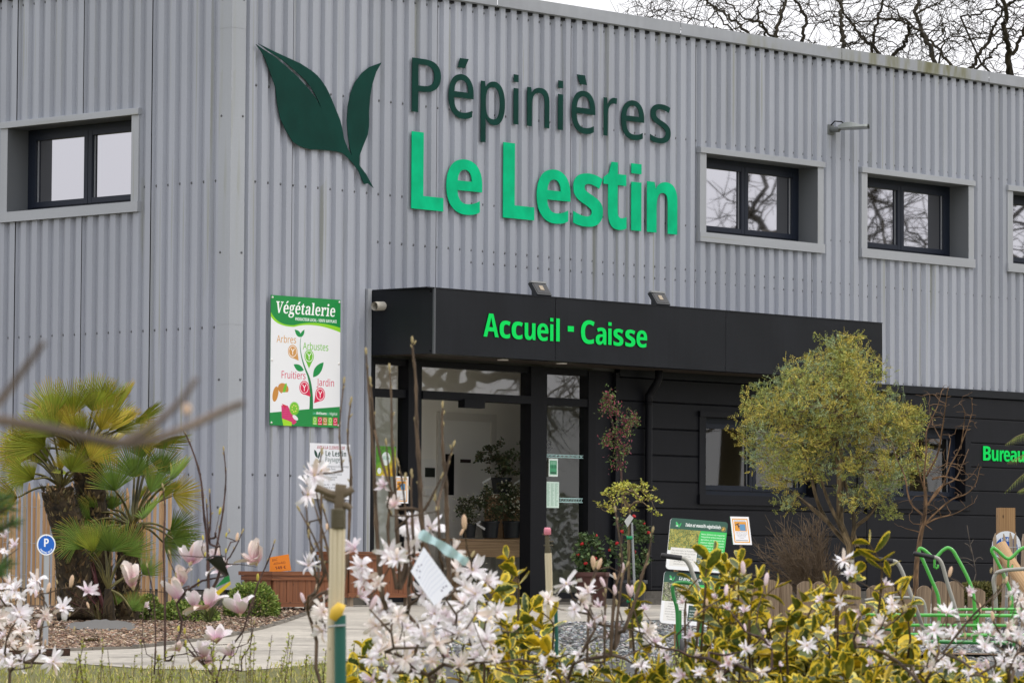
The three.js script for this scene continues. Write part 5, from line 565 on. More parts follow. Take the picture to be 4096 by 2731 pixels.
M.leafMatte = std(0xffffff, 0.75, { vertexColors: true, side: THREE.DoubleSide });
const barkMap = tex(256, 512, (u, v) => { const a = tfbm(u, v, 9, 5, 181, 4), f = tfbm(u, v, 40, 12, 184, 3), c = 0.5 + (a - 0.5) * 0.7 + (f - 0.5) * 0.5; return [c, c * 0.96, c * 0.9]; }, 3, 1.5);
const bark = (c, r = 0.9) => std(c, r, { map: barkMap });
M.oakBark = bark([0.11, 0.095, 0.055]); M.twig = bark([0.24, 0.185, 0.13]); M.redTwig = bark([0.60, 0.38, 0.22]); M.magBark = bark([0.36, 0.265, 0.20]); M.plum = bark([0.27, 0.165, 0.16]); M.paleStem = bark([0.52, 0.40, 0.24]); M.moss = bark([0.10, 0.10, 0.03]);

// bare oaks beyond the roof: surveyed limbs, twigs grown from them
{ const Dk = 62, oz = (x, y, d = Dk) => at((2450 + x * 0.7) / PX, y * 0.7 / PX, d);
  const oaks = [
    ['bare oak whose crown starts furthest along the roof from the street end', [890, 900], [[[820, 232, 14], [740, 160, 13], [660, 90, 12], [560, 20, 10], [480, -60, 8]], [[745, 218, 9], [640, 130, 8], [590, 60, 7], [520, 0, 6]], [[890, 242, 12], [870, 170, 11], [845, 130, 10], [790, 115, 8], [700, 60, 7], [640, -10, 6]], [[930, 245, 20], [940, 180, 18], [970, 80, 16], [990, 0, 14], [1000, -120, 12]], [[975, 255, 12], [850, 140, 10], [830, 60, 9], [850, -40, 8]], [[1078, 272, 17], [1085, 200, 16], [1105, 110, 15], [1070, 40, 13], [1020, -30, 11]], [[600, 190, 6], [590, 150, 5], [480, 110, 5], [420, 95, 4]], [[560, 170, 6], [470, 160, 5], [400, 165, 4]]]],
    ['bare oak with two crossing limbs, second along the roof', [1450, 900], [[[1310, 302, 20], [1320, 240, 19], [1315, 170, 17], [1308, 80, 15], [1330, -30, 12]], [[1345, 312, 12], [1318, 262, 10]], [[1555, 346, 17], [1480, 250, 16], [1400, 180, 14], [1340, 100, 12], [1300, 20, 10], [1280, -50, 8]], [[1490, 332, 15], [1495, 200, 14], [1520, 90, 12], [1550, 0, 11], [1560, -80, 9]], [[1590, 346, 20], [1650, 270, 18], [1690, 190, 16], [1700, 150, 14], [1640, 120, 12], [1540, 100, 10], [1420, 130, 8], [1300, 150, 6]], [[1340, 245, 7], [1400, 235, 6], [1450, 215, 5]], [[1315, 170, 8], [1240, 130, 7], [1180, 120, 5]]]],
    ['bare oak with a stout upright limb, third along the roof', [1860, 900], [[[1855, 386, 20], [1810, 270, 20], [1770, 190, 19], [1740, 80, 18], [1745, 0, 16], [1760, -90, 13]], [[1945, 402, 14], [1880, 290, 13], [1830, 240, 12], [1765, 190, 10]], [[1770, 190, 12], [1700, 130, 10], [1620, 60, 8], [1540, 20, 7]], [[1880, 290, 9], [1900, 230, 8], [2000, 240, 6], [2060, 220, 4]], [[1740, 80, 10], [1820, 40, 8], [1900, 0, 7], [1950, -40, 6]], [[1830, 245, 8], [1900, 170, 6], [1880, 120, 5]]]],
    ['bare oak with the thickest trunk, at the street corner of the roof', [2270, 900], [[[2045, 417, 19], [2080, 330, 17], [2140, 260, 16], [2170, 190, 14], [2200, 120, 12], [2230, 50, 10]], [[2060, 412, 12], [2150, 340, 11], [2190, 270, 10], [2235, 245, 8]], [[2262, 455, 27], [2265, 300, 25], [2250, 180, 23], [2240, 60, 20], [2225, -60, 17]], [[2268, 335, 19], [2330, 230, 17], [2370, 130, 14], [2420, 20, 11]], [[2165, 205, 10], [2240, 170, 9], [2352, 180, 8], [2440, 160, 6]], [[1990, 92, 9], [2100, 80, 9], [2200, 30, 8], [2240, 50, 8]], [[2240, 60, 14], [2320, -20, 12], [2360, -70, 10]]]],
    ['thin bare treetop standing alone above the middle of the roof', [270, 900], [[[265, 149, 6], [235, 110, 5], [225, 70, 4], [150, 30, 3]], [[265, 149, 6], [280, 100, 5], [330, 55, 3]], [[235, 110, 4], [150, 95, 3], [110, 90, 2]], [[225, 70, 3], [240, 40, 2]]]]];
  oaks.forEach(([label, [bx], limbs], i) => { reseed(500 + i); const dep = Dk + (i === 4 ? 4 : i % 2 * 1.6), base = oz(bx, 600, dep); base.y = 0; const fork = oz(bx, i === 4 ? 260 : 520, dep), r = thing('bare_oak', label, 'tree', base, 'bare oaks beyond the roof'), b = new B(), tw = new B(), pxs = 0.7 / (FOCAL / dep) / 2 * 1.25;
    const rt = Math.max(...limbs.map((l) => l[0][2])) * pxs * 1.7; b.tube([base, lerp3(base, fork, 0.5).add(rv(0.1)), fork], [rt * 1.5, rt * 1.2, rt], 10, false);
    for (const l of limbs) { const jit = rnd(-0.8, 0.8), pts = l.map(([x, y], k) => oz(x, y, dep + jit * (k + 1) * 0.35)), rad = l.map(([, , w]) => w * pxs); const joins = limbs.some((q) => q !== l && q.some(([x, y]) => Math.hypot(x - l[0][0], y - l[0][1]) < 30)) && l[0][1] < 210; 
      const sm = smooth(pts, 6).map((p, k, a) => k && k < a.length - 1 ? p.add(rv(0.03)) : p), rs = sm.map((_, k) => { const t = k / (sm.length - 1) * (rad.length - 1), j = Math.min(rad.length - 2, Math.floor(t)); return rad[j] + (rad[j + 1] - rad[j]) * (t - j); });
      const full = joins ? sm : [fork, lerp3(fork, sm[0], 0.5).add(rv(0.15)), ...sm]; b.tube(full, joins ? rs : [rs[0] * 1.25, rs[0] * 1.1, ...rs], 7, false);
      // side branches and twigs
      const T = [], tot = sm.length, reach = i === 4 ? 0.4 : 1.0; for (let k = 0; k < tot * (i === 4 ? 1.6 : 1.3); k++) { const s = sm[Math.floor(rnd(tot))]; T.push(s.clone().add(RIGHT.clone().multiplyScalar(rnd(-1, 1) * reach)).add(V(0, rnd(-0.45, 0.75) * reach, 0)).addScaledVector(FH, rnd(-0.7, 0.7) * reach)); }
      const sk = skeleton(sm, T, { tip: 0.0040, pow: 0.46, step: 0.16, wig: 0.17, follow: 0.3, drop: 0.2, max: 0.03 }); sk.paths[0] = [0]; wood(tw, sk, 4);
      const T2 = []; for (const t of sk.tips) for (let q = 0; q < 3; q++) T2.push([t.p, t.p.clone().add(rv(0.2)).addScaledVector(t.d, 0.1)]); for (const [p, q] of T2) tw.tube([p, lerp3(p, q, 0.5).add(rv(0.035)), q], [0.0042, 0.0036, 0.0026], 3, false); }
    part('trunk', b, M.oakBark, r); part('crown', tw, M.oakBark, r); }); }
// bare trees across the street, seen mirrored in the glass
{ const mk = (sd, h) => { reseed(sd); const b = new B(), T = [], trunk = [V(0, -0.1, 0), V(0.1, h * 0.14, 0.05), V(0.05, h * 0.27, -0.1), V(0.2, h * 0.4, 0)]; for (let k = 0; k < 330; k++) { const a = rnd(6.28), rr = Math.sqrt(rnd(1)) * h * 0.42, y = h * rnd(0.25, 1); T.push(V(Math.cos(a) * rr * (1.15 - Math.abs(y / h - 0.55)), y, Math.sin(a) * rr * (1.15 - Math.abs(y / h - 0.55)))); } const sk = skeleton(trunk, T, { tip: 0.011, pow: 0.5, step: 0.3, wig: 0.25, follow: 0.3, drop: 0.5 }); wood(b, sk, 4); const tw = new B(); for (const t of sk.tips) for (let q = 0; q < 5; q++) { const e = t.p.clone().add(rv(0.5)).addScaledVector(t.d, 0.25); tw.tube([t.p, lerp3(t.p, e, 0.5).add(rv(0.1)), e], [0.01, 0.007, 0.004], 3, false); } return [b.geo(), tw.geo()]; };
  const kinds = [mk(701, 11), mk(702, 9.5)]; [[27.6, 16, 0, 'bare tree across the forecourt, mirrored in the upper window nearest the lettering', 0], [32.2, 15.2, 1, 'bare tree across the forecourt, mirrored in the middle upper window', 2.1], [36.5, 14.6, 0, 'bare tree across the forecourt, mirrored in the upper window at the edge', 4], [21.5, 17.4, 1, 'bare tree across the forecourt, mirrored in the entrance transom', 1.2]].forEach(([x, z, k, label, turn]) => { const r = thing('bare_street_tree', label, 'tree', V(x, ground(x, z), z), 'bare trees across the forecourt'); r.rotation.y = turn; mesh('trunk', kinds[k][0], M.oakBark, r); mesh('crown', kinds[k][1], M.oakBark, r); });
  // a clipped evergreen hedge below them
  reseed(711); const hb = new B(), q = new B(); const r = thing('far_hedge', 'long clipped evergreen hedge across the forecourt, mirrored in the lower glass', 'hedge', V(26, 0, 19)); for (let k = 0; k < 9000; k++) { const s = rnd(-14, 20), x = 26 + s, z = 20 - s * 0.25 + rnd(-0.6, 0.6), y = rnd(0.1, 1.7) + 0.25 * perlin.noise(s * 0.8, 3, 1), d = rdir(); leaf(hb, V(x, y, z), d, perp(d), 0.16, 0.06, vary([0.045, 0.075, 0.02], 0.4)); } for (let k = -14; k < 20; k += 1.2) q.tube([V(26 + k, 0, 20 - k * 0.25), V(26 + k + 0.1, 1.3, 20 - k * 0.25)], 0.04, 6); part('leaves', hb, M.leafMatte, r); part('stems', q, M.oakBark, r); }

// fan palms
const fan = (b, hub, axis, side, R, spread, col, tipc, nseg = 30) => { const n = axis.clone().cross(side).normalize(); for (let k = 0; k < nseg; k++) { const t = nseg === 1 ? 0 : k / (nseg - 1) * 2 - 1, a = t * spread / 2, half = spread / nseg * 0.62, len = R * (0.72 + 0.28 * Math.cos(t * 1.25)) * rnd(0.9, 1.06), cup = n.clone().multiplyScalar(R * 0.16 * (Math.abs(t)) * (spread > 1.2 ? 1 : 0.4)), D = (ang) => axis.clone().multiplyScalar(Math.cos(ang)).addScaledVector(side, Math.sin(ang)); const c = vary(col, 0.22), dry = rnd(1) < 0.55 ? tipc : c, zig = n.clone().multiplyScalar(R * 0.02); const sag = -R * rnd(0.0, 0.06);
    const ring = [0.02, 0.46, 0.8, 1].map((s, j) => { const w = j === 0 ? half * 0.9 : j === 1 ? half * 0.86 : j === 2 ? half * 0.38 : 0.003, o = cup.clone().multiplyScalar(s * s), y = V(0, sag * s * s, 0); return [hub.clone().addScaledVector(D(a - w), len * s).add(o).add(y), hub.clone().addScaledVector(D(a), len * s).add(o).add(y).addScaledVector(zig, j < 3 ? 1 : 0), hub.clone().addScaledVector(D(a + w), len * s).add(o).add(y)]; });
    const id = ring.map((r3, j) => { b.col = j === 3 ? dry : j === 2 ? mixc(c, dry, 0.35) : c; return r3.map((p) => b.v(p.x, p.y, p.z)); }); for (let j = 0; j < 3; j++) for (let q = 0; q < 2; q++) b.i.push(id[j][q], id[j][q + 1], id[j + 1][q + 1], id[j][q], id[j + 1][q + 1], id[j + 1][q]); } };
M.frond = new THREE.MeshPhysicalMaterial({ vertexColors: true, roughness: 0.5, side: THREE.DoubleSide, transmission: 0.14, thickness: 0, specularIntensity: 0.35 });
M.petiole = bark([0.42, 0.40, 0.14], 0.6); M.palmTrunk = bark([0.15, 0.11, 0.06], 0.95);
{ const pz = (x, y, d) => at(x * 0.3826 / PX, (1450 + y * 0.3826) / PX, d), kz = (x, y, d) => at(x * 0.4662 / PX, (2000 + y * 0.4662) / PX, d);
  const frond = (root, crown, hub, angDeg, rpx, spr, scale, edge, kind) => { const D = hub.clone().sub(EYE).dot(FWD), R = rpx * scale / (FOCAL / D), an = angDeg * Math.PI / 180, ax = RIGHT.clone().multiplyScalar(Math.cos(an)).addScaledVector(UP, Math.sin(an)).addScaledVector(FH, rnd(-0.45, 0.3)).normalize(), flatSide = RIGHT.clone().multiplyScalar(-Math.sin(an)).addScaledVector(UP, Math.cos(an)), tw = edge ? rnd(1.15, 1.4) * (rnd(1) < 0.5 ? -1 : 1) : rnd(-0.6, 0.6), side = flatSide.clone().addScaledVector(ax, -flatSide.dot(ax)).normalize().applyAxisAngle(ax, tw); const b = new B(), cols = [[0.32, 0.36, 0.04], [0.26, 0.31, 0.035], [0.48, 0.40, 0.05], [0.17, 0.265, 0.045]], c = cols[kind ?? Math.floor(rnd(3))];
    fan(b, hub, ax, side, R, Math.max(0.7, spr * Math.PI / 180) * (edge ? 1.6 : 1.08), c, rnd(1) < 0.6 ? [0.50, 0.31, 0.06] : [0.30, 0.22, 0.06], edge ? 26 : 34); const f = part('frond', b, M.frond, root); const s = new B(), m = lerp3(crown, hub, 0.55).add(V(0, 0.04, 0)); s.tube(smooth([crown, m, hub], 5), [0.014, 0.013, 0.013, 0.012, 0.012, 0.011, 0.01, 0.01, 0.009, 0.009, 0.008].slice(0, 11), 6); piece('stalk', s, M.petiole, root, f); };
  const trunk = (root, pts, r0, r1, sd) => { reseed(sd); const b = new B(), c = smooth(pts, 10), n = c.length; b.tube(c, c.map((_, k) => (r0 + (r1 - r0) * k / (n - 1)) * rnd(0.95, 1.03)), 18); part('trunk', b, M.palmTrunk, root); const st = new B(), tot = Math.round(c[0].distanceTo(c[n - 1]) * 620); for (let k = 0; k < tot; k++) { const s = rnd(0.04, 1), i = Math.min(n - 2, Math.floor(s * (n - 1))), p = c[i].clone().lerp(c[i + 1], s * (n - 1) - i), a = rnd(6.28), R = (r0 + (r1 - r0) * s), o = V(Math.cos(a), 0, Math.sin(a)), w = V(-o.z, 0, o.x); const q = p.clone().addScaledVector(o, R * 0.92), l = rnd(0.03, 0.08), up = V(0, 1, 0).addScaledVector(o, rnd(0.3, 0.9)).normalize(); st.col = vary(rnd(1) < 0.3 ? [0.34, 0.26, 0.14] : [0.13, 0.095, 0.05], 0.35); const A = q.clone().addScaledVector(w, 0.019), C = q.clone().addScaledVector(w, -0.019), E = q.clone().addScaledVector(up, l).addScaledVector(w, rnd(-0.008, 0.008)); st.tri(A, C, E.clone().addScaledVector(o, 0.006)); st.tri(C, A, q.clone().addScaledVector(o, 0.016).addScaledVector(up, l * 0.5)); } stuff(part('leaf_bases', st, M.leafMatte, root)); };
  const fill = (root, crown, n, r0, r1, up, kd) => { for (let k = 0; k < n; k++) { const a = k / n * 6.283 + rnd(-0.3, 0.3), el = rnd(-0.35, up), h = V(Math.cos(a) * Math.cos(el), Math.sin(el), Math.sin(a) * Math.cos(el)), hub = crown.clone().addScaledVector(h, rnd(r0, r1)), sx = h.dot(RIGHT), sy = h.y; frond(root, crown, hub, Math.atan2(sy + 0.25, sx) * 57.3, rnd(300, 400), rnd(90, 130), 0.3826, rnd(1) < 0.2, kd); } };
  const D0 = 34.3, z9 = (x, y, d) => at(x * 0.881 / PX, (1350 + y * 0.881) / PX, d);
  reseed(801); const gA = foot(172, 1425, D0 - 0.1); const A = thing('fan_palm', 'fan palm with the thick leaning trunk nearest the parking sign', 'palm', gA, 'fan palms by the gable wall'); const cA = pz(640, 1300, D0); trunk(A, [gA, z9(335, 1120, D0), z9(315, 900, D0), z9(275, 760, D0), pz(590, 1330, D0)], 0.16, 0.135, 802); reseed(803);
  for (const [x, y, an, r, s, e] of [[470, 880, 148, 470, 110], [300, 1000, 148, 420, 115], [480, 1055, 118, 300, 95], [240, 1160, 186, 300, 150], [560, 780, 120, 420, 110], [640, 1120, 100, 170, 80], [720, 1170, 170, 200, 50, 1], [400, 900, 165, 480, 100]]) frond(A, cA, pz(x, y, D0 + rnd(-0.3, 0.2)), an, r, s, 0.3826, e);
  fill(A, cA, 9, 0.3, 0.5, 0.9);
  reseed(811); const gB = foot(212, 1418, D0 + 0.25); const Bp = thing('fan_palm', 'tallest fan palm, its crown of yellowing fans above the other two', 'palm', gB, 'fan palms by the gable wall'), cB = pz(890, 960, D0 + 0.25); trunk(Bp, [gB, z9(430, 1130, D0 + 0.25), z9(425, 850, D0 + 0.25), z9(400, 650, D0 + 0.25), pz(890, 1000, D0 + 0.25)], 0.15, 0.12, 812); reseed(813);
  for (const [x, y, an, r, s, e] of [[560, 560, 116, 430, 130], [760, 545, 96, 440, 105], [960, 510, 76, 430, 110], [1090, 490, 66, 380, 70], [1165, 555, 60, 450, 40, 1], [1130, 720, 32, 430, 50, 1], [1200, 720, 20, 410, 60], [870, 740, 122, 280, 80], [860, 745, 84, 270, 70], [700, 940, 108, 340, 70], [700, 660, 132, 360, 100], [1020, 1040, 58, 380, 40, 1], [820, 1100, 65, 330, 40, 1], [640, 620, 140, 430, 90], [1030, 480, 84, 390, 80], [1400, 840, 42, 320, 60, 1]]) frond(Bp, cB, pz(x, y, D0 + 0.25 + rnd(-0.35, 0.35)), an, r, s, 0.3826, e);
  fill(Bp, cB, 12, 0.3, 0.55, 1.1);
  reseed(821); const gC = foot(292, 1412, D0 + 0.1), C = thing('fan_palm', 'smallest trunked fan palm with greener fans, beside the round shrub', 'palm', gC, 'fan palms by the gable wall'), cC = z9(600, 850, D0 + 0.1); trunk(C, [gC, z9(575, 1150, D0 + 0.1), z9(585, 980, D0 + 0.1), z9(600, 850, D0 + 0.1)], 0.105, 0.095, 822); reseed(823);
  for (const [x, y, an, r, s, e, kd] of [[1400, 1200, 86, 430, 130, 0, 3], [1200, 1340, 100, 420, 120, 0, 3], [1580, 880, 18, 450, 50, 1], [1660, 1150, 62, 390, 120, 0, 3], [1770, 1240, 50, 370, 70, 1, 3], [1800, 1390, 8, 340, 120, 0], [1640, 1450, 45, 340, 40, 1, 0], [1170, 1540, 96, 300, 110, 0, 3], [1420, 1500, 60, 300, 50, 1, 0], [1480, 1000, 95, 330, 100, 0, 3]]) frond(C, cC, pz(x, y, D0 + 0.1 + rnd(-0.3, 0.3)), an, r, s, 0.3826, e, kd);
  fill(C, cC, 12, 0.25, 0.5, 1.0, 3);
  reseed(831); const gS = foot(250, 1432, D0 - 0.45), S = thing('fan_palm', 'trunkless young fan palm at the foot of the trunks', 'palm', gS, 'fan palms by the gable wall'), cS = kz(925, 760, D0 - 0.45); { const b = new B(); b.tube([gS, lerp3(gS, cS, 0.5), cS], [0.05, 0.05, 0.03], 10); part('stem_base', b, M.palmTrunk, S); } for (const [x, y, an, r, s, kd] of [[720, 420, 122, 270, 110, 3], [945, 440, 92, 320, 150, 3], [1060, 470, 52, 320, 110, 3], [800, 450, 108, 260, 80, 0], [1220, 640, 45, 230, 110, 3], [1130, 950, 60, 200, 120, 3], [900, 430, 70, 280, 100, 3], [1000, 900, 100, 130, 110, 3]]) frond(S, cS, kz(x, y, D0 - 0.45 + rnd(-0.2, 0.15)), an, r, s, 0.4662, 0, kd); }
// strap-leaved plants
const strap = (b, p, dir, len, w, droop, c) => { const n = 7, sd = dir.clone().cross(V(0, 1, 0)).normalize(), id = []; for (let k = 0; k <= n; k++) { const s = k / n, q = p.clone().addScaledVector(dir, len * s).add(V(0, -droop * s * s * len, 0)), ww = w * Math.sin(Math.PI * (0.18 + 0.8 * s)) * (k === n ? 0.1 : 1); b.col = c; id.push([b.v(q.x - sd.x * ww, q.y, q.z - sd.z * ww), b.v(q.x + sd.x * ww, q.y, q.z + sd.z * ww)]); } for (let k = 0; k < n; k++) b.i.push(id[k][0], id[k][1], id[k + 1][1], id[k][0], id[k + 1][1], id[k + 1][0]); };
const strapPlant = (name, label, cat, u, v, D, list, m = M.leafMatte) => { const g = foot(u, v, D), r = thing(name, label, cat, g); for (const [dx, dy, dz, len, w, dr, c] of list) { const b = new B(); strap(b, g.clone().add(V(rnd(-0.02, 0.02), 0.02, rnd(-0.02, 0.02))), RIGHT.clone().multiplyScalar(dx).add(V(0, dy, 0)).addScaledVector(FH, dz).normalize(), len, w, dr, c); part('blade', b, m, r); } return r; };
reseed(841); { const L = []; for (let k = 0; k < 20; k++) { const a = rnd(1.7, 2.75); L.push([Math.cos(a), Math.sin(a) * 0.9, rnd(-0.4, 0.3), rnd(0.36, 0.62), 0.012, rnd(0, 0.12), vary(rnd(1) < 0.7 ? [0.115, 0.018, 0.03] : [0.09, 0.03, 0.03], 0.3)]); } strapPlant('red_cordyline', 'dark red spiky cordyline beside the palm trunk', 'plant', 246, 1400, 34, L); }
{ const L = []; for (let k = 0; k < 34; k++) { const a = rnd(0.9, 2.3); L.push([Math.cos(a), Math.sin(a), rnd(-0.4, 0.3), rnd(0.2, 0.36), 0.006, rnd(0.1, 0.4), vary([0.10, 0.115, 0.03], 0.3)]); } strapPlant('green_flax', 'clump of green strap leaves between the round shrubs', 'plant', 478, 1446, 33.6, L); const L2 = []; for (let k = 0; k < 26; k++) { const a = rnd(0.6, 2.6); L2.push([Math.cos(a), Math.sin(a) * 0.8, rnd(-0.4, 0.3), rnd(0.15, 0.3), 0.006, rnd(0.1, 0.5), vary([0.12, 0.10, 0.035], 0.3)]); } strapPlant('dry_flax', 'low half-dry clump of strap leaves under the red cordyline', 'plant', 225, 1425, 33.8, L2); }
// rounded small-leaved shrubs
function bushBall(name, label, cat, u, v, D, rx, ry, n, len, cols, grp, flat = 0) { const c = at(u, v, D), g = foot(u, v, D), r = thing(name, label, cat, g, grp), b = new B(), w = new B(), px = 1 / pxm(D), RX = rx * px, RY = ry * px; for (let k = 0; k < n; k++) { const d = rdir(); if (d.y < -0.75) continue; const lump = 0.86 + 0.22 * perlin.noise(d.x * 3 + u, d.y * 3, d.z * 3) + 0.08 * perlin.noise(d.x * 9, d.y * 9 + u, d.z * 9), s = lump * Math.pow(rnd(0.55, 1), 0.35), p = c.clone().add(V(d.x * RX * s, d.y * RY * s, d.z * RX * s)), ld = d.clone().add(rv(0.8)).normalize(); leaf(b, p, ld, perp(ld), len * rnd(0.7, 1.3), len * 0.28, vary(cols[Math.floor(rnd(cols.length))], 0.3)); } for (let k = 0; k < 12; k++) { const d = rdir(); w.tube([g, lerp3(g, c, 0.5).add(rv(0.03)), c.clone().add(V(d.x * RX, Math.abs(d.y) * RY, d.z * RX).multiplyScalar(0.6))], [0.012, 0.009, 0.004], 5, false); } const core = new B(); part('leaves', b, M.leafMatte, r); part('stems', w, M.twig, r); return r; }
reseed(851); const boxG = [[0.23, 0.31, 0.05], [0.17, 0.25, 0.04], [0.32, 0.38, 0.09], [0.10, 0.16, 0.03]];
bushBall('round_shrub', 'dome of small glossy green leaves in front of the nearer planter', 'shrub', 578, 1392, 35.6, 70, 58, 5200, 0.032, boxG, 'round green shrubs in the bed'); bushBall('round_shrub', 'lower mound of small green leaves between the palms and the dome', 'shrub', 428, 1420, 34.4, 82, 46, 5200, 0.03, boxG, 'round green shrubs in the bed'); bushBall('round_shrub', 'small green shrub against the foot of the palms', 'shrub', 335, 1402, 34.6, 40, 40, 1800, 0.028, boxG, 'round green shrubs in the bed');
bushBall('heather_tussock', 'low reddish green tussock on the wood chips', 'plant', 208, 1482, 29.6, 30, 14, 2400, 0.018, [[0.10, 0.05, 0.025], [0.13, 0.12, 0.03], [0.09, 0.03, 0.02]]); bushBall('olive_shrub', 'low olive green conifer behind the log border', 'shrub', 2245, 1368, 32.4, 68, 32, 4200, 0.03, [[0.14, 0.14, 0.03], [0.10, 0.11, 0.025], [0.2, 0.18, 0.05]]);

// ---------------------------------------------------------------- shrubs and trees before the black wall
const potGeo = (b, p, r0, r1, h) => { b.tube([p, p.clone().add(V(0, h * 0.86, 0)), p.clone().add(V(0, h * 0.861, 0)), p.clone().add(V(0, h, 0)), p.clone().add(V(0, h, 0)), p.clone().add(V(0, h * 0.92, 0))], [r0, r1 * 0.97, r1 * 1.06, r1 * 1.06, r1 * 0.95, r1 * 0.93], 20, false); return b; };
M.potBlack = phys([0.014, 0.016, 0.02], 0.5, { side: THREE.DoubleSide }); M.potClay = phys([0.085, 0.032, 0.026], 0.7, { side: THREE.DoubleSide });
function pottedShrub(name, label, p, pr, ph, potM, rx, ry, n, llen, cols, dots, grp, tagW) { // p: foot of the pot
  const r = thing(name, label, 'potted plant', p, grp), pb = new B(); potGeo(pb, p, pr * 0.8, pr, ph); part('pot', pb, potM, r); const so = new B(); so.tube([p.clone().add(V(0, ph * 0.9, 0)), p.clone().add(V(0, ph * 0.91, 0))], pr * 0.93, 16); part('soil', so, M.soil, r);
  const top = p.clone().add(V(0, ph * 0.9, 0)), c = top.clone().add(V(0, ry * 1.05, 0)), T = []; for (let k = 0; k < 34; k++) { const d = rdir(), s = Math.pow(rnd(1), 0.4); T.push(c.clone().add(V(d.x * rx * s, d.y * ry * s, d.z * rx * s))); } const sk = skeleton([top, top.clone().add(V(0, ry * 0.3, 0))], T, { tip: 0.0022, step: 0.06, wig: 0.2 }), w = wood(new B(), sk, 4); part('stems', w, M.twig, r); const lb = new B(); for (let k = 0; k < n; k++) { const t = sk.tips[Math.floor(rnd(sk.tips.length))], q = t.p.clone().addScaledVector(t.d, -rnd(0.12)).add(rv(0.03)), d = rdir(); d.y *= 0.6; leaf(lb, q, d.normalize(), perp(d), llen * rnd(0.7, 1.2), llen * 0.3, vary(cols[Math.floor(rnd(cols.length))], 0.35)); } part('leaves', lb, M.leafMatte, r);
  if (dots) { const f = new B(); for (let k = 0; k < dots.n; k++) { const t = sk.tips[Math.floor(rnd(sk.tips.length))]; f.ball(t.p.clone().add(rv(0.06)), dots.r, dots.r * 0.8, dots.r, 6, 4, 0.6); } part('flowers', f, dots.m, r); }
  if (tagW) { const tb = new B(), q = top.clone().addScaledVector(RIGHT, tagW * pr).addScaledVector(FH, -pr); tb.quad(q, q.clone().addScaledVector(RIGHT, tagW * 0.09).add(V(0, -0.06, 0)), q.clone().addScaledVector(RIGHT, tagW * 0.1).add(V(0, -0.035, 0)), q.clone().add(V(0, 0.025, 0))); part('label', tb, std([0.6, 0.6, 0.58], 0.6, two), r); }
  return r; }
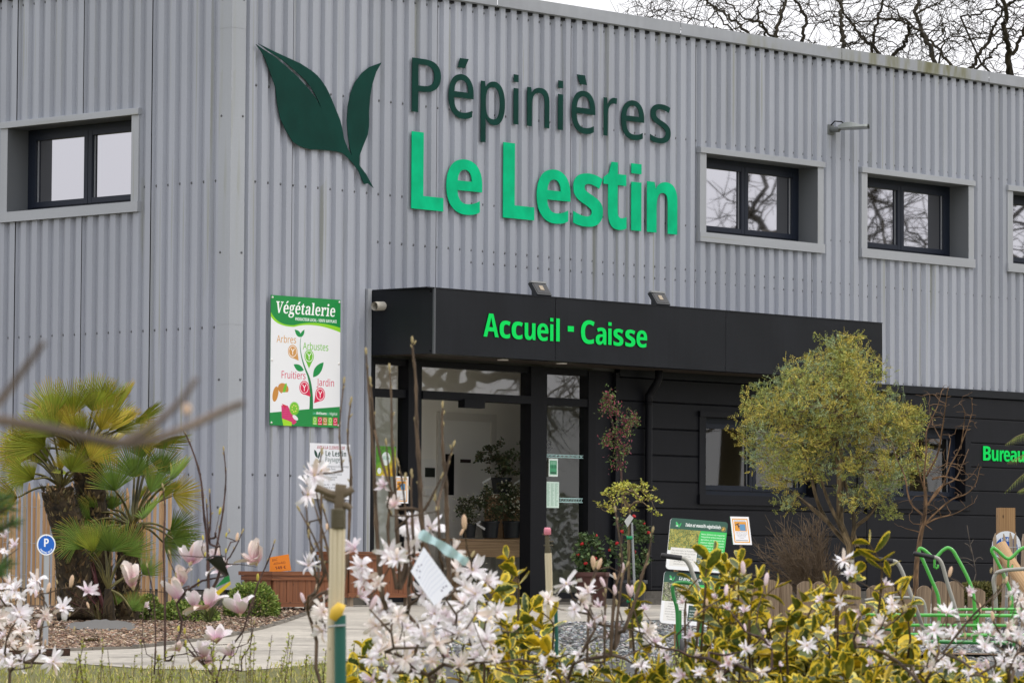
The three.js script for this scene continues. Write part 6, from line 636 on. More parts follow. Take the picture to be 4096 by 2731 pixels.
{ reseed(901); const dz = (x, y, z) => onZ((1440 + x * 0.6378) / PX, (1400 + y * 0.6378) / PX, z), dk = [[0.05, 0.075, 0.028], [0.032, 0.05, 0.02], [0.08, 0.10, 0.04], [0.10, 0.085, 0.04]], cream = { n: 40, r: 0.011, m: std([0.62, 0.60, 0.48], 0.8) }, grp = 'potted shrubs on the display table';
  pottedShrub('potted_shrub', 'dark potted shrub on the table, nearest the inner door', dz(682, 1178, -0.95), 0.085, 0.16, M.potBlack, 0.17, 0.17, 600, 0.035, dk, cream, grp, 1);
  pottedShrub('potted_shrub', 'potted shrub with cream flowers on the table, middle front pot', dz(815, 1178, -0.9), 0.105, 0.19, M.potBlack, 0.21, 0.22, 900, 0.036, dk, cream, grp, -1); pottedShrub('potted_shrub', 'potted shrub with cream flowers on the table, front pot beside the post', dz(952, 1178, -0.9), 0.105, 0.19, M.potBlack, 0.22, 0.24, 1000, 0.036, dk, { ...cream, n: 70 }, grp, 1);
  const up = dz(885, 900, -1.1); pottedShrub('potted_shrub', 'broad dark shrub in a black pot on the crate', up, 0.115, 0.18, M.potBlack, 0.30, 0.2, 1100, 0.042, dk, null, grp, -1); const up2 = dz(1080, 905, -1.12); pottedShrub('potted_shrub', 'dark shrub on the crate, partly hidden by the entrance post', up2, 0.11, 0.18, M.potBlack, 0.22, 0.26, 800, 0.042, dk, null, grp, -1);
  pottedShrub('potted_shrub', 'small cream flowered shrub under the display table', V(dz(700, 1400, -0.6).x, 0.042, -0.6), 0.09, 0.14, M.potBlack, 0.2, 0.16, 800, 0.03, [[0.10, 0.11, 0.05], [0.05, 0.07, 0.03]], { ...cream, n: 70 }, grp);
  const nz = (x, y) => [(1900 + x * 0.498) / PX, (1950 + y * 0.498) / PX], q1 = foot(nz(940, 860)[0], 1390, 43), red = { n: 9, r: 0.022, m: std([0.5, 0.015, 0.02], 0.6) }; const gl = [[0.06, 0.11, 0.03], [0.035, 0.07, 0.02], [0.10, 0.15, 0.05]];
  pottedShrub('potted_camellia', 'red flowered camellia in a clay coloured pot beside the entrance', q1, 0.18, 0.36, M.potClay, 0.2, 0.24, 900, 0.055, gl, red, 'camellias beside the entrance', 1); pottedShrub('potted_camellia', 'camellia in a black pot behind the staked little tree', foot(nz(1250, 860)[0], 1390, 42.6), 0.17, 0.28, M.potBlack, 0.24, 0.36, 900, 0.055, gl, { ...red, n: 6 }, 'camellias beside the entrance');
  // slender red-leaved sapling against the dark wall
  const sz = (x, y, d) => at((2300 + x * 0.6378) / PX, (1350 + y * 0.6378) / PX, d), D = 42.8, g = foot(1414, 1390, D), r = thing('slender_sapling', 'slender sapling with small red and green leaves before the black panel', 'tree', g), T = []; reseed(911); for (let k = 0; k < 46; k++) { const t = rnd(1), cx = 190 + t * 130 + 60 * Math.sin(t * 5), cy = 360 + t * 470; T.push(sz(cx + rnd(-75, 75) * (0.4 + Math.sin(t * 3.1)), cy, D + rnd(-0.15, 0.15))); } const sk = skeleton([g, sz(300, 1200, D), sz(290, 820, D), sz(250, 600, D), sz(200, 380, D)], T, { tip: 0.0025, step: 0.1, wig: 0.2, max: 0.012 }); part('trunk', wood(new B(), sk, 5), M.plum, r); const lb = new B(); for (let k = 0; k < 1500; k++) { const t = sk.tips[Math.floor(rnd(sk.tips.length))], q = t.p.clone().addScaledVector(t.d, -rnd(0.15)).add(rv(0.045)), d = rdir(); leaf(lb, q, d, perp(d), rnd(0.022, 0.045), 0.008, vary(rnd(1) < 0.36 ? [0.26, 0.05, 0.075] : rnd(1) < 0.5 ? [0.12, 0.18, 0.04] : [0.07, 0.10, 0.03], 0.35)); } part('crown', lb, M.leafMatte, r); }
{ // little grafted globe tree, just in leaf, tied to a metal stake
  reseed(921); const D = 29, z = (x, y, d = D) => at((2300 + x * 0.6378) / PX, (1350 + y * 0.6378) / PX, d), g = foot(1450, 1490, D), r = thing('globe_sapling', 'grafted globe tree with lime green new leaves tied to a grey stake', 'tree', g), head = z(345, 1100), T = []; for (let k = 0; k < 84; k++) { const a = rnd(6.28), rr = Math.sqrt(rnd(1)); const hx = Math.cos(a) * rr * 225, up = 205 * Math.sqrt(1 - rr * rr * 0.9) * rnd(0.4, 1) - (rr > 0.75 ? rnd(0, 90) : 0); T.push(z(350 + hx, 1090 - up, D + Math.sin(a) * rr * 0.35)); } const sk = skeleton([g, z(338, 1500), z(340, 1250), head], T, { tip: 0.0024, step: 0.04, wig: 0.14, follow: 0.35, drop: 0.1, max: 0.0125 }); part('trunk', wood(new B(), sk, 5), M.paleStem, r); const lb = new B(); for (const t of sk.tips) for (let k = 0; k < 9; k++) { const q = t.p.clone().addScaledVector(t.d, -rnd(-0.012, 0.05)).add(rv(0.012)), d = rdir(); d.y = Math.abs(d.y) * 0.6; leaf(lb, q, d.normalize(), perp(d), rnd(0.016, 0.034), 0.008, vary(rnd(1) < 0.75 ? [0.55, 0.53, 0.09] : [0.33, 0.36, 0.07], 0.3)); } part('crown', lb, M.leafy, r);
  const s = new B(); s.tube([g.clone().addScaledVector(RIGHT, 0.045), z(356, 1160)], 0.009, 8); part('stake', s, M.galv, r); const tg = new B(), p = z(335, 1120); tg.quad(z(310, 1150, D - 0.03), z(330, 1190, D - 0.03), z(368, 1130, D - 0.03), z(345, 1108, D - 0.03)); part('label', tg, std([0.7, 0.7, 0.69], 0.6, two), r); const tm = std([0.01, 0.30, 0.12], 0.6); for (const y of [1255, 1650]) { const b = new B(); b.tube([z(325, y), z(362, y)], 0.016, 8); part('tie', b, tm, r); } }
{ // feathery acacia in front of the lower windows
  reseed(931); const D = 37.5, z = (x, y, d = D) => at((3100 + x * 0.6376) / PX, (1300 + y * 0.6376) / PX, d), g = foot(1965, 1400, D), r = thing('feathery_acacia', 'bushy olive green feathery tree before the lower windows', 'tree', g); const blobs = [[370, 200, 170, 110], [250, 330, 300, 130], [480, 300, 230, 130], [60, 480, 240, 120], [300, 500, 330, 150], [560, 500, 260, 120], [830, 570, 140, 75], [-60, 640, 210, 120], [200, 720, 260, 130], [420, 680, 220, 150], [640, 640, 190, 120], [800, 700, 160, 130], [720, 900, 220, 100], [860, 880, 110, 90], [0, 820, 190, 120], [170, 900, 220, 80], [420, 880, 170, 80], [560, 1080, 200, 60], [690, 1020, 130, 70], [40, 960, 120, 60], [390, 130, 70, 50], [520, 150, 50, 50], [60, 1110, 90, 26], [740, 1170, 70, 30]];
  const T = []; for (const [x, y, rx, ry] of blobs) for (let k = 0; k < Math.round(rx * ry / 620) + 2; k++) { const d = rdir(), s = Math.pow(rnd(1), 0.4); T.push(z(x + d.x * rx * s, y + d.y * ry * s, D + d.z * s * rx * 0.0026)); }
  const trunks = [[g, z(470, 1380), z(410, 1240), z(412, 900), z(400, 600), z(395, 330)]], sk = skeleton(trunks[0], T, { tip: 0.0022, pow: 0.44, step: 0.09, wig: 0.16, follow: 0.3, drop: 1.4, max: 0.034 }); part('trunk', wood(new B(), sk, 5), bark([0.55, 0.43, 0.26]), r);
  const b2 = new B(); for (const pts of [[[470, 1390], [330, 1230], [260, 1080], [230, 950], [180, 800]], [[475, 1380], [380, 1200], [320, 1060], [290, 960]], [[480, 1390], [500, 1250], [470, 1100], [430, 950]], [[520, 1400], [500, 1280], [590, 1200], [640, 1130]], [[330, 1230], [200, 1120], [100, 1040]]]) b2.tube(smooth(pts.map(([x, y], k) => z(x, y, D + rnd(-0.12, 0.12)))), (() => { const n = (pts.length - 1) * 5 + 1; return Array.from({ length: n }, (_, k) => 0.024 - 0.014 * k / n); })(), 7, false); part('side_stems', b2, bark([0.50, 0.39, 0.24]), r);
  const lb = new B(); for (const t of sk.tips) { const yel = rnd(1), base = yel < 0.4 ? [0.46, 0.39, 0.07] : yel < 0.75 ? [0.26, 0.30, 0.065] : [0.22, 0.30, 0.16]; for (let k = 0; k < 8; k++) { const st = t.p.clone().add(rv(0.07)), ax = rdir().add(V(0, 0.3, 0)).normalize(), L = rnd(0.06, 0.12), sd = perp(ax); for (let j = 0; j < 7; j++) { const s = j / 7, q = st.clone().addScaledVector(ax, L * s); for (const m of [-1, 1]) { const d = sd.clone().multiplyScalar(m).addScaledVector(ax, 0.6).normalize(); leaf(lb, q, d, perp(d), rnd(0.013, 0.026), 0.0042, vary(mixc(base, [0.52, 0.42, 0.09], s * 0.25), 0.3)); } } } } part('crown', lb, M.leafMatte, r); }
{ // leafless reddish tree
  reseed(941); const D = 35.5, z = (x, y, d = D) => at((3500 + x * 0.5742) / PX, (1400 + y * 0.5742) / PX, d), g = foot(2105, 1400, D), r = thing('bare_sapling', 'leafless reddish brown young tree beside the feathery acacia', 'tree', g), limbs = [[[345, 1160], [250, 1060], [210, 880], [150, 740], [120, 640]], [[350, 1000], [345, 900], [360, 700], [365, 560], [440, 390], [450, 350]], [[360, 880], [440, 720], [470, 560], [490, 420], [510, 270]], [[355, 1090], [470, 950], [520, 820], [590, 690], [640, 560], [683, 430]], [[370, 1080], [450, 960], [560, 900], [610, 800], [655, 690]], [[345, 1215], [430, 1130], [540, 1040], [640, 1000], [700, 940], [737, 810]], [[400, 900], [480, 880], [620, 910], [680, 870]], [[345, 1215], [440, 1170], [560, 1140], [650, 1090]], [[340, 960], [290, 760], [280, 660]], [[460, 620], [420, 540], [380, 420]], [[500, 820], [530, 620]], [[600, 690], [625, 500], [630, 430]], [[330, 1215], [270, 1210]], [[320, 1270], [210, 1240]], [[350, 1215], [400, 1250]]], T = [], spine = [g, z(290, 1530), z(320, 1300), z(345, 1180), z(355, 1050), z(352, 950)]; const b = new B(); b.tube(smooth(spine), Array.from({ length: 26 }, (_, k) => 0.026 - 0.011 * k / 25), 9, false); const tw = new B();
  for (const l of limbs) { const dd = rnd(-0.12, 0.12), pts = smooth(l.map(([x, y], k) => z(x, y, D + dd * k))), n = pts.length; b.tube(pts, pts.map((_, k) => (0.0105 - 0.0078 * k / n) * (l.length > 3 ? 1 : 0.55)), 6, false); const TT = []; for (let k = 0; k < n * 0.7; k++) TT.push(pts[Math.floor(rnd(n * 0.15, n))].clone().addScaledVector(RIGHT, rnd(-0.16, 0.16)).add(V(0, rnd(0, 0.2), 0)).addScaledVector(FH, rnd(-0.12, 0.12))); const sk = skeleton(pts, TT, { tip: 0.0022, step: 0.05, wig: 0.15, max: 0.004 }); sk.paths[0] = [0]; wood(tw, sk, 4); } part('trunk', b, M.redTwig, r); part('crown', tw, M.redTwig, r); }
{ // dense bare shrub
  const z = (x, y, d) => at((2300 + x * 0.6378) / PX, (1350 + y * 0.6378) / PX, d); reseed(951); const D = 36.5, g = foot(1885, 1400, D), r = thing('bare_shrub', 'dense leafless brown shrub below the first black window', 'shrub', g), T = []; for (let k = 0; k < 330; k++) { const a = rnd(6.28), rr = Math.sqrt(rnd(1)), x = 1400 + Math.cos(a) * rr * 250, y = 1150 + rnd(0, 380) + rr * rr * 60; T.push(z(x, y, D + Math.sin(a) * rr * 0.5)); } const b = new B(); for (let k = 0; k < 64; k++) { const q = T[k], mid = lerp3(g, q, 0.45).add(V(0, 0.08, 0)).add(rv(0.03)), pts = smooth([g.clone().add(V(rnd(-0.05, 0.05), 0, rnd(-0.05, 0.05))), mid, q], 7), n = pts.length; b.tube(pts, pts.map((_, m) => 0.0062 - 0.0044 * m / n), 5, false); for (let m = 4; m < n; m++) for (let t = 0; t < 3; t++) { const d = pts[m].clone().sub(pts[m - 1]).normalize(), e = pts[m].clone().addScaledVector(d.add(rv(0.75)).normalize(), rnd(0.06, 0.2)); b.tube([pts[m], lerp3(pts[m], e, 0.5).add(rv(0.008)), e], [0.0024, 0.002, 0.0013], 4, false); } } part('branches', b, bark([0.52, 0.39, 0.27]), r);
  const rz = (x, y, d) => at((3500 + x * 0.5742) / PX, (1400 + y * 0.5742) / PX, d), D2 = 33, g2 = foot(2205, 1400, D2), s = thing('dead_stem', 'thin grey dead stem with curled twigs behind the trolley', 'plant', g2), w = new B(); for (const l of [[[708, 1560], [690, 1450], [665, 1340], [645, 1220]], [[680, 1420], [655, 1360], [628, 1345]], [[672, 1350], [690, 1320]], [[695, 1480], [715, 1450], [740, 1445], [755, 1458]], [[690, 1510], [650, 1480], [605, 1475]], [[686, 1470], [640, 1450], [595, 1448]]]) w.tube(smooth(l.map(([x, y]) => rz(x, y, D2))), 0.004, 5, false); w.tube([g2, rz(708, 1560, D2)], 0.006, 5, false); part('stem', w, bark([0.42, 0.38, 0.36]), s); }
{ // tree fern reaching in from the side
  reseed(961); const D = 25, g = foot(2475, 1400, D), crown = at(2470, 1020, D), r = thing('tree_fern', 'green fern fronds reaching in before the word on the black wall', 'fern', g), tb = new B(); tb.tube([g, lerp3(g, crown, 0.5), crown], [0.09, 0.08, 0.07], 12); part('trunk', tb, M.palmTrunk, r); M.fernGreen = M.leafMatte;
  for (const l of [[[2470, 1020], [2420, 985], [2370, 992], [2335, 1003], [2311, 1020]], [[2470, 1020], [2430, 1010], [2380, 1030], [2345, 1048], [2316, 1062]], [[2470, 1040], [2430, 1050], [2385, 1068], [2345, 1095], [2310, 1130]], [[2470, 1060], [2440, 1100], [2400, 1110], [2360, 1118], [2340, 1128]], [[2475, 1010], [2500, 960], [2540, 950], [2590, 990]]]) { const d0 = rnd(-0.2, 0.2), pts = smooth(l.map(([u, v], k) => at(u, v, D + d0 * k * 0.5)), 12), n = pts.length, b = new B(), st = new B(); st.tube(pts, pts.map((_, k) => 0.006 - 0.0045 * k / n), 5, false); for (let k = 4; k < n; k += 2) { const t = pts[Math.min(k + 1, n - 1)].clone().sub(pts[k - 1]).normalize(), L = 0.13 * Math.pow(1 - k / n, 0.6) + 0.012, dn = V(0, -1, 0).addScaledVector(t, 0.25).normalize(), sd = t.clone().cross(V(0, 1, 0)).normalize(); for (const m of [-1, 1]) { const ax = dn.clone().multiplyScalar(m > 0 ? 1 : 0.75).addScaledVector(sd, 0.7 * m).addScaledVector(t, 0.3).normalize(), cc = vary([0.24, 0.28, 0.05], 0.22); for (let j = 1; j <= 11; j++) { const q = pts[k].clone().addScaledVector(ax, L * j / 11), w = Math.min(0.006, L * 0.1) * (1 - j / 12); leaf(b, q, t.clone().addScaledVector(ax, 0.5).normalize(), ax, w * 1.7, w * 0.4, cc); leaf(b, q, t.clone().negate().addScaledVector(ax, 0.5).normalize(), ax, w * 1.5, w * 0.28, cc); } } } const f = part('frond', b, M.leafMatte, r); piece('midrib', st, M.petiole, r, f); } }
// ---------------------------------------------------------------- loose ground cover
{ const inst = (name, geo, m, n, place, label, cat) => { const o = new THREE.InstancedMesh(geo, m, n), d = new THREE.Object3D(), c = new THREE.Color(); let k = 0; for (let i = 0; i < n; i++) { const q = place(); if (!q) continue; d.position.copy(q.p); d.rotation.set(q.rx, q.ry, q.rz); d.scale.set(...q.s); d.updateMatrix(); o.setMatrixAt(k, d.matrix); o.setColorAt(k, c.setRGB(...q.c)); k++; } o.count = k; o.name = numbered(name); setup(o); scene.add(o); return tag(o, label, cat, null, 'stuff'); };
  const inside = (poly, x, z) => { let r = false; for (let i = 0, j = poly.length - 1; i < poly.length; j = i++) { const [a, b] = poly[i], [c, d] = poly[j]; if ((b > z) !== (d > z) && x < (c - a) * (z - b) / (d - b) + a) r = !r; } return r; };
  const chip = new B(); chip.box(-0.5, -0.5, -0.5, 0.5, 0.5, 0.5); const white = std(0xffffff, 0.9);
  reseed(971); inst('wood_chips', chip.geo(), white, 20000, () => { const u = rnd(-20, 720), v = 1395 + Math.pow(rnd(1), 0.7) * 112, p = onG(u, v); if (!inside(bedPoly, p.x, p.z)) return null; p.y += rnd(0.002, 0.016); return { p, rx: rnd(-0.5, 0.5), ry: rnd(6.28), rz: rnd(-0.5, 0.5), s: [rnd(0.014, 0.042), rnd(0.004, 0.009), rnd(0.008, 0.02)], c: vary(rnd(1) < 0.5 ? [0.27, 0.18, 0.12] : rnd(1) < 0.6 ? [0.12, 0.075, 0.05] : [0.48, 0.38, 0.29], 0.35) }; }, 'brown wood chip mulch covering the planting bed', 'mulch');
  const sl = new THREE.DodecahedronGeometry(0.6, 0); reseed(972); inst('slate_gravel', sl, white, 15000, () => { const u = rnd(960, 2360), v = 1414 + Math.pow(rnd(1), 1.3) * 110, p = onG(u, v); if (v < 1428 + Math.abs(u - 1500) * 0.012 - (u > 1500 ? (u - 1500) * 0.028 : 0)) return null; p.y += 0.006; return { p, rx: rnd(-0.4, 0.4), ry: rnd(6.28), rz: rnd(-0.4, 0.4), s: [rnd(0.015, 0.045), rnd(0.008, 0.02), rnd(0.012, 0.03)], c: vary(rnd(1) < 0.5 ? [0.2, 0.2, 0.2] : rnd(1) < 0.6 ? [0.36, 0.36, 0.35] : [0.09, 0.09, 0.092], 0.35) }; }, 'grey slate chippings covering the bed beyond the pavement', 'gravel');
  const bl = new B(); { const w = 0.5; bl.quad(V(-w, 0, 0), V(w, 0, 0), V(w * 0.7, 0.6, 0.1), V(-w * 0.7, 0.6, 0.1)); bl.tri(V(-w * 0.7, 0.6, 0.1), V(w * 0.7, 0.6, 0.1), V(0, 1, 0.3)); } reseed(973); inst('grass', bl.geo(), std(0xffffff, 0.8, two), 5000, () => { const u = rnd(-20, 760), v = 1512 + rnd(0, 130), p = onG(u, v); if (v < 1523 + (u > 150 && u < 620 ? 10 : 0)) return null; return { p, rx: rnd(-0.5, 0.5), ry: rnd(6.28), rz: rnd(-0.4, 0.4), s: [0.006, rnd(0.015, 0.045), 0.04], c: vary(rnd(1) < 0.7 ? [0.34, 0.34, 0.07] : [0.52, 0.45, 0.18], 0.3) }; }, 'short yellowish grass along the front of the pavement', 'grass');
  // stone edge of the bed
  const r = thing('bed_edging', 'low pale edging stones along the wood chip bed', 'edging', V(kerbLine[3][0], ground(...kerbLine[3]), kerbLine[3][1])); reseed(974); for (let k = 0; k + 1 < kerbLine.length; k++) { const [x0, z0] = kerbLine[k], [x1, z1] = kerbLine[k + 1], L = Math.hypot(x1 - x0, z1 - z0), n = Math.max(1, Math.round(L / 0.5)); for (let j = 0; j < n; j++) { const s = (j + 0.5) / n, x = x0 + (x1 - x0) * s, z = z0 + (z1 - z0) * s, y = ground(x, z), q = new THREE.Quaternion().setFromAxisAngle(V(0, 1, 0), Math.atan2(-(z1 - z0), x1 - x0) + rnd(-0.02, 0.02)), b = new B(); b.box(x - L / n / 2 + 0.005, y - 0.05, z - 0.025, x + L / n / 2 - 0.005, y + rnd(0.012, 0.024), z + 0.025, q); part('stone', b, M.edgeStone || (M.edgeStone = std([0.30, 0.285, 0.26], 0.92, { map: conMap })), r); } }
  const st = thing('rusty_edging', 'rusty steel edging strip at the foot of the parking sign', 'edging', foot(110, 1500, 27.5)), sb = new B(), a0 = onG(-20, 1512), a1 = onG(160, 1506); sb.quad(a0.clone().add(V(0, -0.02, 0)), a1.clone().add(V(0, -0.02, 0)), a1.clone().add(V(0, 0.05, 0)), a0.clone().add(V(0, 0.05, 0))); part('strip', sb, std([0.13, 0.055, 0.03], 0.9, { map: barkMap, side: THREE.DoubleSide }), st);
  reseed(975); const fz = thing('weed_fabric', 'grey weed fabric rucked up at the foot of the palms', 'fabric', foot(225, 1440, 32.5)), fb = new B(), nu = 26, nv = 7, ids = []; for (let j = 0; j <= nv; j++) for (let i = 0; i <= nu; i++) { const p = onG(148 + i / nu * 165, 1450 - j / nv * 16); p.y += 0.012 + 0.05 * Math.sin(Math.PI * Math.min(1, i / nu)) * Math.sin(Math.PI * j / nv) + 0.018 * perlin.noise(i * 0.35, j * 0.9, 4) ; ids.push(fb.v(p.x, p.y, p.z, i, j)); } for (let j = 0; j < nv; j++) for (let i = 0; i < nu; i++) { const a = j * (nu + 1) + i; fb.i.push(a, a + 1, a + nu + 2, a, a + nu + 2, a + nu + 1); } part('sheet', fb, std([0.12, 0.115, 0.11], 0.85, two), fz); }

// ---------------------------------------------------------------- magnolias in the foreground
M.petal = new THREE.MeshPhysicalMaterial({ vertexColors: true, roughness: 0.55, side: THREE.DoubleSide, transmission: 0.2, thickness: 0, specularIntensity: 0.4 });
// a petal one unit long, bent outwards, tinted at its base as the real ones are
const petalGeo = (w, bend, cupz, tint, base, twist, sd) => { reseed(sd); const b = new B(), n = 6, m = 3, id = []; let x = 0, y = 0, ang = 0; for (let k = 0; k <= n; k++) { const s = k / n; if (k) { ang += bend / n * (0.5 + s); x += Math.sin(ang) / n; y += Math.cos(ang) / n; } const ww = w * Math.pow(Math.sin(Math.PI * Math.min(1, 0.06 + s * 0.86 + (s > 0.9 ? 0.03 : 0))), 0.75) * (1 + rnd(-0.08, 0.08)), row = []; for (let j = 0; j < m; j++) { const t = j / (m - 1) * 2 - 1, e = twist * s * t; b.col = mixc(tint, base, Math.pow(1 - s, 2.1) * (1 - 0.35 * Math.abs(t))); row.push(b.v(t * ww / 2, y + e * 0.1, x + cupz * t * t * ww - e * 0.2)); } id.push(row); } for (let k = 0; k < n; k++) for (let j = 0; j + 1 < m; j++) b.i.push(id[k][j], id[k][j + 1], id[k + 1][j + 1], id[k][j], id[k + 1][j + 1], id[k + 1][j]); return b.geo(); };
const starPetals = [0, 1, 2, 3].map((k) => petalGeo(0.235 + k * 0.02, [0.15, 0.8, -0.5, 1.5][k], [-0.25, 0.3, -0.3, 0.2][k], [0.93, 0.91, 0.93], [0.86, 0.74, 0.79], [0.4, -0.5, 0.7, 0.2][k], 1000 + k));
const pinkStar = [0, 1, 2].map((k) => petalGeo(0.28, [0.1, 0.5, -0.4][k], -0.25, [0.92, 0.86, 0.90], [0.80, 0.55, 0.67], 0.3, 1010 + k));
const cupPetals = [0, 1, 2].map((k) => petalGeo(0.5, [-0.9, -0.35, 0.5][k], [-0.55, -0.4, -0.2][k], [0.92, 0.87, 0.88], [0.66, 0.22, 0.44], 0.2, 1020 + k));
const coreGeo = (() => { const b = new B(); b.ball(V(0, 0.06, 0), 0.07, 0.12, 0.07, 6, 5, 0.4); return b.geo(); })(), coreM = std([0.62, 0.50, 0.30], 0.8), budGeo = (() => { const b = new B(); b.ball(V(0, 0.5, 0), 0.2, 0.5, 0.2, 8, 6, 0.15); return b.geo(); })();
const budM = [std([0.42, 0.34, 0.18], 0.9), std([0.80, 0.62, 0.66], 0.6), std([0.72, 0.50, 0.34], 0.7), std([0.60, 0.52, 0.08], 0.7)];
const petalM = [M.petal, M.petal, M.petal.clone(), M.petal.clone()]; petalM[2].color.setRGB(0.97, 0.93, 0.86); petalM[3].color.setRGB(0.90, 0.80, 0.68);
const Yax = V(0, 1, 0);
function flower(root, p, axis, size, kind) { // kind: star | pink | cup
  const g = sub('flower', root); g.position.copy(p).sub(root.position); g.quaternion.setFromUnitVectors(Yax, axis.clone().normalize()); const set = kind === 'cup' ? cupPetals : kind === 'pink' ? pinkStar : starPetals, n = kind === 'cup' ? 7 + Math.floor(rnd(3)) : kind === 'pink' ? 11 : 13 + Math.floor(rnd(5));
  const open = kind === 'cup' ? rnd(0.12, 0.6) : kind === 'pink' ? rnd(0.35, 0.75) : rnd(0.75, 1.15);
  const own = rnd(1) < 0.25 ? 2 : 0; for (let k = 0; k < n; k++) { const o = setup(new THREE.Mesh(set[Math.floor(rnd(set.length))], petalM[rnd(1) < 0.06 ? 3 : own])), a = k / n * 6.2832 * (n > 9 ? 2 : 1) + rnd(-0.25, 0.25), t = kind === 'cup' ? (k < n / 2 ? open : open + rnd(0.3, 1.25)) : open + rnd(-0.35, 0.55); o.name = 'petal'; o.quaternion.setFromAxisAngle(Yax, a).multiply(new THREE.Quaternion().setFromAxisAngle(V(1, 0, 0), t)).multiply(new THREE.Quaternion().setFromAxisAngle(Yax, rnd(-0.5, 0.5))); const L = size * rnd(0.8, 1.12); o.scale.set(L, L, L); g.add(o); }
  const c = setup(new THREE.Mesh(coreGeo, coreM)); c.name = 'stamens'; c.scale.setScalar(size * (kind === 'cup' ? 1.4 : 1.1)); g.add(c); return g; }
function bud(root, p, axis, size, k) { const o = setup(new THREE.Mesh(budGeo, budM[k])); o.name = 'bud'; o.position.copy(p).sub(root.position); o.quaternion.setFromUnitVectors(Yax, axis.clone().normalize()); o.scale.set(size * 0.9, size, size * 0.9); root.add(o); return o; }
// facing: outwards from the shrub with a lean to the camera
const face = () => V(0, rnd(0.1, 0.9), 0).addScaledVector(RIGHT, rnd(-0.8, 0.8)).addScaledVector(FH, rnd(-1, -0.05)).normalize();
function magnolia(label, u, D, F, B_, shoots, o = {}) { // F: [u, v, dia, kind, depth], B_: [u, v, len, colour], shoots: polylines
  const g = foot(u, 1560, D), r = thing('magnolia_shrub', label, 'magnolia', g, 'magnolias in the foreground'), T = [], fl = [], bu = [];
  for (const [fu, fv, dia, kind, dd = rnd(-0.35, 0.35)] of F) { const p = at(fu, fv, D + dd), ax = kind === 'cup' ? V(0, 1, 0).add(rv(0.45)) : face(); fl.push([p, ax, dia / pxm(D + dd) / 2 * (kind === 'cup' ? 1.85 : D < 11.8 && D > 11.2 ? 1.08 : 1.28), kind]); T.push(p.clone().addScaledVector(ax.clone().normalize(), -0.012)); }
  for (const [bu_, bv, len, c, dd = rnd(-0.3, 0.3)] of B_) { const p = at(bu_, bv, D + dd), ax = V(0, 1, 0).add(rv(0.35)); bu.push([p, ax, len / pxm(D), c]); T.push(p); }
  const trunk = [g, lerp3(g, at(u, 1590, D), 0.6).add(rv(0.02)), at(u, 1590, D)], sk = skeleton(trunk, T, { tip: 0.0019, pow: 0.4, step: 0.07, wig: 0.1, follow: 0.42, drop: 1.6, max: 0.0055, ...o }); const w = wood(new B(), sk, 5);
  for (const s of shoots || []) { const pts = smooth(s.map(([a, b, d = 0]) => at(a, b, D + d)), 6), r0 = s.r0 || 0.0046; w.tube(pts, pts.map((_, k) => (r0 - (r0 - 0.0018) * k / pts.length) * (k % 4 === 3 ? 1.35 : 1)), 6); for (let k = 3; k < pts.length - 1; k += 4) bu.push([pts[k].clone().addScaledVector(RIGHT, rnd(-0.004, 0.004)), pts[k + 1].clone().sub(pts[k]).normalize().addScaledVector(RIGHT, rnd(-0.7, 0.7)), 0.013, 0]); bu.push([pts[pts.length - 1], pts[pts.length - 1].clone().sub(pts[pts.length - 2]), 0.02, 0]); const e = pts[0]; let bk = null, bd = 1e9; for (const n of sk.N) { const dd = n.p.distanceTo(e); if (dd < bd) { bd = dd; bk = n.p; } } if (bd > 0.004) w.tube(smooth([bk, lerp3(bk, e, 0.5).add(rv(0.01)), e], 4), r0, 6); }
  part('branches', w, o.bark || M.magBark, r); for (const f of fl) flower(r, ...f); for (const q of bu) bud(r, ...q); return r; }
const zm = (x0, y0, s) => (list) => list.map(([x, y, d, ...q]) => [(x0 + x * s) / PX, (y0 + y * s) / PX, d * s / PX, ...q]);
const zp = (x0, y0, s) => (list, r0) => { const o = list.map(([x, y, d = 0]) => [(x0 + x * s) / PX, (y0 + y * s) / PX, d]); o.r0 = r0; return o; };
const extra = (sd, n, u0, u1, v0, v1, dia, kind) => { reseed(sd); return Array.from({ length: n }, () => [rnd(u0, u1), v0 + (v1 - v0) * Math.pow(rnd(1), 0.8), rnd(dia * 0.75, dia * 1.15), rnd(1) < 0.8 ? kind : 'pink']); };
const za = zm(0, 2000, 0.4662), zb = zm(600, 1900, 0.53), zc = zm(1200, 1850, 0.5618), zd = zm(1900, 1950, 0.498), ze = zm(2500, 1950, 0.498), zf_ = zm(3200, 1950, 0.498), pb = zp(600, 1900, 0.53), pc = zp(1200, 1850, 0.5618), pe = zp(1440, 1400, 0.6378), pd = zp(1900, 1950, 0.498);
reseed(1101);
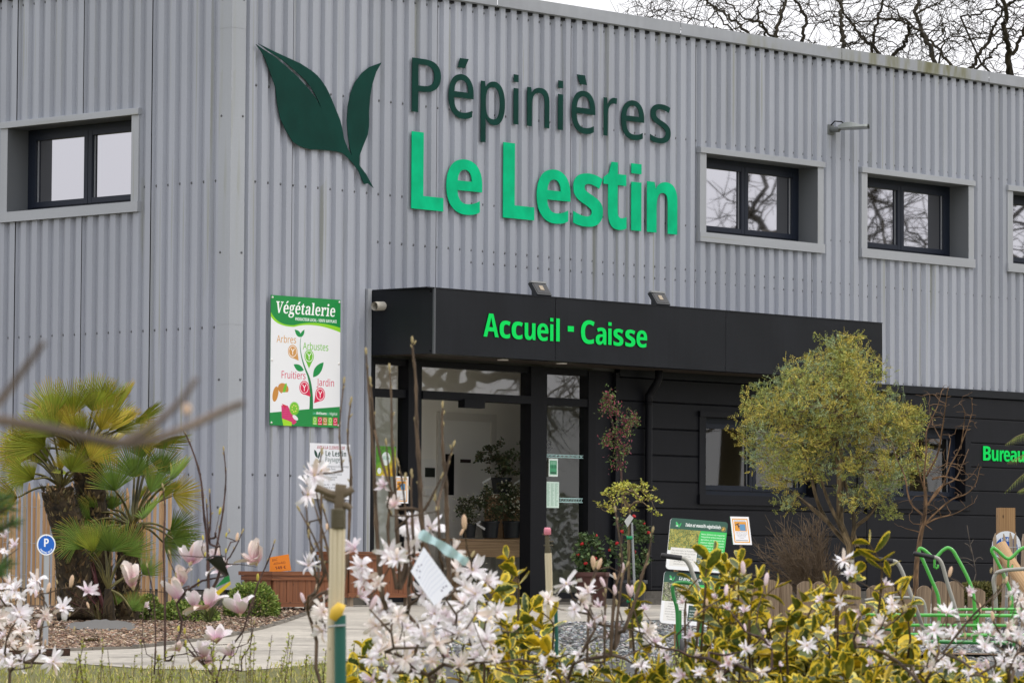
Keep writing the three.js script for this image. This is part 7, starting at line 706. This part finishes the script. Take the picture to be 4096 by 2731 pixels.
magnolia('star magnolia full of white flowers around the parking sign', 20, 14, za([[55, 330, 150, 'pink'], [130, 400, 120, 'pink'], [30, 440, 100, 'star'], [70, 720, 170, 'star'], [150, 840, 130, 'star'], [20, 900, 150, 'star'], [275, 760, 150, 'star'], [150, 970, 210, 'star'], [190, 1130, 190, 'star'], [30, 1180, 120, 'pink'], [300, 1330, 190, 'star'], [240, 1210, 130, 'star'], [450, 1390, 200, 'star'], [180, 1380, 200, 'star'], [90, 1430, 170, 'star'], [740, 790, 170, 'pink'], [535, 930, 170, 'star'], [330, 1180, 120, 'star'], [-40, 1040, 160, 'star'], [-30, 760, 140, 'star'], [60, 820, 120, 'star'], [10, 1330, 140, 'star']]).concat(extra(1802, 10, -10, 110, 1330, 1550, 44, 'star')), za([[300, 840, 70, 1], [400, 800, 95, 2], [600, 750, 110, 2], [320, 1100, 80, 1], [760, 930, 60, 2], [490, 720, 40, 0], [340, 1020, 40, 0], [590, 1000, 40, 0], [630, 1130, 50, 0], [410, 1080, 50, 0], [380, 1250, 60, 2]]), []);
reseed(1111);
magnolia('pink cup-flowered magnolia between the palms and the nearer planter', 505, 15, zb([[300, 670, 200, 'cup'], [235, 830, 170, 'cup'], [200, 950, 190, 'cup'], [430, 1010, 200, 'cup'], [520, 690, 180, 'cup'], [800, 670, 190, 'cup'], [680, 1050, 180, 'cup'], [500, 1260, 180, 'cup'], [430, 1430, 190, 'cup'], [410, 1380, 150, 'cup'], [600, 1370, 120, 'cup'], [555, 740, 120, 'cup'], [330, 1000, 140, 'cup'], [215, 1330, 100, 'cup'], [-130, 850, 210, 'cup'], [-45, 1000, 90, 'pink']]), zb([[650, 500, 70, 2], [600, 430, 30, 0], [150, 600, 40, 0], [520, 300, 60, 3], [570, 470, 40, 3], [400, 490, 40, 3], [570, 590, 40, 3], [410, 620, 40, 3], [360, 840, 60, 3], [210, 1180, 50, 3], [260, 1200, 50, 3], [810, 800, 60, 3], [760, 1130, 40, 0], [735, 1270, 40, 0], [370, 1310, 50, 3], [265, 1290, 50, 3], [60, 1400, 50, 3]]),
  [pb([[440, 900], [430, 520], [405, 300], [375, 0], [280, -280], [250, -330]], 0.006), pb([[440, 480], [455, 330], [448, 140]], 0.004), pb([[450, 520], [435, 400], [425, 215]], 0.004), pb([[480, 640], [520, 440], [555, 220], [570, 0], [555, -180]], 0.0045), pb([[110, 1400], [110, 1000], [100, 500], [110, 250], [95, 100]], 0.0045), pb([[130, 600], [160, 680], [185, 740]], 0.002), pb([[690, 1480], [690, 1390], [750, 1290], [780, 1130]], 0.003), pb([[700, 1180], [810, 830], [900, 620], [932, 520]], 0.0035), pb([[600, 620], [660, 510], [690, 440]], 0.003), pb([[30, 1500], [40, 1200], [20, 900], [-20, 700]], 0.003)], { bark: M.plum, max: 0.0055, tip: 0.0017 });
reseed(1121);
magnolia('tall star magnolia behind the rope-bound stake, its blooms over the customer notice', 742, 11, zc([[100, 95, 200, 'star'], [150, 60, 150, 'star'], [50, 230, 190, 'star'], [60, 735, 160, 'star'], [165, 1070, 190, 'star'], [160, 1200, 160, 'star'], [60, 170, 150, 'star']]), zc([[30, 1000, 80, 1], [185, 975, 90, 1], [190, 480, 50, 2], [120, 920, 60, 2], [60, 530, 20, 0], [150, 400, 20, 0]]), [pc([[230, 900], [180, 760], [110, 560], [0, 350]], 0.004), pc([[240, 900], [200, 640], [170, 520], [100, 300]], 0.0045), pc([[220, 700], [210, 500], [165, 330]], 0.003), pc([[170, 800], [150, 600], [150, 230], [140, 20], [150, -60]], 0.004), pc([[260, 950], [320, 800], [355, 300], [360, 10], [340, -120], [345, -300], [360, -420]], 0.0048), pc([[130, 900], [80, 650], [65, 520]], 0.003), pc([[300, 60], [290, -50], [280, -200], [285, -330], [310, -560]], 0.003)]);
reseed(1131);
magnolia('dense white star magnolia hung with a plant label, before the open entrance', 985, 10.5, zc([[395, 620, 170, 'pink'], [440, 740, 160, 'star'], [460, 840, 170, 'star'], [410, 950, 170, 'pink'], [630, 650, 200, 'star'], [760, 650, 200, 'star'], [600, 170, 130, 'pink'], [680, 310, 150, 'pink'], [790, 440, 210, 'star'], [930, 470, 200, 'star'], [1090, 640, 150, 'star'], [1130, 770, 180, 'star'], [1230, 770, 210, 'star'], [1330, 850, 170, 'star'], [1250, 940, 200, 'star'], [1160, 1010, 210, 'star'], [960, 1080, 200, 'star'], [1330, 1270, 220, 'star'], [1100, 1140, 170, 'star'], [700, 1100, 180, 'star'], [640, 1050, 160, 'star'], [540, 1160, 170, 'star'], [850, 1200, 180, 'star'], [900, 1260, 190, 'star'], [950, 1390, 170, 'star'], [680, 1290, 190, 'star'], [650, 1440, 220, 'star'], [560, 1350, 140, 'star'], [1200, 1200, 190, 'star'], [1400, 1070, 150, 'star'], [1050, 1380, 150, 'pink'], [1290, 1400, 140, 'pink'], [760, 760, 150, 'star'], [880, 930, 160, 'star'], [560, 860, 110, 'star'], [1050, 1240, 190, 'star'], [760, 1180, 170, 'star'], [600, 1250, 150, 'star'], [1010, 960, 130, 'star'], [1240, 1080, 180, 'star'], [740, 1400, 160, 'star'], [1380, 1390, 140, 'star'], [830, 540, 150, 'star'], [690, 690, 160, 'star'], [1180, 880, 160, 'star']]).concat(extra(1801, 26, 830, 1130, 1390, 1565, 52, 'star')), zc([[500, 1050, 110, 1], [1170, 480, 110, 2], [1140, 520, 60, 2], [650, 380, 40, 0], [1215, 680, 60, 0], [1060, 580, 50, 2], [970, 350, 40, 0], [745, 130, 60, 0], [800, 1390, 60, 2], [870, 1440, 70, 2]]),
  [pe([[480, 1500], [390, 1100], [375, 800], [355, 500], [350, 200], [330, 0], [328, -40]], 0.0075), pe([[140, 1560], [105, 1150], [90, 800], [70, 480], [50, 200], [38, 30]], 0.0065), pe([[230, 1500], [175, 1150], [190, 900], [165, 600]], 0.0055), pe([[560, 1500], [545, 1050], [535, 800], [520, 640], [515, 450], [517, 365]], 0.007), pe([[540, 760], [560, 680], [582, 610]], 0.004), pe([[400, 1010], [450, 920], [510, 800]], 0.0045), pe([[250, 1500], [215, 800], [200, 560], [195, 280], [185, 130]], 0.005), pe([[340, 1300], [320, 900], [322, 790]], 0.004), pe([[500, 1300], [490, 1020], [475, 940]], 0.004), pe([[330, 1500], [260, 800], [240, 720]], 0.003), pe([[90, 500], [75, 330], [65, 210]], 0.004)]);
reseed(1141);
magnolia('star magnolia with pink buds in front of the slim pink-capped stake', 1300, 11.7, zd([[740, 780, 240, 'star'], [915, 840, 190, 'star'], [800, 980, 190, 'star'], [580, 900, 180, 'star'], [1000, 960, 130, 'pink'], [150, 1000, 180, 'star'], [910, 1310, 120, 'star'], [1000, 1350, 110, 'star'], [630, 1360, 110, 'star'], [890, 1440, 150, 'star'], [590, 1520, 150, 'star'], [1390, 1160, 200, 'star'], [335, 1140, 90, 'pink'], [860, 920, 170, 'star'], [960, 1060, 140, 'star'], [1430, 1240, 170, 'star'], [940, 1120, 110, 'pink'], [170, 1380, 120, 'pink'], [60, 1390, 130, 'star'], [1340, 1420, 160, 'star'], [1360, 980, 120, 'pink'], [720, 1480, 130, 'star'], [120, 1180, 200, 'star'], [1500, 1300, 130, 'star'], [830, 1340, 130, 'star']]).concat(extra(1806, 2, 1100, 1450, 1500, 1565, 40, 'star')), zd([[1045, 800, 90, 1], [1190, 690, 100, 1], [1130, 870, 90, 1], [1250, 880, 100, 1], [960, 660, 120, 2], [985, 660, 100, 2], [1130, 740, 60, 2], [1150, 960, 70, 0], [1030, 1100, 80, 1], [1160, 1120, 40, 1], [1065, 1210, 50, 1], [900, 1010, 90, 1]]), [pd([[1090, 1350], [1110, 1000], [1130, 800], [1180, 620], [1130, 200]], 0.006), pd([[1120, 1300], [1160, 900], [1190, 700], [1215, 640]], 0.005), pd([[1200, 1150], [1290, 900], [1350, 680], [1385, 580], [1425, 365]], 0.006), pd([[1040, 1400], [1045, 1000], [1050, 850]], 0.004), pd([[900, 1400], [930, 800], [970, 640]], 0.004)]);
reseed(1151);
magnolia('star magnolia of small pale pink flowers before the information boards', 1640, 11.5, ze([[740, 890, 115, 'pink'], [830, 970, 120, 'pink'], [960, 990, 120, 'pink'], [470, 930, 115, 'pink'], [1100, 1175, 90, 'pink'], [1165, 1280, 130, 'pink'], [180, 1150, 190, 'star'], [240, 1250, 150, 'pink'], [520, 1200, 140, 'pink'], [970, 1300, 160, 'star'], [470, 1510, 190, 'pink'], [330, 1370, 110, 'pink'], [130, 1440, 160, 'star'], [890, 1400, 100, 'star'], [600, 1480, 130, 'star'], [1240, 1430, 80, 'pink'], [1100, 1480, 130, 'star'], [760, 1520, 120, 'star']]).concat(extra(1805, 3, 1480, 1900, 1480, 1560, 38, 'pink')), ze([[810, 870, 100, 1], [955, 700, 110, 1], [1130, 790, 110, 1], [660, 950, 60, 2], [560, 1040, 60, 2], [1160, 1130, 80, 1], [970, 1160, 70, 1], [40, 860, 90, 1], [1180, 960, 60, 0], [1100, 1230, 50, 0]]), [], { bark: M.plum });
reseed(1161);
magnolia('white star magnolia among the green trolleys', 2130, 11.7, zf_([[350, 590, 180, 'star'], [405, 695, 150, 'star'], [685, 790, 130, 'pink'], [740, 940, 170, 'star'], [330, 930, 120, 'star'], [1365, 840, 140, 'pink'], [1180, 1010, 200, 'star'], [1080, 1150, 200, 'star'], [1230, 1170, 170, 'star'], [650, 1110, 180, 'star'], [600, 1190, 200, 'star'], [60, 1270, 180, 'star'], [460, 1260, 140, 'pink'], [690, 1350, 100, 'star'], [1050, 1300, 160, 'star'], [1290, 1340, 120, 'pink'], [1080, 1430, 160, 'star'], [560, 1420, 120, 'pink'], [1200, 1450, 150, 'star'], [230, 1170, 140, 'star'], [170, 900, 120, 'pink'], [480, 1010, 120, 'pink'], [980, 1210, 140, 'star'], [900, 1490, 120, 'star']]).concat(extra(1803, 3, 1950, 2230, 1450, 1560, 40, 'star')), zf_([[860, 990, 60, 0], [1210, 980, 60, 0], [1350, 1070, 50, 0], [1200, 720, 90, 2], [840, 1000, 50, 0], [1450, 1010, 90, 2], [1330, 1220, 60, 0]]), []);
reseed(1171);
magnolia('white star magnolia at the edge of the photo below the leaning log', 2320, 11.6, zf_([[1480, 1280, 200, 'star'], [1640, 1400, 160, 'star'], [1740, 830, 160, 'star'], [1780, 910, 150, 'star'], [1670, 1130, 190, 'star'], [1540, 1190, 120, 'pink'], [1690, 1320, 120, 'star'], [1440, 1440, 150, 'pink'], [1750, 1450, 140, 'pink'], [1780, 1030, 160, 'star'], [1510, 1130, 120, 'star'], [1610, 1230, 120, 'star'], [1360, 1500, 130, 'star'], [1560, 1520, 140, 'star'], [1790, 1250, 120, 'star'], [1700, 1210, 110, 'pink']]).concat(extra(1804, 6, 2230, 2352, 1430, 1560, 42, 'star')), zf_([[1560, 1080, 90, 2], [1660, 770, 60, 2], [1535, 690, 50, 0], [1775, 1270, 60, 2], [1690, 950, 50, 0], [1520, 1460, 90, 1]]), [pd([[2660, 1300], [2900, 1000], [3060, 850], [3140, 740]].map(([x, y]) => [x + 1100, y + 30]), 0.004)]);
// ---------------------------------------------------------------- variegated euonymus hedge
const euoTex = (g1, g2, y1, y2, wdt, s) => tex(128, 256, (u, v) => { const e = Math.abs(u - 0.5) * 2, edge = Math.max(e, Math.pow(Math.abs(v - 0.5) * 2, 3.2)), n = tfbm(u, v, 5, 9, s, 3), t = edge + (n - 0.5) * 0.55; const vein = Math.abs(u - 0.5) < 0.03 ? 0.12 : 0; const c = t > wdt ? mixc(y1, y2, n) : mixc(g1, g2, Math.min(1, Math.max(0, n * 1.5 - 0.3 + vein))); return c; });
const euoMap = [euoTex([0.28, 0.33, 0.11], [0.42, 0.47, 0.17], [0.90, 0.77, 0.16], [0.97, 0.90, 0.40], 0.75, 301), euoTex([0.36, 0.39, 0.12], [0.52, 0.52, 0.18], [0.92, 0.78, 0.15], [0.97, 0.88, 0.34], 0.68, 305), euoTex([0.24, 0.32, 0.19], [0.40, 0.47, 0.32], [0.83, 0.77, 0.33], [0.93, 0.90, 0.55], 0.74, 309), euoTex([0.6, 0.55, 0.12], [0.7, 0.62, 0.16], [0.88, 0.74, 0.13], [0.93, 0.83, 0.28], 0.4, 313)];
const euoM = euoMap.map((map) => new THREE.MeshPhysicalMaterial({ map, roughness: 0.36, side: THREE.DoubleSide, transmission: 0.15, thickness: 0, specularIntensity: 0.6 }));
const euoGeo = (cup, bend) => { const b = new B(), n = 6, id = []; for (let k = 0; k <= n; k++) { const s = k / n, w = 0.345 * Math.pow(Math.sin(Math.PI * (0.03 + 0.93 * Math.pow(s, 1.3))), 0.62), row = []; for (const t of [-1, -0.5, 0, 0.5, 1]) row.push(b.v(t * w, s, bend * s * s + cup * t * t * w, 0.5 + t * 0.5, s)); id.push(row); } for (let k = 0; k < n; k++) for (let j = 0; j < 4; j++) b.i.push(id[k][j], id[k][j + 1], id[k + 1][j + 1], id[k][j], id[k + 1][j + 1], id[k + 1][j]); return b.geo(); };
const euoG = [euoGeo(0.5, 0.1), euoGeo(0.35, -0.25), euoGeo(0.2, 0.3)];
{ const prof = [[660, 1560], [700, 1500], [760, 1478], [830, 1468], [900, 1500], [1000, 1512], [1090, 1470], [1130, 1400], [1165, 1285], [1200, 1360], [1240, 1385], [1290, 1470], [1400, 1490], [1440, 1470], [1465, 1375], [1490, 1470], [1560, 1480], [1600, 1420], [1640, 1275], [1665, 1300], [1700, 1290], [1740, 1360], [1800, 1400], [1850, 1375], [1900, 1345], [1960, 1330], [1990, 1345], [2040, 1330], [2080, 1390], [2140, 1450], [2220, 1480], [2352, 1490], [2400, 1480]], pv = (u) => { for (let k = 0; k + 1 < prof.length; k++) if (u <= prof[k + 1][0]) { const t = (u - prof[k][0]) / (prof[k + 1][0] - prof[k][0]); return prof[k][1] + (prof[k + 1][1] - prof[k][1]) * t; } return 1480; };
  const cuts = [[660, 930, 'golden variegated euonymus around the foot of the rope-bound stake'], [930, 1320, 'golden variegated euonymus with a tall leafy shoot before the open entrance'], [1320, 1720, 'golden variegated euonymus under the information boards'], [1720, 2060, 'golden variegated euonymus hiding the log border'], [2060, 2400, 'golden variegated euonymus below the green trolleys']];
  M.euoStem = bark([0.22, 0.15, 0.07]); M.euoRed = bark([0.30, 0.10, 0.085]);
  const hero = [[1165, 1285, 1], [1150, 1340, 1], [1225, 1395, 1], [1463, 1372, 1], [1640, 1270, 1], [1668, 1292, 1], [1700, 1292, 1], [1605, 1385, 1], [1740, 1330, 1], [1965, 1318, 1], [1998, 1250, 0], [2045, 1325, 1], [1905, 1345, 1], [1860, 1362, 1], [1780, 1350, 1]];
  cuts.forEach(([u0, u1, label], ci) => { reseed(1200 + ci); const D = 12.6, r = thing('variegated_euonymus', label, 'shrub', foot((u0 + u1) / 2, 1560, D), 'golden euonymus along the front'), L = [], st = new B(); const shoots = []; for (let u = u0; u < u1; u += 6) { const t = rnd(1); shoots.push([u + rnd(-8, 8), Math.max(pv(u) + 14, 1440 * 0) + Math.pow(t, 0.75) * 215, D + (t - 0.45) * -1.6 + rnd(-0.25, 0.25)]); } for (const h of hero) if (h[0] >= u0 && h[0] < u1) shoots.push([h[0], h[1], D + rnd(-0.3, 0.1)]);
    for (const [u, v, d] of shoots) { const top = at(u, v, d), lenS = rnd(0.1, 0.2), lean = RIGHT.clone().multiplyScalar(rnd(-1.3, 1.3)).addScaledVector(FH, rnd(-0.6, 0.9)), bot = top.clone().add(V(0, -lenS, 0)).addScaledVector(lean, lenS * 0.6), ctrl = lerp3(top, bot, 0.5).addScaledVector(lean, 0.03), pts = smooth([bot, ctrl, top], 6); const root = V(bot.x, ground(bot.x, bot.z), bot.z).lerp(r.position, 0.35); root.y = ground(root.x, root.z); st.tube([root, lerp3(root, bot, 0.6).add(rv(0.02)), bot, ...pts.slice(1)], [0.006, 0.005, 0.004, ...pts.slice(1).map((_, k) => 0.0035 - 0.002 * k / pts.length)], 5, false);
      const n = Math.round(lenS / 0.029); for (let k = 0; k < n; k++) { const s = 1 - k / n * 0.85, i = Math.min(pts.length - 2, Math.floor(s * (pts.length - 1))), p = pts[i].clone().lerp(pts[i + 1], s * (pts.length - 1) - i), ax = pts[i + 1].clone().sub(pts[i]).normalize(), a0 = (k % 2) * 1.57 + rnd(-0.3, 0.3), e1 = perp(ax), e2 = ax.clone().cross(e1); for (const m of [0, Math.PI]) { const out = e1.clone().multiplyScalar(Math.cos(a0 + m)).addScaledVector(e2, Math.sin(a0 + m)), el = k === 0 ? rnd(0.7, 1.3) : rnd(-0.25, 0.75), d2 = out.multiplyScalar(Math.cos(el)).addScaledVector(ax, Math.sin(el)).normalize(), sc = (k === 0 ? 0.7 : 1) * rnd(0.05, 0.078); L.push([p, d2, ax, sc]); } } }
    // the leaves that show largest are parts, the hidden rest one mass
    const vis = L.map((q) => { const d = q[0].clone().sub(EYE), z = d.dot(FWD), y = (1365.5 - d.dot(UP) / z * FOCAL) / PX; return [q, (y < 1575 ? 1 : 0) * q[3] / z + rnd(0.0004)]; }).sort((a, b) => b[1] - a[1]).map((q) => q[0]); const rest = []; vis.forEach(([p, d, ax, sc], k) => { const g = euoG[Math.floor(rnd(3))], mt = rnd(1), m = euoM[mt < 0.42 ? 0 : mt < 0.72 ? 1 : mt < 0.86 ? 2 : 3]; const nrm = ax.clone().addScaledVector(d, -ax.dot(d)).normalize(), x = d.clone().cross(nrm).normalize(), mat = new THREE.Matrix4().makeBasis(x, d, nrm), q = new THREE.Quaternion().setFromRotationMatrix(mat); if (k < 300) { const o = setup(new THREE.Mesh(g, m)); o.name = 'leaf'; o.position.copy(p).sub(r.position); o.quaternion.copy(q); o.scale.set(sc * rnd(0.9, 1.15), sc, sc); r.add(o); } else { const c = g.clone(); c.applyMatrix4(new THREE.Matrix4().compose(p.clone().sub(r.position), q, V(sc, sc, sc))); rest.push(c); } });
    part('stems', st, M.euoStem, r); if (rest.length) { const h = Math.ceil(rest.length / 2); const g2 = mergeGeometries(rest); stuff(mesh('leaves', g2, euoM[ci % 2], r)); } }); }
// ---------------------------------------------------------------- small foreground things
{ const c = (x, y, d = 9.4) => hz(x, y, d), r = thing('plant_label', 'large white plant label hanging in the dense star magnolia', 'plant label', hz(940, 800, 9.4)), b = new B(), map = canvasTex(256, 384, (x, W, H) => { x.fillStyle = '#eceef5'; x.fillRect(0, 0, W, H); x.fillStyle = '#dfe2ec'; for (let k = 0; k < 8; k++) x.fillRect(20, 60 + k * 34, W - 40, 14); x.fillStyle = '#8a8798'; for (const [a, d] of [[60, 50], [95, 46], [130, 66], [80, 84], [40, 110], [180, 330], [210, 336], [150, 338]]) { x.beginPath(); x.ellipse(a, d, 11, 8, 0.4, 0, 7); x.fill(); } }); b.quad(c(955, 1022), c(1092, 893, 9.36), c(880, 600, 9.5), c(788, 775, 9.5)); b.quad(c(955, 1022, 9.405), c(788, 775, 9.505), c(880, 600, 9.505), c(1092, 893, 9.365)); part('card', b, std(0xffffff, 0.4, { map, side: THREE.DoubleSide }), r);
  const s = thing('blue_ribbon_label', 'pale blue plastic strip label looped through the dense star magnolia', 'plant label', c(1000, 590)), sb = new B(), pts = smooth([c(850, 500), c(905, 535), c(985, 575), c(1060, 630), c(1130, 670), c(1190, 715)], 5), n = pts.length, ids = []; for (let k = 0; k < n; k++) { const t = pts[Math.min(k + 1, n - 1)].clone().sub(pts[Math.max(0, k - 1)]).normalize(), sd = t.clone().cross(FH).normalize().multiplyScalar((0.0105 + 0.002 * Math.sin(k / n * 14)) * (k === 0 || k === n - 1 ? 0.5 : 1)).addScaledVector(FH, 0.006 * Math.sin(k)); const a = pts[k].clone().add(sd), e = pts[k].clone().sub(sd); ids.push([sb.v(a.x, a.y, a.z, 0, k / n), sb.v(e.x, e.y, e.z, 1, k / n)]); } for (let k = 0; k + 1 < n; k++) sb.i.push(ids[k][0], ids[k][1], ids[k + 1][1], ids[k][0], ids[k + 1][1], ids[k + 1][0]); part('strip', sb, new THREE.MeshPhysicalMaterial({ color: 0xbfe0e4, roughness: 0.4, side: THREE.DoubleSide, transmission: 0.2, thickness: 0 }), s);
  const q = (x, y, d = 14.6) => at((600 + x * 0.53) / PX, (1900 + y * 0.53) / PX, d), t = thing('colour_flag_label', 'black green and yellow plant label tied in the pink magnolia', 'plant label', q(540, 780)), quad = (name, a, e, f, g, col) => { const k = new B(); k.quad(a, e, f, g); part(name, k, std(col, 0.4, two), t); }; quad('black_band', q(430, 640), q(540, 600), q(595, 755), q(560, 770, 14.65), [0.02, 0.022, 0.02]); quad('green_band', q(486, 852), q(560, 770), q(596, 756), q(603, 800), [0.015, 0.22, 0.05]); quad('yellow_band', q(495, 880), q(603, 801), q(608, 822), q(512, 910), [0.75, 0.56, 0.02]); const wr = new B(); wr.tube([q(420, 640), q(470, 610), q(560, 615)], 0.003, 5); part('tie', wr, M.potBlack, t); }
{ // thin spring shoots along the grass edge
  reseed(1301); for (const [u0, u1, label] of [[150, 420, 'thin spring shoots with lime leaf buds before the parking sign'], [420, 720, 'thin spring shoots with lime leaf buds below the pink magnolia']]) { const D = 13.5, r = thing('budding_spirea', label, 'shrub', foot((u0 + u1) / 2, 1560, D), 'budding shoots at the front'), w = new B(), lb = new B(); for (let k = 0; k < 34; k++) { const u = rnd(u0, u1), v = rnd(1455, 1560), d = D + rnd(-0.5, 0.5), top = at(u, v, d), g = foot(u + rnd(-60, 60), 1560, d).lerp(r.position, 0.3); g.y = ground(g.x, g.z); const pts = smooth([g, lerp3(g, top, 0.55).add(rv(0.04)), top], 6); w.tube(pts, pts.map((_, j) => 0.0026 - 0.0014 * j / pts.length), 4, false); for (let j = 0; j < 26; j++) { const s = rnd(0.62, 1), i = Math.min(pts.length - 2, Math.floor(s * (pts.length - 1))), p = pts[i].clone().lerp(pts[i + 1], s * (pts.length - 1) - i), dd = rdir(); dd.y = Math.abs(dd.y); leaf(lb, p, dd.normalize(), perp(dd), rnd(0.008, 0.018), 0.0042, vary([0.36, 0.38, 0.07], 0.3)); } } part('stems', w, M.plum, r); part('leaves', lb, M.leafy, r); }
  reseed(1311); { const D = 13.4, r = thing('yellow_green_shrub', 'fine yellow green shrub filling the gaps behind the euonymus', 'shrub', foot(1500, 1560, 15), null), w = new B(), lb = new B(); for (let k = 0; k < 150; k++) { const u = rnd(700, 1760), v = rnd(1500, 1590) - 40 * rnd(1), d = 15 + rnd(-0.5, 0.5), top = at(u, v, d), g = foot(u + rnd(-20, 20), 1560, d), pts = smooth([g, lerp3(g, top, 0.6).add(rv(0.03)), top], 5); w.tube(pts, 0.002, 4, false); for (let j = 0; j < 40; j++) { const s = rnd(0.6, 1), i = Math.min(pts.length - 2, Math.floor(s * (pts.length - 1))), p = pts[i].clone().lerp(pts[i + 1], s * (pts.length - 1) - i).add(rv(0.012)), dd = rdir(); leaf(lb, p, dd, perp(dd), rnd(0.008, 0.018), 0.0045, vary([0.44, 0.46, 0.13], 0.3)); } } part('stems', w, M.twig, r); part('leaves', lb, M.leafy, r); } }
{ // pine tuft at the edge, and the out-of-focus twigs close to the lens
  reseed(1321); const D = 7.5, g = foot(-120, 1560, D), r = thing('young_pine', 'dark green pine tuft at the edge beside the paling fence', 'tree', g), w = new B(), nb = new B(); for (const [u, v] of [[18, 1165], [-20, 1180], [30, 1200], [5, 1145], [14, 1300], [-5, 1310]]) { const e = at(u, v, D + rnd(-0.05, 0.05)), s = at(u - 90, v + 60, D), pts = smooth([V(g.x, g.y, g.z), lerp3(g, s, 0.7), s, e], 5); w.tube(pts, pts.map((_, k) => 0.009 - 0.006 * k / pts.length), 6, false); for (let k = 0; k < 300; k++) { const t = rnd(0.72, 1), i = Math.min(pts.length - 2, Math.floor(t * (pts.length - 1))), p = pts[i].clone().lerp(pts[i + 1], t * (pts.length - 1) - i), d = e.clone().sub(s).normalize().add(rdir().multiplyScalar(0.9)).normalize(); leaf(nb, p, d, perp(d), rnd(0.022, 0.036), 0.0007, vary([0.07, 0.14, 0.03], 0.4)); } } part('branches', w, M.twig, r); part('needles', nb, M.leafMatte, r);
  const Dn = 2.7, g2 = foot(-330, 1560, Dn), t = thing('near_twigs', 'blurred bare twigs close to the lens, crossing before the palms', 'shrub', g2), b = new B(), s0 = at(-330, 1500, Dn), line = (pts, r0, d0 = 0) => { const p = smooth(pts.map(([u, v]) => at(u, v, Dn + d0)), 6); b.tube(p, p.map((_, k) => r0 - r0 * 0.45 * k / p.length), 8); return p[0]; };
  const k1 = line([[-300, 1000], [-80, 960], [60, 975], [180, 1000], [270, 1018], [330, 1015], [420, 985], [520, 940], [560, 925]], 0.0042), k2 = line([[270, 1018], [340, 985], [410, 925], [452, 868]], 0.003), k3 = line([[-260, 1180], [-120, 1050], [-10, 930], [60, 840], [100, 785]], 0.0036), k5 = line([[-280, 640], [-100, 600], [-12, 588]], 0.0028); b.tube(smooth([g2, s0, at(-320, 1250, Dn), at(-300, 1000, Dn)], 6), 0.008, 8); b.tube(smooth([at(-325, 1350, Dn), at(-280, 1230, Dn), k3], 5), 0.005, 8); b.tube(smooth([at(-320, 1250, Dn), at(-315, 900, Dn), k5], 5), 0.005, 8); part('branches', b, bark([0.66, 0.55, 0.50]), t); const bb = new B(); bb.ball(at(428, 940, Dn), 0.0028, 0.004, 0.0028, 8, 6); part('bud', bb, budM[2], t); }

renderer.render(scene, camera);
